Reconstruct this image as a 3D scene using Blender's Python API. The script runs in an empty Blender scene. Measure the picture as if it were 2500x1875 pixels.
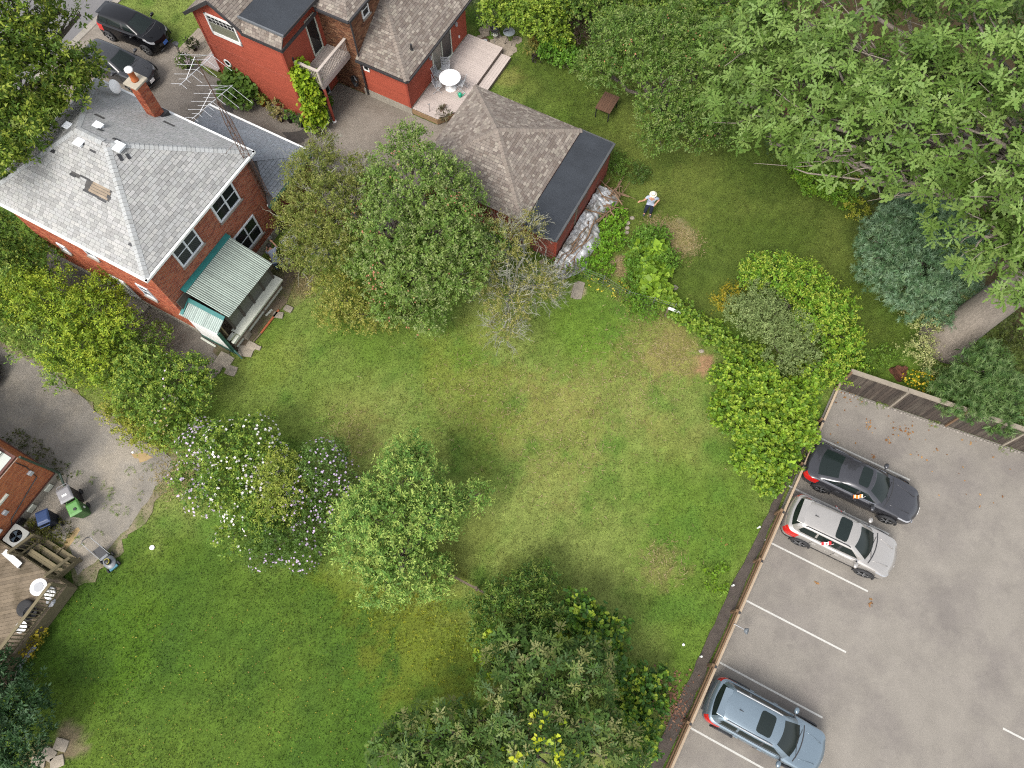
import bpy, math, random
import numpy as np
from mathutils import Vector, Matrix
rng = np.random.default_rng(11); random.seed(11)
sc = bpy.context.scene
R = math.radians
# ------------------------------------------------------------------ camera
CH, CT, CF = 30.0, R(21.8), 1745.0          # height, tilt from straight down, focal length in photo pixels
cam = bpy.data.cameras.new('camera'); camo = bpy.data.objects.new('camera', cam)
sc.collection.objects.link(camo); sc.camera = camo
camo.location = (0, 0, CH); camo.rotation_euler = (CT, 0, 0)
cam.sensor_width = 36; cam.lens = CF/2500*36; cam.clip_end = 600; cam.clip_start = .5
# ------------------------------------------------------------------ sky, sun, exposure
SUN_EL, SUN_DIR = 52.0, (-.62, -.78)         # soft high sun behind thin cloud, from the lower edge of the picture
w = bpy.data.worlds.new('World'); sc.world = w; w.use_nodes = True
nt = w.node_tree; bg = nt.nodes['Background']; sky = nt.nodes.new('ShaderNodeTexSky')
sky.sky_type = 'NISHITA'; sky.sun_disc = False; sky.sun_elevation = R(SUN_EL)
sky.sun_rotation = math.atan2(SUN_DIR[0], SUN_DIR[1]); sky.air_density = 1.0; sky.dust_density = 3.0; sky.ozone_density = .6
sat = nt.nodes.new('ShaderNodeHueSaturation'); sat.inputs['Saturation'].default_value = .3
nt.links.new(sky.outputs[0], sat.inputs['Color']); nt.links.new(sat.outputs[0], bg.inputs[0]); bg.inputs[1].default_value = .145
sl = bpy.data.lights.new('sun', 'SUN'); so = bpy.data.objects.new('sun', sl); sc.collection.objects.link(so)
sl.energy = 1.2; sl.angle = R(22); sl.color = (1, .95, .87)
_d = Vector((SUN_DIR[0], SUN_DIR[1], 0)).normalized()*math.cos(R(SUN_EL)) + Vector((0, 0, math.sin(R(SUN_EL))))
so.rotation_euler = _d.to_track_quat('Z', 'Y').to_euler(); so.location = (-30, -40, 60)
sc.view_settings.view_transform = 'Standard'; sc.view_settings.look = 'None'
sc.view_settings.gamma = 1; sc.view_settings.use_curve_mapping = False; sc.view_settings.exposure = 1.26
sc.cycles.use_denoising = False; sc.cycles.max_bounces = 6; sc.cycles.diffuse_bounces = 2; sc.cycles.filter_width = 1.15; sc.cycles.transparent_max_bounces = 8
# ------------------------------------------------------------------ helpers
def U(px, py, z=0.0):
    "photo pixel -> world point on the level z"
    c, s = math.cos(CT), math.sin(CT)
    a, b = (px-1250)/CF, -(py-937.5)/CF
    d = Vector((a, b*c+s, b*s-c)); t = (z-CH)/d.z
    return Vector((d.x*t, d.y*t, z))
def lin(v): v = v/255; return v/12.92 if v <= .04045 else ((v+.055)/1.055)**2.4
def S(r, g, b, k=.5): return (lin(r)*k, lin(g)*k, lin(b)*k)
COL = sc.collection.objects
def tag(o, label, cat, group=None, kind=None):
    o['label'] = label; o['category'] = cat
    if group: o['group'] = group
    if kind: o['kind'] = kind
    return o
def thing(name, label, cat, loc=(0, 0, 0), rz=0.0, group=None):
    o = bpy.data.objects.new(name, None); COL.link(o); o.location = loc; o.rotation_euler = (0, 0, rz)
    o.empty_display_size = .1
    return tag(o, label, cat, group)
def link(name, me, parent=None, mat=None):
    o = bpy.data.objects.new(name, me); COL.link(o)
    if mat is not None and not me.materials: me.materials.append(mat)
    if parent is not None: o.parent = parent
    return o
def copy_tree(o, parent=None):
    c = o.copy(); COL.link(c); c.parent = parent
    for ch in list(o.children): copy_tree(ch, c)
    return c
class MB:
    "collects faces; build() links them as one mesh object"
    def __init__(s): s.v = []; s.f = []; s.c = []; s.M = None; s.col = (1, 1, 1)
    def add(s, pts, faces, col=None):
        b = len(s.v)
        if s.M is not None: pts = [s.M @ Vector(p) for p in pts]
        s.v += [tuple(p) for p in pts]
        for f in faces: s.f.append(tuple(i+b for i in f)); s.c.append(col or s.col)
        return s
    def poly(s, pts, col=None): return s.add(pts, [tuple(range(len(pts)))], col)
    def box(s, x0, x1, y0, y1, z0, z1, col=None):
        p = [(x0, y0, z0), (x1, y0, z0), (x1, y1, z0), (x0, y1, z0), (x0, y0, z1), (x1, y0, z1), (x1, y1, z1), (x0, y1, z1)]
        return s.add(p, [(3, 2, 1, 0), (4, 5, 6, 7), (0, 1, 5, 4), (1, 2, 6, 5), (2, 3, 7, 6), (3, 0, 4, 7)], col)
    def cbox(s, c, sx, sy, sz, rz=0, col=None):
        m = s.M; T = Matrix.Translation(c) @ Matrix.Rotation(rz, 4, 'Z'); s.M = T if m is None else m @ T
        s.box(-sx/2, sx/2, -sy/2, sy/2, -sz/2, sz/2, col); s.M = m; return s
    def beam(s, p, q, w, h, up=(0, 0, 1), col=None):
        p, q = Vector(p), Vector(q); d = (q-p).normalized(); u = Vector(up)
        if abs(d.dot(u)) > .99: u = Vector((1, 0, 0))
        a = d.cross(u).normalized(); b = a.cross(d).normalized(); pts = []
        for o in (p, q):
            for (i, j) in ((-1, -1), (1, -1), (1, 1), (-1, 1)): pts.append(o+a*(i*w/2)+b*(j*h/2))
        return s.add(pts, [(3, 2, 1, 0), (4, 5, 6, 7), (0, 1, 5, 4), (1, 2, 6, 5), (2, 3, 7, 6), (3, 0, 4, 7)], col)
    def prism(s, poly, z0, z1, col=None):
        n = len(poly); a = 0
        for i in range(n): x0, y0 = poly[i][:2]; x1, y1 = poly[(i+1) % n][:2]; a += x0*y1-x1*y0
        if a < 0: poly = poly[::-1]
        pts = [(p[0], p[1], z0) for p in poly]+[(p[0], p[1], z1) for p in poly]
        return s.add(pts, [tuple(range(n-1, -1, -1)), tuple(range(n, 2*n))]+[(i, (i+1) % n, n+(i+1) % n, n+i) for i in range(n)], col)
    def slab(s, pts, t, col=None):
        "planar polygon with a thickness t below it"
        pts = [Vector(p) for p in pts]; nrm = (pts[1]-pts[0]).cross(pts[2]-pts[0]).normalized(); n = len(pts)
        lo = [p-nrm*t for p in pts]
        return s.add(pts+lo, [tuple(range(n)), tuple(range(2*n-1, n-1, -1))]+[(n+i, n+(i+1) % n, (i+1) % n, i) for i in range(n)], col)
    def tube(s, pts, r, n=6, col=None, cap=True):
        pts = [Vector(p) for p in pts]; rr = r if hasattr(r, '__len__') else [r]*len(pts); V = []; m = len(pts); F = []
        u = None
        for i, p in enumerate(pts):
            d = (pts[min(i+1, m-1)]-pts[max(i-1, 0)]).normalized()
            if u is None: u = d.orthogonal().normalized()
            u = (u-d*u.dot(d)); u = u.normalized() if u.length > 1e-6 else d.orthogonal().normalized()
            v = d.cross(u)
            for k in range(n): a = 2*math.pi*k/n; V.append(p+(u*math.cos(a)+v*math.sin(a))*rr[i])
        for i in range(m-1):
            for k in range(n): a = i*n+k; b = i*n+(k+1) % n; F.append((a, b, b+n, a+n))
        if cap: F.append(tuple(range(n-1, -1, -1))); F.append(tuple((m-1)*n+k for k in range(n)))
        return s.add(V, F, col)
    def lathe(s, prof, c=(0, 0, 0), n=20, col=None, axis='Z'):
        V = []; F = []; m = len(prof)
        for (r, z) in prof:
            for k in range(n):
                a = 2*math.pi*k/n; p = (r*math.cos(a), r*math.sin(a), z)
                if axis == 'Y': p = (p[0], p[2], p[1])
                if axis == 'X': p = (p[2], p[0], p[1])
                V.append((c[0]+p[0], c[1]+p[1], c[2]+p[2]))
        for i in range(m-1):
            for k in range(n):
                a = i*n+k; b = i*n+(k+1) % n; q = (a, b, b+n, a+n)
                F.append(q if axis != 'Y' else q[::-1])
        F.append(tuple(range(n))[::-1]); F.append(tuple((m-1)*n+k for k in range(n)))
        return s.add(V, F, col)
    def mesh(s, name, smooth=False):
        me = bpy.data.meshes.new(name); me.from_pydata(s.v, [], s.f)
        at = me.attributes.new('Col', 'FLOAT_COLOR', 'FACE')
        at.data.foreach_set('color', np.array([(c[0], c[1], c[2], 1) for c in s.c], 'f').ravel() if s.c else [])
        if smooth: me.polygons.foreach_set('use_smooth', [True]*len(me.polygons))
        me.update(); return me
    def build(s, name, mat, parent=None, smooth=False, bevel=0, sub=0):
        o = link(name, s.mesh(name, smooth), parent, mat)
        if bevel: m = o.modifiers.new('b', 'BEVEL'); m.width = bevel; m.segments = 2; m.limit_method = 'ANGLE'
        if sub: m = o.modifiers.new('s', 'SUBSURF'); m.levels = sub; m.render_levels = sub
        return o
def box(name, mat, parent, *b, bevel=0): return MB().box(*b).build(name, mat, parent, bevel=bevel)
def cylp(p, q, r, n=10): return MB().tube([p, q], r, n)
# ------------------------------------------------------------------ materials
MATS = {}
def mat(name, c, rough=.8, n1=None, n2=None, bump=0, bs=60, metal=0, spec=.5, attr=False, stretch=None, c2=None, s2=.6, coat=0, trans=0, alpha=1, streak=None, obj_rand=0):
    "n1/n2: (scale, amount) of two noises that vary the colour; c2: second colour mixed in blotches of scale s2"
    if name in MATS: return MATS[name]
    m = bpy.data.materials.new(name); m.use_nodes = True; T = m.node_tree; N = T.nodes; L = T.links
    b = N['Principled BSDF']; tc = N.new('ShaderNodeTexCoord'); src = tc.outputs['Object']
    if stretch:
        mp = N.new('ShaderNodeMapping'); mp.inputs['Scale'].default_value = stretch; L.new(src, mp.inputs[0]); src = mp.outputs[0]
    col = N.new('ShaderNodeRGB'); col.outputs[0].default_value = (*c, 1); cur = col.outputs[0]
    def noise(scale, detail=4, rough_=.6):
        n = N.new('ShaderNodeTexNoise'); n.inputs['Scale'].default_value = scale; n.inputs['Detail'].default_value = detail
        n.inputs['Roughness'].default_value = rough_; L.new(src, n.inputs['Vector']); return n.outputs['Fac']
    def mul(cur, fac, amt):
        mr = N.new('ShaderNodeMapRange'); mr.inputs['From Min'].default_value = .25; mr.inputs['From Max'].default_value = .75
        mr.inputs['To Min'].default_value = 1-amt; mr.inputs['To Max'].default_value = 1+amt; L.new(fac, mr.inputs['Value'])
        mx = N.new('ShaderNodeVectorMath'); mx.operation = 'SCALE'; L.new(cur, mx.inputs[0]); L.new(mr.outputs[0], mx.inputs['Scale']); return mx.outputs[0]
    if attr:
        at = N.new('ShaderNodeAttribute'); at.attribute_name = 'Col'
        mx = N.new('ShaderNodeVectorMath'); mx.operation = 'MULTIPLY'; L.new(cur, mx.inputs[0]); L.new(at.outputs['Color'], mx.inputs[1]); cur = mx.outputs[0]
    if c2:
        f = noise(s2, 6, .65); mr = N.new('ShaderNodeMapRange'); mr.inputs['From Min'].default_value = .47; mr.inputs['From Max'].default_value = .62
        L.new(f, mr.inputs['Value']); mx = N.new('ShaderNodeMix'); mx.data_type = 'RGBA'; L.new(mr.outputs[0], mx.inputs[0]); L.new(cur, mx.inputs[6])
        mx.inputs[7].default_value = (*c2, 1); cur = mx.outputs[2]
    if n1: cur = mul(cur, noise(*n1[:1]), n1[1])
    if n2: cur = mul(cur, noise(*n2[:1]), n2[1])
    if obj_rand:
        oi = N.new('ShaderNodeObjectInfo'); mr = N.new('ShaderNodeMapRange'); mr.inputs['To Min'].default_value = 1-obj_rand; mr.inputs['To Max'].default_value = 1+obj_rand
        L.new(oi.outputs['Random'], mr.inputs['Value']); mx = N.new('ShaderNodeVectorMath'); mx.operation = 'SCALE'; L.new(cur, mx.inputs[0]); L.new(mr.outputs[0], mx.inputs['Scale']); cur = mx.outputs[0]
    L.new(cur, b.inputs['Base Color']); b.inputs['Roughness'].default_value = rough; b.inputs['Metallic'].default_value = metal
    b.inputs['Specular IOR Level'].default_value = spec
    if coat: b.inputs['Coat Weight'].default_value = coat; b.inputs['Coat Roughness'].default_value = .03
    if trans:
        tr = N.new('ShaderNodeBsdfTranslucent'); L.new(cur, tr.inputs['Color']); mx = N.new('ShaderNodeMixShader'); mx.inputs[0].default_value = trans
        L.new(b.outputs[0], mx.inputs[1]); L.new(tr.outputs[0], mx.inputs[2]); L.new(mx.outputs[0], N['Material Output'].inputs[0])
    if alpha < 1: b.inputs['Alpha'].default_value = alpha
    if bump:
        bp = N.new('ShaderNodeBump'); bp.inputs['Strength'].default_value = bump; bp.inputs['Distance'].default_value = .02; L.new(noise(bs, 5), bp.inputs['Height']); L.new(bp.outputs[0], b.inputs['Normal'])
    MATS[name] = m; return m
M_white = mat('white_paint', (.72, .72, .70), .5, (3, .06), (25, .04))
M_grey = mat('grey_paint', (.35, .36, .37), .5, (3, .08))
M_black = mat('black_plastic', (.018, .018, .02), .45, (8, .2))
M_dark = mat('dark_void', (.012, .012, .012), .9)
M_glass = mat('window_glass', (.012, .014, .016), .08, spec=.35)
M_steel = mat('galvanised_steel', (.5, .5, .5), .4, (6, .15), metal=.7)
M_conc = mat('concrete', S(178, 170, 158), .95, (2.5, .16), (40, .12), bump=.3)
M_leaf = mat('leaf', (1, 1, 1), .5, attr=True, trans=.2, spec=.2)
M_flower = mat('petal', (1, 1, 1), .6, attr=True, trans=.3)
M_bark = mat('bark', S(126, 116, 104), .95, (5, .25), (40, .25), bump=.8, bs=30, stretch=(1, 1, .25))
M_barkpale = mat('lichen_bark', S(178, 178, 160), .95, (9, .25), (40, .2), bump=.5)
M_soil = mat('soil', S(120, 98, 76), .98, (2, .2), (30, .25), bump=.6, bs=25)
M_wood = mat('weathered_wood', S(140, 124, 104), .9, (3, .15), (40, .15), bump=.3, bs=30, stretch=(1, 1, 1), obj_rand=.16)
# ------------------------------------------------------------------ tiles, shingles, bricks: pieces on a plane
def clip(poly, clipper):
    out = poly
    n = len(clipper)
    for i in range(n):
        ax, ay = clipper[i]; bx, by = clipper[(i+1) % n]; inp = out; out = []
        if not inp: return []
        for j in range(len(inp)):
            p = inp[j]; q = inp[(j+1) % len(inp)]
            sp = (bx-ax)*(p[1]-ay)-(by-ay)*(p[0]-ax); sq = (bx-ax)*(q[1]-ay)-(by-ay)*(q[0]-ax)
            if sp >= 0: out.append(p)
            if (sp >= 0) != (sq >= 0):
                t = sp/(sp-sq); out.append((p[0]+(q[0]-p[0])*t, p[1]+(q[1]-p[1])*t))
    return out
def area2(p): return abs(sum(p[i][0]*p[(i+1) % len(p)][1]-p[(i+1) % len(p)][0]*p[i][1] for i in range(len(p))))/2
BUDGET = {}
def field(parent, name, mt, o, ex, ey, poly, course, lens, gap, thick, cols, holes=(), shingle=False, budget=300, rnd=None, colfn=None, lift=0.0):
    "rows of pieces over a convex polygon given in plane coordinates (s along ex, t along ey)"
    r = rnd or random.Random(hash(name+str(round(o[0], 2))) % 99991)
    o, ex, ey = Vector(o), Vector(ex).normalized(), Vector(ey).normalized(); nn = ex.cross(ey)
    a = sum(poly[i][0]*poly[(i+1) % len(poly)][1]-poly[(i+1) % len(poly)][0]*poly[i][1] for i in range(len(poly)))
    if a < 0: poly = poly[::-1]
    s0 = min(p[0] for p in poly); s1 = max(p[0] for p in poly); t0 = min(p[1] for p in poly); t1 = max(p[1] for p in poly)
    stuff = MB(); key = (parent.name, name); left = BUDGET.setdefault(key, budget); cache = {}; full = []
    j = 0; t = t0
    while t < t1-1e-4:
        x = s0-r.random()*max(lens); odd = j % 2
        if len(lens) == 1: x = s0-lens[0]*(.5 if odd else 1)
        while x < s1:
            ln = r.choice(lens); segs = [(x, x+ln)]
            for (h0, h1, g0, g1) in holes:
                if t+course*.5 > g0 and t+course*.5 < g1:
                    ns = []
                    for (p, q) in segs:
                        if q <= h0 or p >= h1: ns.append((p, q))
                        else:
                            if p < h0: ns.append((p, h0))
                            if q > h1: ns.append((h1, q))
                    segs = ns
            for (p, q) in segs:
                if q-p < gap*2: continue
                rect = [(p+gap/2, t+gap/2), (q-gap/2, t+gap/2), (q-gap/2, t+course-gap/2), (p+gap/2, t+course-gap/2)]
                cp = clip(rect, poly)
                if len(cp) < 3 or area2(cp) < 2e-4: continue
                ci = r.randrange(len(cols))
                if colfn:
                    k = colfn((p+q)/2, t)
                    if k is not None: ci = k
                whole = abs(area2(cp)-area2(rect)) < 1e-7 and abs(q-p-ln) < 1e-6
                full.append((whole, ln, ci, cp, rect[0], t))
            x += ln
        t += course; j += 1
    wholes = [i for i, f in enumerate(full) if f[0]]
    r2 = random.Random(5); r2.shuffle(wholes); singles = set(wholes[:left]); BUDGET[key] = left-len(singles)
    def top(pt, tt):
        h = thick*(1-.75*(pt[1]-tt)/course) if shingle else thick
        return h+lift
    for i, (wh, ln, ci, cp, org, tt) in enumerate(full):
        if i in singles:
            k = (ln, ci)
            if k not in cache:
                m = MB(); wd = ln-gap; ht = course-gap; q = [(0, 0), (wd, 0), (wd, ht), (0, ht)]
                n = 4; V = [(u_, v_, top((u_, v_), 0)) for u_, v_ in q]+[(u_, v_, lift) for u_, v_ in q]
                m.add(V, [(0, 1, 2, 3)]+[(n+e, n+(e+1) % n, (e+1) % n, e) for e in range(n)], cols[ci]); cache[k] = m.mesh(name)
            ob = link(name, cache[k], parent, mt); ps = o+ex*org[0]+ey*org[1]
            ob.matrix_local = Matrix(((ex.x, ey.x, nn.x, ps.x), (ex.y, ey.y, nn.y, ps.y), (ex.z, ey.z, nn.z, ps.z), (0, 0, 0, 1)))
        else:
            n = len(cp)
            V = [o+ex*p[0]+ey*p[1]+nn*top(p, tt) for p in cp]+[o+ex*p[0]+ey*p[1]+nn*lift for p in cp]
            stuff.add(V, [tuple(range(n))]+[(n+e, n+(e+1) % n, (e+1) % n, e) for e in range(n)], cols[ci])
    if stuff.f:
        so_ = stuff.build(name+'_courses', mt, parent); so_['kind'] = 'stuff'
def roof_plane(parent, name, deckmat, mt, pts, eave, course, lens, cols, thick=.012, holes=(), budget=300, under=.1, colfn=None, gap=.011):
    "a roof slab and its shingles; pts counter-clockwise seen from above, eave = the two lower corners"
    P = [Vector(p) for p in pts]; a, b = Vector(eave[0]), Vector(eave[1]); ex = (b-a).normalized()
    nn = (P[1]-P[0]).cross(P[2]-P[0]).normalized()
    if nn.z < 0: P = P[::-1]; nn = -nn
    ey = nn.cross(ex)
    if ey.z < 0: ex = -ex; a, b = b, a; ey = nn.cross(ex)
    MB().slab(P, under).build(name, deckmat, parent)
    poly = [((p-a).dot(ex), (p-a).dot(ey)) for p in P]
    field(parent, 'shingle', mt, a, ex, ey, poly, course, lens, gap, thick, cols, holes=holes, shingle=True, budget=budget, colfn=colfn)
    return a, ex, ey, nn
class Wall:
    "a vertical wall plane: s along the wall, d outwards, z up"
    def __init__(s, o, ex): s.o = Vector(o); s.ex = Vector(ex).normalized(); s.up = Vector((0, 0, 1)); s.n = s.ex.cross(s.up); s.M = Matrix(((s.ex.x, s.n.x, 0, s.o.x), (s.ex.y, s.n.y, 0, s.o.y), (0, 0, 1, s.o.z), (0, 0, 0, 1)))
    def mb(s): m = MB(); m.M = s.M; return m
    def box(s, name, mt, parent, s0, s1, d0, d1, z0, z1, bevel=0):
        m = s.mb(); m.box(s0, s1, d0, d1, z0, z1); return m.build(name, mt, parent, bevel=bevel)
def window(wl, parent, s0, s1, z0, z1, panes=2, hung=True, fw=.07, sill=True, mt=None, dep=.05, name='window', bars=None):
    mt = mt or M_white
    m = wl.mb()
    m.box(s0, s1, -.02, dep, z0, z0+fw); m.box(s0, s1, -.02, dep, z1-fw, z1); m.box(s0, s0+fw, -.02, dep, z0+fw, z1-fw); m.box(s1-fw, s1, -.02, dep, z0+fw, z1-fw)
    wd = (s1-s0-fw)/panes
    for i in range(1, panes): m.box(s0+wd*i, s0+wd*i+fw, -.02, dep-.004, z0+fw, z1-fw)
    fr = m.build(name, mt, parent)
    for i in range(panes):
        a, b = s0+fw+wd*i, s0+wd*(i+1)
        wl.box('pane', M_glass, fr, a, b, .002, .014, z0+fw, z1-fw)
        if hung: wl.box('meeting_rail', mt, fr, a, b, .0145, .03, (z0+z1)/2-.02, (z0+z1)/2+.02)
    if sill: wl.box('sill', M_conc, fr, s0-.06, s1+.06, dep+.001, dep+.06, z0-.07, z0-.001)
    return fr
def siding(wl, parent, s0, s1, z0, z1, mt, course=.135, holes=(), topfn=None, name='siding_board'):
    "clapboards, each board its own part"
    z = z0
    while z < z1-.01:
        zz = min(z+course, z1); segs = [(s0, s1)]
        if topfn: segs = topfn(z, zz)
        for (h0, h1, g0, g1) in holes:
            if zz > g0+.02 and z < g1-.02:
                ns = []
                for (p, q) in segs:
                    if q <= h0 or p >= h1: ns.append((p, q))
                    else:
                        if p < h0: ns.append((p, h0))
                        if q > h1: ns.append((h1, q))
                segs = ns
        for (p, q) in segs:
            if q-p < .03: continue
            m = wl.mb(); m.add([(p, 0, z), (q, 0, z), (q, .028, z), (p, .028, z), (p, 0, zz), (q, 0, zz), (q, .008, zz), (p, .008, zz)],
                               [(0, 1, 2, 3), (7, 6, 5, 4), (3, 2, 6, 7), (0, 3, 7, 4), (2, 1, 5, 6)])
            m.build(name, mt, parent)
        z = zz
# ------------------------------------------------------------------ ground, lawns, paving
_lat = np.random.default_rng(3).random((256, 256))
def vnoise(x, y, f, o=0):
    x = np.asarray(x)*f+37.3*o; y = np.asarray(y)*f+91.7*o; xi = np.floor(x).astype(int); yi = np.floor(y).astype(int); fx = x-xi; fy = y-yi
    fx = fx*fx*(3-2*fx); fy = fy*fy*(3-2*fy); L = _lat
    a = L[xi % 256, yi % 256]; b = L[(xi+1) % 256, yi % 256]; c = L[xi % 256, (yi+1) % 256]; d = L[(xi+1) % 256, (yi+1) % 256]
    return (a*(1-fx)+b*fx)*(1-fy)+(c*(1-fx)+d*fx)*fy
def fbm(x, y, f, n=4, o=0): return sum(vnoise(x, y, f*2**i, o+i)*.5**i for i in range(n))/sum(.5**i for i in range(n))
def inpoly(x, y, poly):
    r = np.zeros(np.shape(x), bool); n = len(poly)
    for i in range(n):
        (x0, y0), (x1, y1) = poly[i][:2], poly[(i+1) % n][:2]
        if y0 == y1: continue
        r ^= ((y0 > y) != (y1 > y)) & (x < (x1-x0)*(y-y0)/(y1-y0)+x0)
    return r
def W2(*px): return [tuple(U(*p)[:2]) for p in px]
class Frame:
    def __init__(s, o, a): s.o = Vector((o[0], o[1], 0)); s.a = R(a); s.e1 = Vector((math.cos(s.a), math.sin(s.a), 0)); s.e2 = Vector((-math.sin(s.a), math.cos(s.a), 0))
    def w(s, u, v, z=0): return s.o+s.e1*u+s.e2*v+Vector((0, 0, z))
    def l(s, p): d = Vector(p)-s.o; return Vector((d.dot(s.e1), d.dot(s.e2), d.z))
    def px(s, px, py, z=0): return s.l(U(px, py, z))
    def W(s, pts): return [tuple(s.w(*p)[:2]) for p in pts]
GH = Frame((-16.48, 19.39), -28.3)     # grey-roofed house, centre
RH = Frame((-10.86, 27.1), -28.3)      # red house, corner of the wing
GA = Frame((2.0, 18.4), -28.3)         # garage, corner
LOT = Frame((14.54, 11.81), -27.9)     # parking bays
RAIL = Frame((14.54, 11.81), -30.0)    # guard rail and the lot's edge
BH = Frame((-18.6, 7.3), -29.0)        # brick house by the lower driveway, corner
POLY = dict(
    lot=RAIL.W([(0, .0), (40, 6.1), (40, -40), (-.1, -40)]),
    upper_drive=RH.W([(-14.4, -5.2), (-14.4, .9), (-9.5, .9), (-6.5, .05), (.05, .05), (.05, 2.9), (6.2, 2.95), (7.0, 3.9), (8.3, 3.9), (8.3, -4.6), (0, -4.45)]),
    street=RH.W([(-40, -40), (-14.75, -40), (-14.75, 40), (-40, 40)]),
    lower_drive=W2((-260, 790), (0, 850), (120, 900), (270, 1030), (395, 1095), (428, 1130), (398, 1175), (362, 1225), (315, 1290), (232, 1372), (195, 1398), (165, 1330), (110, 1290), (-60, 1180), (-260, 1050)),
    side_path=W2((120, 600), (500, 815), (562, 868), (520, 930), (430, 905), (300, 800), (110, 690)),
)
def rough(poly, step=.3, amp=.12):
    out = []
    for i in range(len(poly)):
        a, b = Vector(poly[i]), Vector(poly[(i+1) % len(poly)]); k = max(1, int((b-a).length/step))
        for j in range(k): q = a.lerp(b, j/k); out.append((q.x+amp*2*(float(fbm(q.x, q.y, 1.6, 3, 21))-.5)+amp*.5*random.uniform(-1, 1), q.y+amp*2*(float(fbm(q.x, q.y, 1.6, 3, 33))-.5)+amp*.5*random.uniform(-1, 1)))
    return out
POLY['lower_drive'] = rough(POLY['lower_drive']); POLY['side_path'] = rough(POLY['side_path'], .4, .08)
NEIGH = W2((-100, 1875), (-100, 1400), (190, 1400), (300, 1310), (395, 1180), (520, 1290), (800, 1390), (980, 1460), (1200, 1480), (1250, 1700), (1150, 2100), (-100, 2100))
NELAWN = W2((1180, 150), (1350, 100), (2100, 300), (2250, 900), (2030, 900), (1800, 800), (1660, 760), (1560, 680), (1400, 620), (1300, 560), (1420, 330))
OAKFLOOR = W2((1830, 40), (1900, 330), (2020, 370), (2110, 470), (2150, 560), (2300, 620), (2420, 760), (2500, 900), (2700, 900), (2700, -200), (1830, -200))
DRY = [  # dry or worn patches: centre pixel, radius in metres, strength, colour
    ((1590, 840), 1.9, .36, (168, 152, 92)), ((1640, 870), 1.2, .42, (176, 152, 100)), ((1500, 960), 2.0, .25, (165, 150, 90)), ((1180, 950), 2.2, .3, (158, 152, 84)), ((1350, 1070), 2.6, .34, (160, 150, 84)), ((1650, 1060), 1.3, .2, (165, 150, 85)),
    ((1620, 1370), 1.0, .5, (168, 150, 100)), ((860, 1060), 1.3, .4, (152, 140, 84)), ((1410, 710), .38, 1, (186, 168, 140)), ((1720, 890), .42, 1, (186, 150, 112)), ((1520, 725), .4, .8, (176, 150, 116)),
    ((740, 690), .6, .75, (162, 142, 112)), ((700, 730), .7, .55, (150, 136, 100)), ((1665, 590), .8, .8, (184, 168, 132)), ((1600, 562), .6, .7, (180, 162, 126)), ((1640, 565), .5, .6, (180, 162, 126)), ((1520, 650), .6, .95, (170, 146, 118)), ((1820, 960), .5, .3, (170, 150, 100)),
    ((450, 915), .6, .6, (165, 150, 110)), ((1330, 1000), 1.2, .25, (165, 158, 90)), ((430, 1150), 1.0, .6, (160, 146, 112)), ((160, 1800), .6, .9, (150, 134, 108)), ((110, 1850), .8, .9, (150, 130, 106)), ((190, 1820), .4, .8, (150, 134, 108)), ((1230, 430), .6, .3, (170, 150, 100)), ((1240, 190), .8, .4, (165, 150, 90)),
]
YEL = [((1060, 1560), 2.9, .6, (132, 140, 52)), ((950, 1500), 2.0, .4, (126, 134, 50)), ((860, 1400), 1.4, .4, (136, 142, 46)), ((1130, 870), 2.0, .45, (132, 150, 52)), ((640, 830), 1.8, .35, (140, 152, 60)), ((1450, 800), 1.8, .3, (118, 150, 50)), ((300, 1560), 2.0, .3, (96, 132, 22)), ((1150, 1330), 1.5, .35, (112, 116, 50)), ((850, 1000), 1.5, .3, (120, 128, 52)), ((1480, 1700), 1.2, .4, (120, 112, 60)), ((1130, 980), 3, .3, (134, 150, 60))]
LK = 1.16
def lawn_col(x, y):
    x = np.asarray(x, float); y = np.asarray(y, float)
    n0 = fbm(x, y, .22, 4, 1); n1 = fbm(x, y, .9, 4, 7); n2 = fbm(x, y, 4., 3, 13)
    def mixc(a, b, t): return a*(1-t[..., None])+b*t[..., None]
    def c(*v): return np.array([lin(k) for k in v])
    yard = mixc(c(110, 137, 54)[None], c(140, 154, 80)[None], np.clip((n0-.36)*3.2, 0, 1))
    yard = mixc(yard, c(98, 132, 52)[None], np.clip((n1-.5)*4, 0, 1)*.8)
    neigh = mixc(c(82, 113, 40)[None], c(102, 127, 48)[None], np.clip((n0-.34)*3, 0, 1)); neigh = mixc(neigh, c(76, 105, 42)[None], np.clip((n1-.5)*3, 0, 1)*.6)
    ne = mixc(c(92, 111, 44)[None], c(116, 128, 60)[None], np.clip((n0-.36)*3, 0, 1)); ne = mixc(ne, c(86, 106, 44)[None], np.clip((n1-.48)*3, 0, 1)*.7)
    def soft(poly):
        q = 0
        for (a, b) in ((0, 0), (.5, .3), (-.4, .5), (.2, -.6), (-.6, -.2), (.9, .1), (-.1, .95), (-.9, .4)): q = q+inpoly(x+a+(n1-.5)*3, y+b+(n0-.5)*4, poly)
        return q/8
    r = mixc(yard, neigh, soft(NEIGH)); r = mixc(r, ne, soft(NELAWN))
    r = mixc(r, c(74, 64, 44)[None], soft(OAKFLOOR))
    for lst in (YEL, DRY):
        for (p, rad, st, cc) in lst:
            q = U(*p); d = np.hypot(x-q.x, y-q.y)/rad+(n1-.5)*1.5+(n2-.5)*1.3; t = np.clip((1.05-d)*2.2, 0, 1)*(st if rad < .7 else st*.8)
            r = mixc(r, c(*cc)[None], t)
    n3 = vnoise(x, y, 11., 5); r = r*(0.6+.5*n2+.3*n3)[..., None]
    return r*.5*LK
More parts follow.
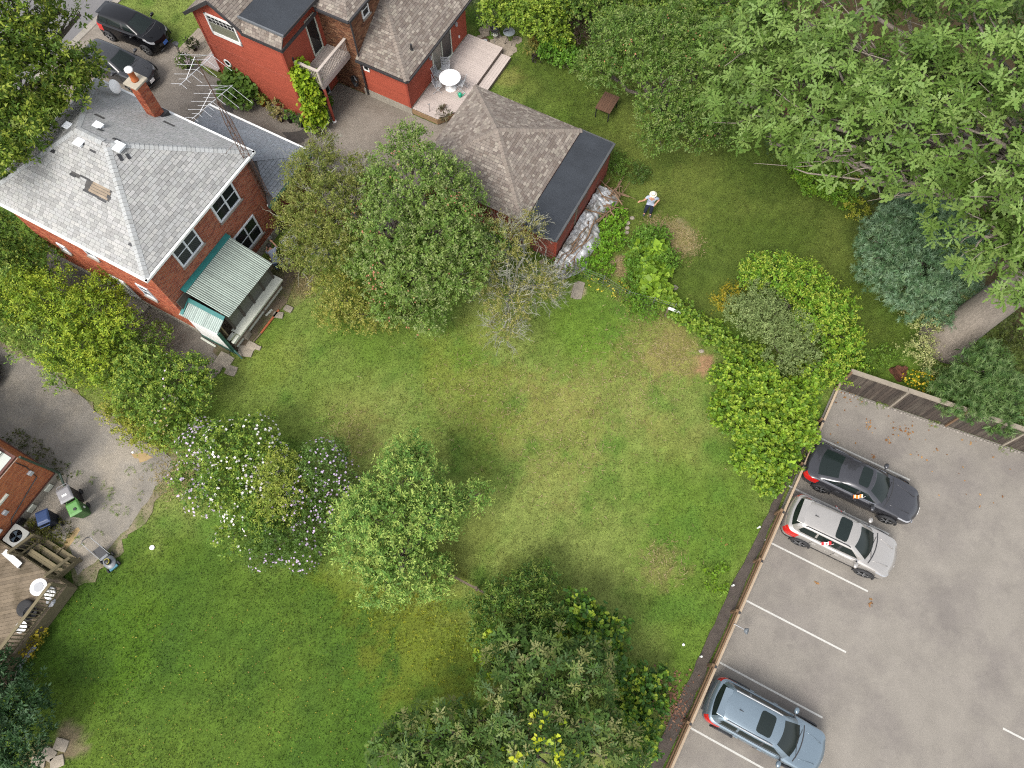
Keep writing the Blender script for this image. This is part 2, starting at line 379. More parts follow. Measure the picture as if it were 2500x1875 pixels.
def big_mesh(name, V, F, cols, mt, parent=None, smooth=False, dom='POINT'):
    me = bpy.data.meshes.new(name); V = np.asarray(V, 'f'); F = np.asarray(F, 'i'); k = F.shape[1]
    me.vertices.add(len(V)); me.vertices.foreach_set('co', V.ravel()); me.loops.add(F.size); me.loops.foreach_set('vertex_index', F.ravel())
    me.polygons.add(len(F)); me.polygons.foreach_set('loop_start', np.arange(0, F.size, k, dtype='i')); me.polygons.foreach_set('loop_total', np.full(len(F), k, 'i'))
    if smooth: me.polygons.foreach_set('use_smooth', np.ones(len(F), bool))
    me.update(calc_edges=True)
    if cols is not None:
        at = me.attributes.new('Col', 'FLOAT_COLOR', dom); at.data.foreach_set('color', np.concatenate([np.asarray(cols, 'f'), np.ones((len(cols), 1), 'f')], 1).ravel())
    return link(name, me, parent, mt)
M_lawn = mat('lawn_turf', (1, 1, 1), .95, (60, .35), (14, .28), bump=.9, bs=90, attr=True, spec=.1)
M_blade = mat('grass_blade', (1, 1, 1), .7, attr=True, trans=.25, spec=.2)
_x = np.arange(-34, 34.1, .22); _y = np.arange(-10, 41, .22); gx, gy = np.meshgrid(_x, _y, indexing='ij'); nx, ny = gx.shape
gz = (fbm(gx, gy, .8, 3, 3)-.5)*.05
for _p in POLY.values():
    gz = np.where(inpoly(gx, gy, _p), -.04, gz)
for fr, (a, b, c_, d_) in ((RH, (-5.3, 7, 0, 12)), (GH, (-4.2, 6.3, -3.4, 6.4)), (GA, (-7.6, .4, -.3, 6)), (BH, (-12, .2, -12, .2))):
    gz = np.where(inpoly(gx, gy, fr.W([(a, c_), (b, c_), (b, d_), (a, d_)])), -.04, gz)
idx = np.arange(nx*ny).reshape(nx, ny); quads = np.stack([idx[:-1, :-1], idx[1:, :-1], idx[1:, 1:], idx[:-1, 1:]], -1).reshape(-1, 4)
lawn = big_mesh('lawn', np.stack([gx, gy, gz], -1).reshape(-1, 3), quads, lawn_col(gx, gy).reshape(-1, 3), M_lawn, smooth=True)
tag(lawn, 'patchy mown lawn between the houses and the parking lot', 'lawn', kind='structure')
g = MB(); g.box(-300, 300, -300, 300, -.6, -.25); tag(g.build('ground', M_soil), 'plain ground under and beyond the gardens', 'ground', kind='structure')
# blades of grass
def scatter(n, region, avoid=()):
    x0 = min(p[0] for p in region); x1 = max(p[0] for p in region); y0 = min(p[1] for p in region); y1 = max(p[1] for p in region); out = np.zeros((0, 2))
    while len(out) < n:
        q = rng.random((n, 2))*(x1-x0, y1-y0)+(x0, y0); k = inpoly(q[:, 0], q[:, 1], region)
        for a in avoid: k &= ~inpoly(q[:, 0], q[:, 1], a)
        out = np.concatenate([out, q[k]])
    return out[:n]
HOUSES = [RH.W([(-5.3, 0), (7, 0), (7, 12), (-5.3, 12)]), GH.W([(-4.2, -3.4), (6.3, -3.4), (6.3, 6.4), (-4.2, 6.4)]), GA.W([(-7.6, -.3), (.4, -.3), (.4, 6), (-7.6, 6)]), BH.W([(-12, -12), (.2, -12), (.2, .2), (-12, .2)])]
VIEW = W2((-40, -30), (2540, -30), (2540, 1905), (-40, 1905))
pts = scatter(255000, VIEW, list(POLY.values())+HOUSES)
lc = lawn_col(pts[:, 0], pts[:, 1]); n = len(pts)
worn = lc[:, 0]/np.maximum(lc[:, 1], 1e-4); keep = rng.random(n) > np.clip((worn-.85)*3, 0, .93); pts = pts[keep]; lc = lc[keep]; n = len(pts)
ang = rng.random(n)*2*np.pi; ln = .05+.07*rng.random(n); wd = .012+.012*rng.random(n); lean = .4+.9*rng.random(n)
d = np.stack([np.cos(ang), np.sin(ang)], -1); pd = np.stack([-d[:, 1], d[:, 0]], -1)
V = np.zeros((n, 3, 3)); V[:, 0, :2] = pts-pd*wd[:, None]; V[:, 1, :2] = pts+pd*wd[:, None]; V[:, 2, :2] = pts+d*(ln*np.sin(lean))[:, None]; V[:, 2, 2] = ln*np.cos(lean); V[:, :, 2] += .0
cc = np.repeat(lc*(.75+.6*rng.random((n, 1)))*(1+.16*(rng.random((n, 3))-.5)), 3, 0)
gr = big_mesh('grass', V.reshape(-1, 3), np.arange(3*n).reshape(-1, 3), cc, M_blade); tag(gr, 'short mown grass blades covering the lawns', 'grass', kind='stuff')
# paving
M_lot = mat('lot_asphalt', S(166, 159, 149), .95, (.9, .11), (24, .06), bump=.25, bs=160, c2=S(150, 143, 136), s2=.3, spec=.2)
M_drive = mat('drive_asphalt', S(168, 158, 146), .95, (.6, .14), (26, .15), bump=.4, bs=140, c2=S(152, 142, 130), s2=.4, spec=.2)
M_olddrive = mat('worn_asphalt', S(166, 159, 148), .97, (.8, .22), (24, .2), bump=.6, bs=120, c2=S(186, 176, 160), s2=.5, spec=.2)
M_street = mat('street_asphalt', S(140, 138, 138), .95, (.4, .1), (100, .15), bump=.3, bs=140, spec=.2)
M_path = mat('path_concrete', S(140, 132, 122), .96, (.7, .2), (50, .15), bump=.4, bs=90, c2=S(162, 152, 138), s2=.6)
def paving(name, poly, mt, z, label, cat):
    m = MB(); m.prism(poly, -.2, z); return tag(m.build(name, mt), label, cat, kind='structure')
lot = paving('parking_lot', POLY['lot'], M_lot, .03, 'grey asphalt parking lot with white bay lines', 'parking lot')
drive = paving('driveway', POLY['upper_drive'], M_drive, .025, 'asphalt driveway running from the street to the garage', 'driveway')
ldrive = paving('driveway', POLY['lower_drive'], M_olddrive, .03, 'cracked worn asphalt driveway with weeds at the brick house', 'driveway')
_c = (sum(p[0] for p in POLY['lower_drive'])/len(POLY['lower_drive']), sum(p[1] for p in POLY['lower_drive'])/len(POLY['lower_drive']))
_big = rough([(p[0]+(.28 if p[0] > -22 else 0)*(p[0]-_c[0])/6, p[1]+.28*(p[1]-_c[1])/4) for p in POLY['lower_drive'][::2]], .25, .3)
m = MB(); m.prism(_big, -.1, .024); tag(m.build('dirt_margin', mat('driveway_margin', S(158, 146, 118), .98, (1.4, .25), (22, .22), bump=.6, bs=40, c2=S(120, 128, 74), s2=1.3)), 'ragged sandy margin of the worn driveway', 'dirt', kind='structure')
path = paving('path', POLY['side_path'], M_path, .022, 'concrete path along the side of the grey-roofed house', 'path')
street = paving('street', POLY['street'], M_street, .005, 'asphalt street at the end of the driveway', 'street')
m = MB(); m.prism(RH.W([(-14.75, -40), (-14.35, -40), (-14.35, 40), (-14.75, 40)]), -.2, .05); kerb = tag(m.build('kerb', M_conc), 'pale concrete kerb strip along the street', 'kerb', kind='structure')
M_line = mat('line_paint', S(226, 224, 216, .52), .8, (20, .12), (80, .18), bump=.2, bs=100)
starts = [(1980, 1060), (1924, 1186), (1866, 1318), (1807, 1459), (1743, 1610), (1675, 1771)]
for i, s_ in enumerate(starts):
    a = LOT.px(*s_); L_ = 4.42
    m = MB(); m.M = Matrix.Translation(LOT.o) @ Matrix.Rotation(LOT.a, 4, 'Z'); m.box(a.x, a.x+L_, a.y-.037, a.y+.037, .0335, .0345); m.build('bay_line', M_line, lot)
a = LOT.px(2447, 1778); m = MB(); m.M = Matrix.Translation(LOT.o) @ Matrix.Rotation(LOT.a, 4, 'Z'); m.box(a.x, a.x+4.4, a.y-.037, a.y+.037, .0335, .0345); m.build('bay_line', M_line, lot)
# bark mulch strip beside the guard rail, worn dirt round the porch
M_mulch = mat('mulch', S(98, 88, 80), .98, (3, .25), (50, .35), bump=.9, bs=50)
m = MB(); m.M = Matrix.Translation(LOT.o) @ Matrix.Rotation(RAIL.a, 4, 'Z')
m.prism(rough([(-.12, -3.0), (-.12, -30), (-.62, -30), (-.58, -14), (-.55, -10), (-.38, -6), (-.2, -3)], .4, .06), -.05, .06); tag(m.build('mulch_bed', M_mulch), 'dark mulch strip along the wooden guard rail', 'mulch', kind='structure')
M_dirt = mat('dirt', S(134, 118, 96), .98, (1.5, .22), (40, .25), bump=.8, bs=40, c2=S(112, 112, 66), s2=1.1)
m = MB(); m.prism(W2((560, 860), (600, 850), (700, 740), (735, 650), (700, 620), (640, 640), (540, 790), (520, 860), (560, 900)), -.05, .03); tag(m.build('dirt_strip', M_dirt), 'bare dirt strip beside the back porch', 'dirt', kind='structure')
# ------------------------------------------------------------------ grey-roofed brick house
def fv(fr, z=0): return (fr.o.x, fr.o.y, z)
def var(c, n, a, seed=1):
    r = random.Random(seed); out = []
    for i in range(n):
        k = 1+a*(2*r.random()-1); out.append((c[0]*k*(1+.03*(r.random()-.5)), c[1]*k, c[2]*k*(1+.04*(r.random()-.5))))
    return out
M_shing = mat('asphalt_shingle', (1, 1, 1), .95, (1.2, .09), (60, .10), bump=.35, bs=120, attr=True, spec=.2)
M_deckunder = mat('roof_deck', S(90, 88, 86), .95, (4, .2))
M_brick = mat('brick', (1, 1, 1), .92, (3, .12), (60, .12), bump=.3, bs=80, attr=True, spec=.2)
M_mortar = mat('mortar', S(206, 186, 166), .98, (8, .15))
M_found = mat('foundation_render', S(196, 188, 172), .95, (1.5, .16), (30, .1), bump=.3)
GREYS = var(S(199, 199, 196), 7, .06, 2)+var(S(184, 184, 182), 3, .06, 3)+[S(120, 118, 120)]
BRICKS = var(S(198, 110, 78), 6, .18, 5)+var(S(172, 90, 68), 3, .14, 6)+var(S(212, 132, 98), 2, .1, 7)
house = thing('brick_house', 'two-storey red brick house with a worn pale grey shingle roof', 'house', fv(GH), GH.a)
def greycol(plane):
    r = random.Random(8+plane)
    def f(s_, t_):
        k = r.randrange(10)
        return k
    return f
ez, rz_ = 5.45, 7.65
hu, hv, ru = 4.25, 3.51, .75
S_, E_, N_, W_ = (hu, -hv, ez), (hu, hv, ez), (-hu, hv, ez), (-hu, -hv, ez); A1, A2 = (-ru, 0, rz_), (ru, 0, rz_)
bare = [(3.95, 5.15, 1.75, 2.15), (3.6, 4.3, 2.3, 2.55)]
roof_plane(house, 'roof', M_deckunder, M_shing, [W_, S_, A2, A1], (W_, S_), .15, (.2, .25, .3), GREYS, colfn=greycol(1), budget=140, holes=[(4.65, 5.9, 2.1, 2.58), (3.85, 4.3, 2.4, 2.56), (2.6, 2.85, 2.85, 3.0)])
roof_plane(house, 'roof', M_deckunder, M_shing, [S_, E_, A2], (S_, E_), .15, (.2, .25, .3), GREYS, colfn=greycol(2), budget=230)
roof_plane(house, 'roof', M_deckunder, M_shing, [E_, N_, A1, A2], (E_, N_), .15, (.2, .25, .3), var(S(196, 196, 194), 6, .06, 4), budget=300, holes=[(6.6, 7.3, 2.3, 2.45), (5.2, 5.7, 2.5, 2.65), (3.3, 3.9, .75, .9)])
roof_plane(house, 'roof', M_deckunder, M_shing, [N_, W_, A1], (N_, W_), .15, (.2, .25, .3), GREYS, colfn=greycol(3), budget=300)
M_barew = mat('bare_board', S(178, 160, 138), .95, (4, .2), (30, .2), obj_rand=.15)
# bare sheathing boards where shingles have blown off, flush in the gap
pl = Vector((ru, 0, rz_))-Vector((hu, -hv, ez)); nS = (Vector(S_)-Vector(W_)).cross(Vector(A2)-Vector(W_)).normalized(); eyS = nS.cross(Vector((1, 0, 0)))
for k in range(4):
    a = Vector(W_)+Vector((1, 0, 0))*(4.85+.03*k)+eyS*(2.12+k*.115)+nS*.004; m = MB(); b = a+Vector((.95-.09*(k % 2), 0, 0)); c_ = eyS*.1
    m.slab([a, b, b+c_, a+c_], .003); m.build('sheathing_board', M_barew, house)
for (s_, t_, wd_, ht_) in [(4.6, 2.03, .75, .085), (5.35, 2.0, .45, .085), (3.8, 2.36, .3, .1), (4.3, 2.5, .5, .08), (5.75, 2.2, .2, .12), (7.3, .9, .18, .11), (2.62, 2.87, .24, .12), (4.4, 3.6, .3, .08), (3.95, 3.7, .15, .08)]:
    a = Vector(W_)+Vector((1, 0, 0))*s_+eyS*t_+nS*.0135; m = MB(); m.slab([a, a+Vector((wd_, 0, 0)), a+Vector((wd_, 0, 0))+eyS*ht_, a+eyS*ht_], .004); m.build('roofing_felt', M_black, house)
# ridge and hip caps
def caps(parent, mt, p, q, cols, step=.17, w_=.15, name='ridge_cap', drop=.35):
    p, q = Vector(p), Vector(q); d = (q-p).normalized(); n_ = int((q-p).length/step); sd = d.cross(Vector((0, 0, 1))).normalized(); up = sd.cross(d).normalized(); cache = []
    for c in cols[:4]:
        m = MB(); L2 = step-.014
        m.add([(0, -w_, -w_*drop+.016), (0, 0, .034), (0, w_, -w_*drop+.016), (L2, -w_, -w_*drop+.006), (L2, 0, .022), (L2, w_, -w_*drop+.006), (0, -w_, -w_*drop), (0, w_, -w_*drop)], [(0, 3, 4, 1), (1, 4, 5, 2), (0, 1, 2, 7, 6)], c); cache.append(m.mesh(name))
    for i in range(n_):
        ob = link(name, cache[random.randrange(len(cache))], parent, mt); ps = p+d*step*i
        ob.matrix_local = Matrix(((d.x, sd.x, up.x, ps.x), (d.y, sd.y, up.y, ps.y), (d.z, sd.z, up.z, ps.z), (0, 0, 0, 1)))
for p, q in ((S_, A2), (E_, A2), (N_, A1), (W_, A1), (A1, A2)): caps(house, M_shing, p, q, var(S(196, 197, 196), 4, .13, 9))
# fascia and gutters
for a, b in ((W_, S_), (S_, E_), (E_, N_), (N_, W_)):
    a, b = Vector(a), Vector(b); d = (b-a).normalized(); o_ = Vector((d.y, -d.x, 0))*.055
    m = MB(); m.beam(a+o_-Vector((0, 0, .075))-d*.1, b+o_-Vector((0, 0, .075))+d*.1, .11, .11); m.build('gutter', M_white, house)
m = MB(); m.box(-hu+.02, hu-.02, -hv+.02, hv-.02, ez-.16, ez-.125); m.build('soffit', M_white, house)
# walls
wu, wv = 4.05, 3.31
bh = Wall((wu, -wv, 0), (0, 1, 0)); sw = Wall((-wu, -wv, 0), (1, 0, 0)); ne = Wall((wu, wv, 0), (-1, 0, 0)); nw = Wall((-wu, wv, 0), (0, -1, 0))
box('wall', M_mortar, house, -wu, wu, -wv, wv, .45, ez-.16); box('foundation', M_found, house, -wu-.03, wu+.03, -wv-.03, wv+.03, -.1, .448)
WB = [(wv+.59, wv+2.02, 3.84, 5.1), (wv-1.98, wv-.6, 3.9, 5.22), (wv+.66, wv+2.16, 1.08, 2.5)]   # (s0, s1, z0, z1) on the back wall
WS = [(wu-2.55, wu-2.05, 2.25, 2.8), (wu-.02, wu+.56, 3.7, 4.55), (wu-1.1, wu-.78, .5, .95), (wu+.0, wu+.85, .47, 2.1), (wu+2.05, wu+2.7, 2.0, 3.0)]
field(house, 'brick', M_brick, bh.o, bh.ex, bh.up, [(0, .45), (2*wv, .45), (2*wv, ez-.17), (0, ez-.17)], .08, (.22,), .018, .006, BRICKS, holes=[(a-.02, b+.02, c-.08, d+.02) for a, b, c, d in WB], budget=200)
field(house, 'brick', M_brick, sw.o, sw.ex, sw.up, [(0, .45), (2*wu, .45), (2*wu, ez-.17), (0, ez-.17)], .08, (.22,), .018, .006, BRICKS, holes=[(a-.02, b+.02, c-.08, d+.02) for a, b, c, d in WS], budget=300)
for q in (ne, nw):
    field(house, 'brick', M_brick, q.o, q.ex, q.up, [(0, .45), (2*(wu if q is ne else wv), .45), (2*(wu if q is ne else wv), ez-.17), (0, ez-.17)], .08, (.22,), .018, .006, BRICKS, budget=300)
M_wframe = mat('window_white', (.62, .65, .68), .45, (4, .05))
for k, (a, b, c, d) in enumerate(WB): window(bh, house, a, b, c, d, 2, True, .075, True, M_wframe)
for k, (a, b, c, d) in enumerate(WS):
    if k == 3:
        sw.box('side_door', M_white, house, a, b, .002, .05, c, d); sw.box('door_step', M_conc, house, a-.2, b+.3, .05, .55, 0, .18)
    else: window(sw, house, a, b, c, d, 1, True, .07, True, M_wframe)
# downpipe
m = bh.mb(); m.tube([(2*wv-.12, .09, ez-.2), (2*wv-.12, .09, .1)], .04, 8); m.build('downpipe', mat('brown_metal', S(96, 66, 52), .6), house)
m = bh.mb(); m.lathe([(.02, 0), (.1, 0), (.1, .08), (.02, .09)], (wv+2.32, .02, .36), 12, axis='Y'); m.build('meter', M_grey, house)
# chimney
ch = box('chimney', M_mortar, house, -.545, -.085, 2.805, 3.285, 5.4, 7.55)
for (wl_, L_) in ((Wall((-.085, 2.805, 5.4), (0, 1, 0)), .48), (Wall((-.545, 2.805, 5.4), (1, 0, 0)), .46), (Wall((-.085, 3.285, 5.4), (-1, 0, 0)), .46), (Wall((-.545, 3.285, 5.4), (0, -1, 0)), .48)):
    field(ch, 'brick', M_brick, wl_.o, wl_.ex, wl_.up, [(0, .0), (L_, .0), (L_, 2.14), (0, 2.14)], .078, (.215,), .012, .008, BRICKS, budget=300)
box('chimney_cap', mat('cap_concrete', S(206, 196, 176), .95, (5, .15)), ch, -.66, .03, 2.69, 3.4, 7.55, 7.64, bevel=.015)
M_terra = mat('terracotta', S(196, 104, 48), .8, (5, .15), (30, .08))
m = MB(); m.lathe([(.15, 0), (.15, .06), (.125, .09), (.125, .42), (.14, .44), (.14, .5)], (-.3, 3.06, 7.64), 18); m.build('flue_pot', M_terra, ch, smooth=True)
m = MB(); m.lathe([(.16, 0), (.165, .03), (.165, .09), (.02, .12)], (-.3, 3.06, 8.14), 18); m.build('flue_cap', M_white, ch, smooth=True)
box('chimney_flashing', M_black, house, -.68, .05, 2.66, 3.43, 5.3, 5.78)
# roof vents
def roofz(u, v):
    return min(rz_-(abs(v))/hv*(rz_-ez), rz_-max(0, abs(u)-ru)/(hu-ru)*(rz_-ez))
M_vent = mat('vent_white', (.7, .72, .74), .5, (6, .05))
for (u, v, a, b) in ((-.49, .7, .34, .24), (-.37, -.36, .3, .34), (1.11, .17, .4, .36), (-1.73, .19, .32, .24)):
    z = roofz(u, v); m = MB(); m.M = Matrix.Translation((u, v, z)); m.box(-a/2, a/2, -b/2, b/2, -.05, .06); m.box(-a/2-.04, a/2+.04, -b/2-.04, b/2+.04, .06, .095); m.build('roof_vent', M_vent, house, bevel=.012)
for (u, v, L_, rr) in ((.75, .45, .3, .1), (1.35, -.12, .28, -.5), (1.5, .1, .22, -.4), (-.2, .55, .25, 0)):
    z = roofz(u, v); n_ = Vector((0, 1, 0)) if u < 1 else Vector((1, 0, 0))
    m = MB(); m.M = Matrix.Translation((u, v, z+.03)) @ Matrix.Rotation(R(32), 4, 'Y' if u > 1 else 'X'); m.M = Matrix.Translation((u, v, z+.03)) @ (Matrix.Rotation(R(32.3), 4, 'Y') if u > 1 else Matrix.Rotation(R(-32 if v > 0 else 32), 4, 'X')) @ Matrix.Rotation(rr, 4, 'Z'); m.box(-L_/2, L_/2, -.06, .06, 0, .012); m.build('loose_shingle', M_black, house)
# satellite dish
dz = roofz(-2.5, 3.28); wp = GH.w(-2.5, 3.2, dz)
sd_ = thing('satellite_dish', 'small white satellite dish on the edge of the pale grey roof', 'satellite dish', wp, GH.a)
m = MB(); m.tube([(0, 0, -.02), (0, .05, .42)], .025, 8); m.tube([(-.2, -.18, -.0), (0, .03, .25)], .014, 6); m.build('mast', M_grey, sd_)
m = MB(); m.M = Matrix.Translation((0.0, .02, .5)) @ Matrix.Rotation(R(20), 4, 'Z') @ Matrix.Rotation(R(-115), 4, 'Y'); m.lathe([(.005, -.05), (.15, -.035), (.28, .0), (.30, .02), (.28, .012), (.15, -.02), (.004, -.035)], n=24); m.build('dish', M_white, sd_, smooth=True)
m = MB(); m.tube([(0, .02, .35), (-.3, -.08, .3), (-.42, -.1, .36)], .012, 6); m.cbox((-.44, -.11, .4), .11, .11, .14); m.build('feed_arm', M_white, sd_)
# annex with its own hipped roof
az = 2.6
aN, aE, aS, = (-1.5, 6.25, az), (4.5, 6.3, az), (4.5, 2.85, az); t1, t2 = (.5, wv+.02, 3.95), (2.35, wv+.02, 3.95)
ANC = var(S(168, 174, 180), 7, .08, 12)
roof_plane(house, 'annex_roof', M_deckunder, M_shing, [aN, t1, t2, aE], (aN, aE), .15, (.2, .25, .3), ANC, budget=300)
roof_plane(house, 'annex_roof', M_deckunder, M_shing, [aE, t2, (wu-.0, wv+.01, 2.6+1.35*(.45/2.15)), aS], (aS, aE), .15, (.2, .25, .3), ANC, budget=300)
roof_plane(house, 'annex_roof', M_deckunder, M_shing, [aN, (-1.5, wv+.02, az), t1], (aN, (-1.5, wv+.02, az)), .15, (.2, .25, .3), ANC, budget=300)
caps(house, M_shing, aE, t2, ANC); caps(house, M_shing, aN, t1, ANC)
M_green = mat('green_paint', S(62, 112, 98), .6, (4, .15)); M_teal = mat('teal_paint', S(28, 128, 124), .55, (5, .12))
m = MB(); m.beam((4.56, 2.8, az-.07), (4.56, 6.35, az-.07), .12, .11); m.build('annex_gutter', M_green, house)
m = MB(); m.beam((-1.6, 6.36, az-.07), (4.6, 6.36, az-.07), .1, .1); m.build('annex_gutter', M_white, house)
box('annex_wall', mat('annex_brick', S(140, 62, 50), .92, (3, .15), (50, .15), bump=.3), house, -1.3, 4.3, wv+.01, 6.05, 0, az-.1); box('annex_fascia', M_white, house, 4.32, 4.49, 2.9, 6.2, az-.3, az-.12)
# ------------------------------------------------------------------ back porch
porch = thing('back_porch', 'weathered lean-to porch with a green corrugated roof on the brick house', 'porch', fv(GH), GH.a)
M_corr = mat('corrugated_roof', (1, 1, 1), .7, (1.5, .12), (30, .12), attr=True)
def corrug(name, a, b, c, d, n_, amp, parent, col1, col2):
    "sheet between eave a-b and ridge d-c, ribs running up the slope"
    a, b, c, d = map(Vector, (a, b, c, d)); nn = (b-a).cross(d-a).normalized(); V = []; F = []; C_ = []
    k = n_*4
    for i in range(k+1):
        t = i/k; h = amp*math.sin(2*math.pi*t*n_)
        V += [a.lerp(b, t)+nn*h, d.lerp(c, t)+nn*h]
    m = MB()
    for i in range(k):
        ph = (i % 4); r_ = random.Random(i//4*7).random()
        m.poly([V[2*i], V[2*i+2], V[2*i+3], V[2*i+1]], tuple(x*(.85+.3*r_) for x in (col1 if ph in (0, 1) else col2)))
    return m.build(name, M_corr, parent)
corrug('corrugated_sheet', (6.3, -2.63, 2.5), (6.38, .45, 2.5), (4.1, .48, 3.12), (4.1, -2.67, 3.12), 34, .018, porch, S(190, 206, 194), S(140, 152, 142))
m = MB(); m.slab([(4.07, -2.7, 3.16), (4.32, -2.7, 3.1), (4.32, .52, 3.1), (4.07, .52, 3.16)], .03); m.build('flashing', M_teal, porch)
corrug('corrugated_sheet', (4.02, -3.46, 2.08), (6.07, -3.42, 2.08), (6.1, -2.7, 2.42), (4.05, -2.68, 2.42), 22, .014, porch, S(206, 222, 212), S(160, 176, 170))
m = MB(); m.slab([(4.05, -2.86, 2.42), (6.12, -2.86, 2.42), (6.12, -2.69, 2.5), (4.05, -2.69, 2.5)], .02); m.build('flashing', M_teal, porch)
m = MB(); m.slab([(4.06, -3.4, 2.14), (4.22, -3.4, 2.14), (4.22, -2.87, 2.44), (4.06, -2.87, 2.44)], .02); m.build('flashing', M_teal, porch)
M_porchw = mat('porch_wall', S(96, 88, 78), .9, (3, .2), (30, .15)); M_cream = mat('cream_board', S(220, 222, 206, .72), .7, (3, .1), (30, .07))
box('floor', M_wood, porch, 4.1, 6.1, -3.2, .45, .3, .38)
box('inner_wall', M_porchw, porch, 4.1, 4.16, -3.2, .45, .38, 2.9)
for v in (-2.6, -1.85, -1.1, -.35, .38): box('post', M_porchw, porch, 5.86, 5.96, v-.05, v+.05, .38, 2.55)
for i, v in enumerate((-2.53, -1.78, -1.03, -.28)): box('screen_panel', mat('screen_pane', S(110, 110, 102), .4), porch, 5.89, 5.92, v+.0, v+.63, 1.0, 2.3)
box('knee_wall', M_cream, porch, 5.97, 6.05, -3.1, .45, .05, .9); box('ledge', M_cream, porch, 5.82, 6.34, -2.75, .52, .9, .98); box('ledge', M_cream, porch, 5.9, 6.05, -3.2, -2.8, .9, .97); box('ledge', M_cream, porch, 6.16, 6.3, -3.22, -2.8, .9, .97)
box('end_wall', M_white, porch, 4.35, 6.1, -3.4, -3.33, .3, 1.95); box('end_wall_trim', M_green, porch, 4.3, 6.2, -3.43, -3.34, .05, .298); box('end_board', M_green, porch, 6.05, 6.13, -3.45, -3.3, .3, 2.05)
m = MB(); m.M = Matrix.Translation((6.1, -3.36, 0)); m.tube([(0, 0, 2.0), (.06, 0, .4), (.5, -.12, .12)], .04, 8); m.build('downpipe', M_green, porch)
box('door_leaf', mat('tan_board', S(186, 166, 130), .8, (4, .1)), porch, 5.2, 5.85, -3.05, -2.99, .4, 2.0)
# steps, blocks, boards lying by the porch
M_paver = mat('paver', S(186, 174, 156), .96, (3, .2), (40, .15), bump=.4, obj_rand=.15)
def paver(name, px, py, sx, sy, h, rz, label, cat='paving slab', mt=None, group='slabs and stones round the porch'):
    q = U(px, py); m = MB(); r_ = random.Random(px*7+py); pts_ = []
    for (i, j) in ((-1, -1), (0, -1.06), (1, -1), (1.05, 0), (1, 1), (0, 1.04), (-1, 1), (-1.05, 0)): pts_.append((i*sx/2*(1+.12*(r_.random()-.5)), j*sy/2*(1+.12*(r_.random()-.5))))
    m.prism(pts_, -.02, h); o = m.build(name, mt or M_paver, bevel=.012); o.location = (q.x, q.y, .02); o.rotation_euler = (0, 0, rz); return tag(o, label, cat, group)
for k, (a, b, s1, s2, lb) in enumerate([(548, 880, .75, .6, 'tan stone slab at the end of the concrete path'), (565, 905, .5, .45, 'small tan slab beside the end of the concrete path'), (600, 858, .7, .5, 'grey slab below the porch corner by the downpipe'), (615, 845, .5, .35, 'broken slab beside the porch corner slab'), (530, 900, .45, .4, 'cracked slab where path meets lawn'), (680, 770, .45, .3, 'pale flat stone beside the orange board'), (705, 755, .4, .3, 'pale stone just beyond the orange board'), (630, 850, .3, .2, 'chipped stone on the dirt strip'), (640, 755, .4, .3, 'concrete block under the porch ledge'), (675, 700, .45, .3, 'second concrete block under the porch ledge'), (600, 820, .45, .35, 'block step at the porch corner')]):
    paver('paving_slab', a, b, s1, s2, .025+.007*k if k < 8 else .22+.01*k, R(-28+10*(k % 3)), lb)
def board(name, p, q, w_, h_, mt, label, cat):
    p, q = U(*p), U(*q); o_ = p.copy(); m = MB(); m.beam((0, 0, h_/2+.03), (q-p)+Vector((0, 0, h_/2+.03)), w_, h_); b = m.build(name, mt); b.location = o_; return tag(b, label, cat)
board('board', (638, 815), (682, 758), .09, .05, mat('orange_paint', S(206, 112, 70), .7, (6, .15)), 'orange painted board lying in the dirt by the porch', 'board')
board('board', (620, 835), (638, 815), .07, .05, M_wood, 'grey board end lying beside the orange board', 'board')
board('board', (650, 772), (665, 757), .08, .05, M_cream, 'short cream board lying by the porch', 'board')
board('board', (665, 720), (690, 738), .03, .03, M_wood, 'thin stick lying by the porch blocks', 'stick')
board('board', (492, 826), (528, 848), .09, .06, M_cream, 'cream plank lying along the house foot at the path', 'board')
# ------------------------------------------------------------------ aerial tower
tw = thing('aerial_tower', 'tall rusty lattice mast with a television aerial at the house corner', 'antenna', GH.w(4.2, 3.2))
M_rust = mat('rusty_steel', S(122, 94, 78), .85, (6, .25), (50, .2)); M_alu = mat('aluminium', (.5, .5, .51), .35, metal=.3)
legs = [(.16, 0), (-.08, .14), (-.08, -.14)]; TH_ = 9.3
for (x, y) in legs: MB().tube([(x, y, 0), (x, y, 7.6), (x*.25, y*.25, 8.6)], .017, 5).build('leg', M_rust, tw)
m = MB(); z = .2; k = 0
while z < 7.6:
    for i in range(3):
        a, b = legs[i], legs[(i+1) % 3]; m.tube([(a[0], a[1], z), (b[0], b[1], z)], .009, 4); m.tube([(a[0], a[1], z), (b[0], b[1], z+.38)], .008, 4)
    z += .38; k += 1
m.build('bracing', M_rust, tw)
MB().tube([(0, 0, 7.2), (0, 0, 10.6)], .022, 6).build('mast', M_rust, tw)
MB().tube([(-.35, 0, 5.6), (0, 0, 5.62)], .015, 5).build('wall_bracket', M_rust, tw)
MB().tube([(-.8, -.2, 5.75), (0, 0, 6.5)], .008, 4).build('stay', M_rust, tw)
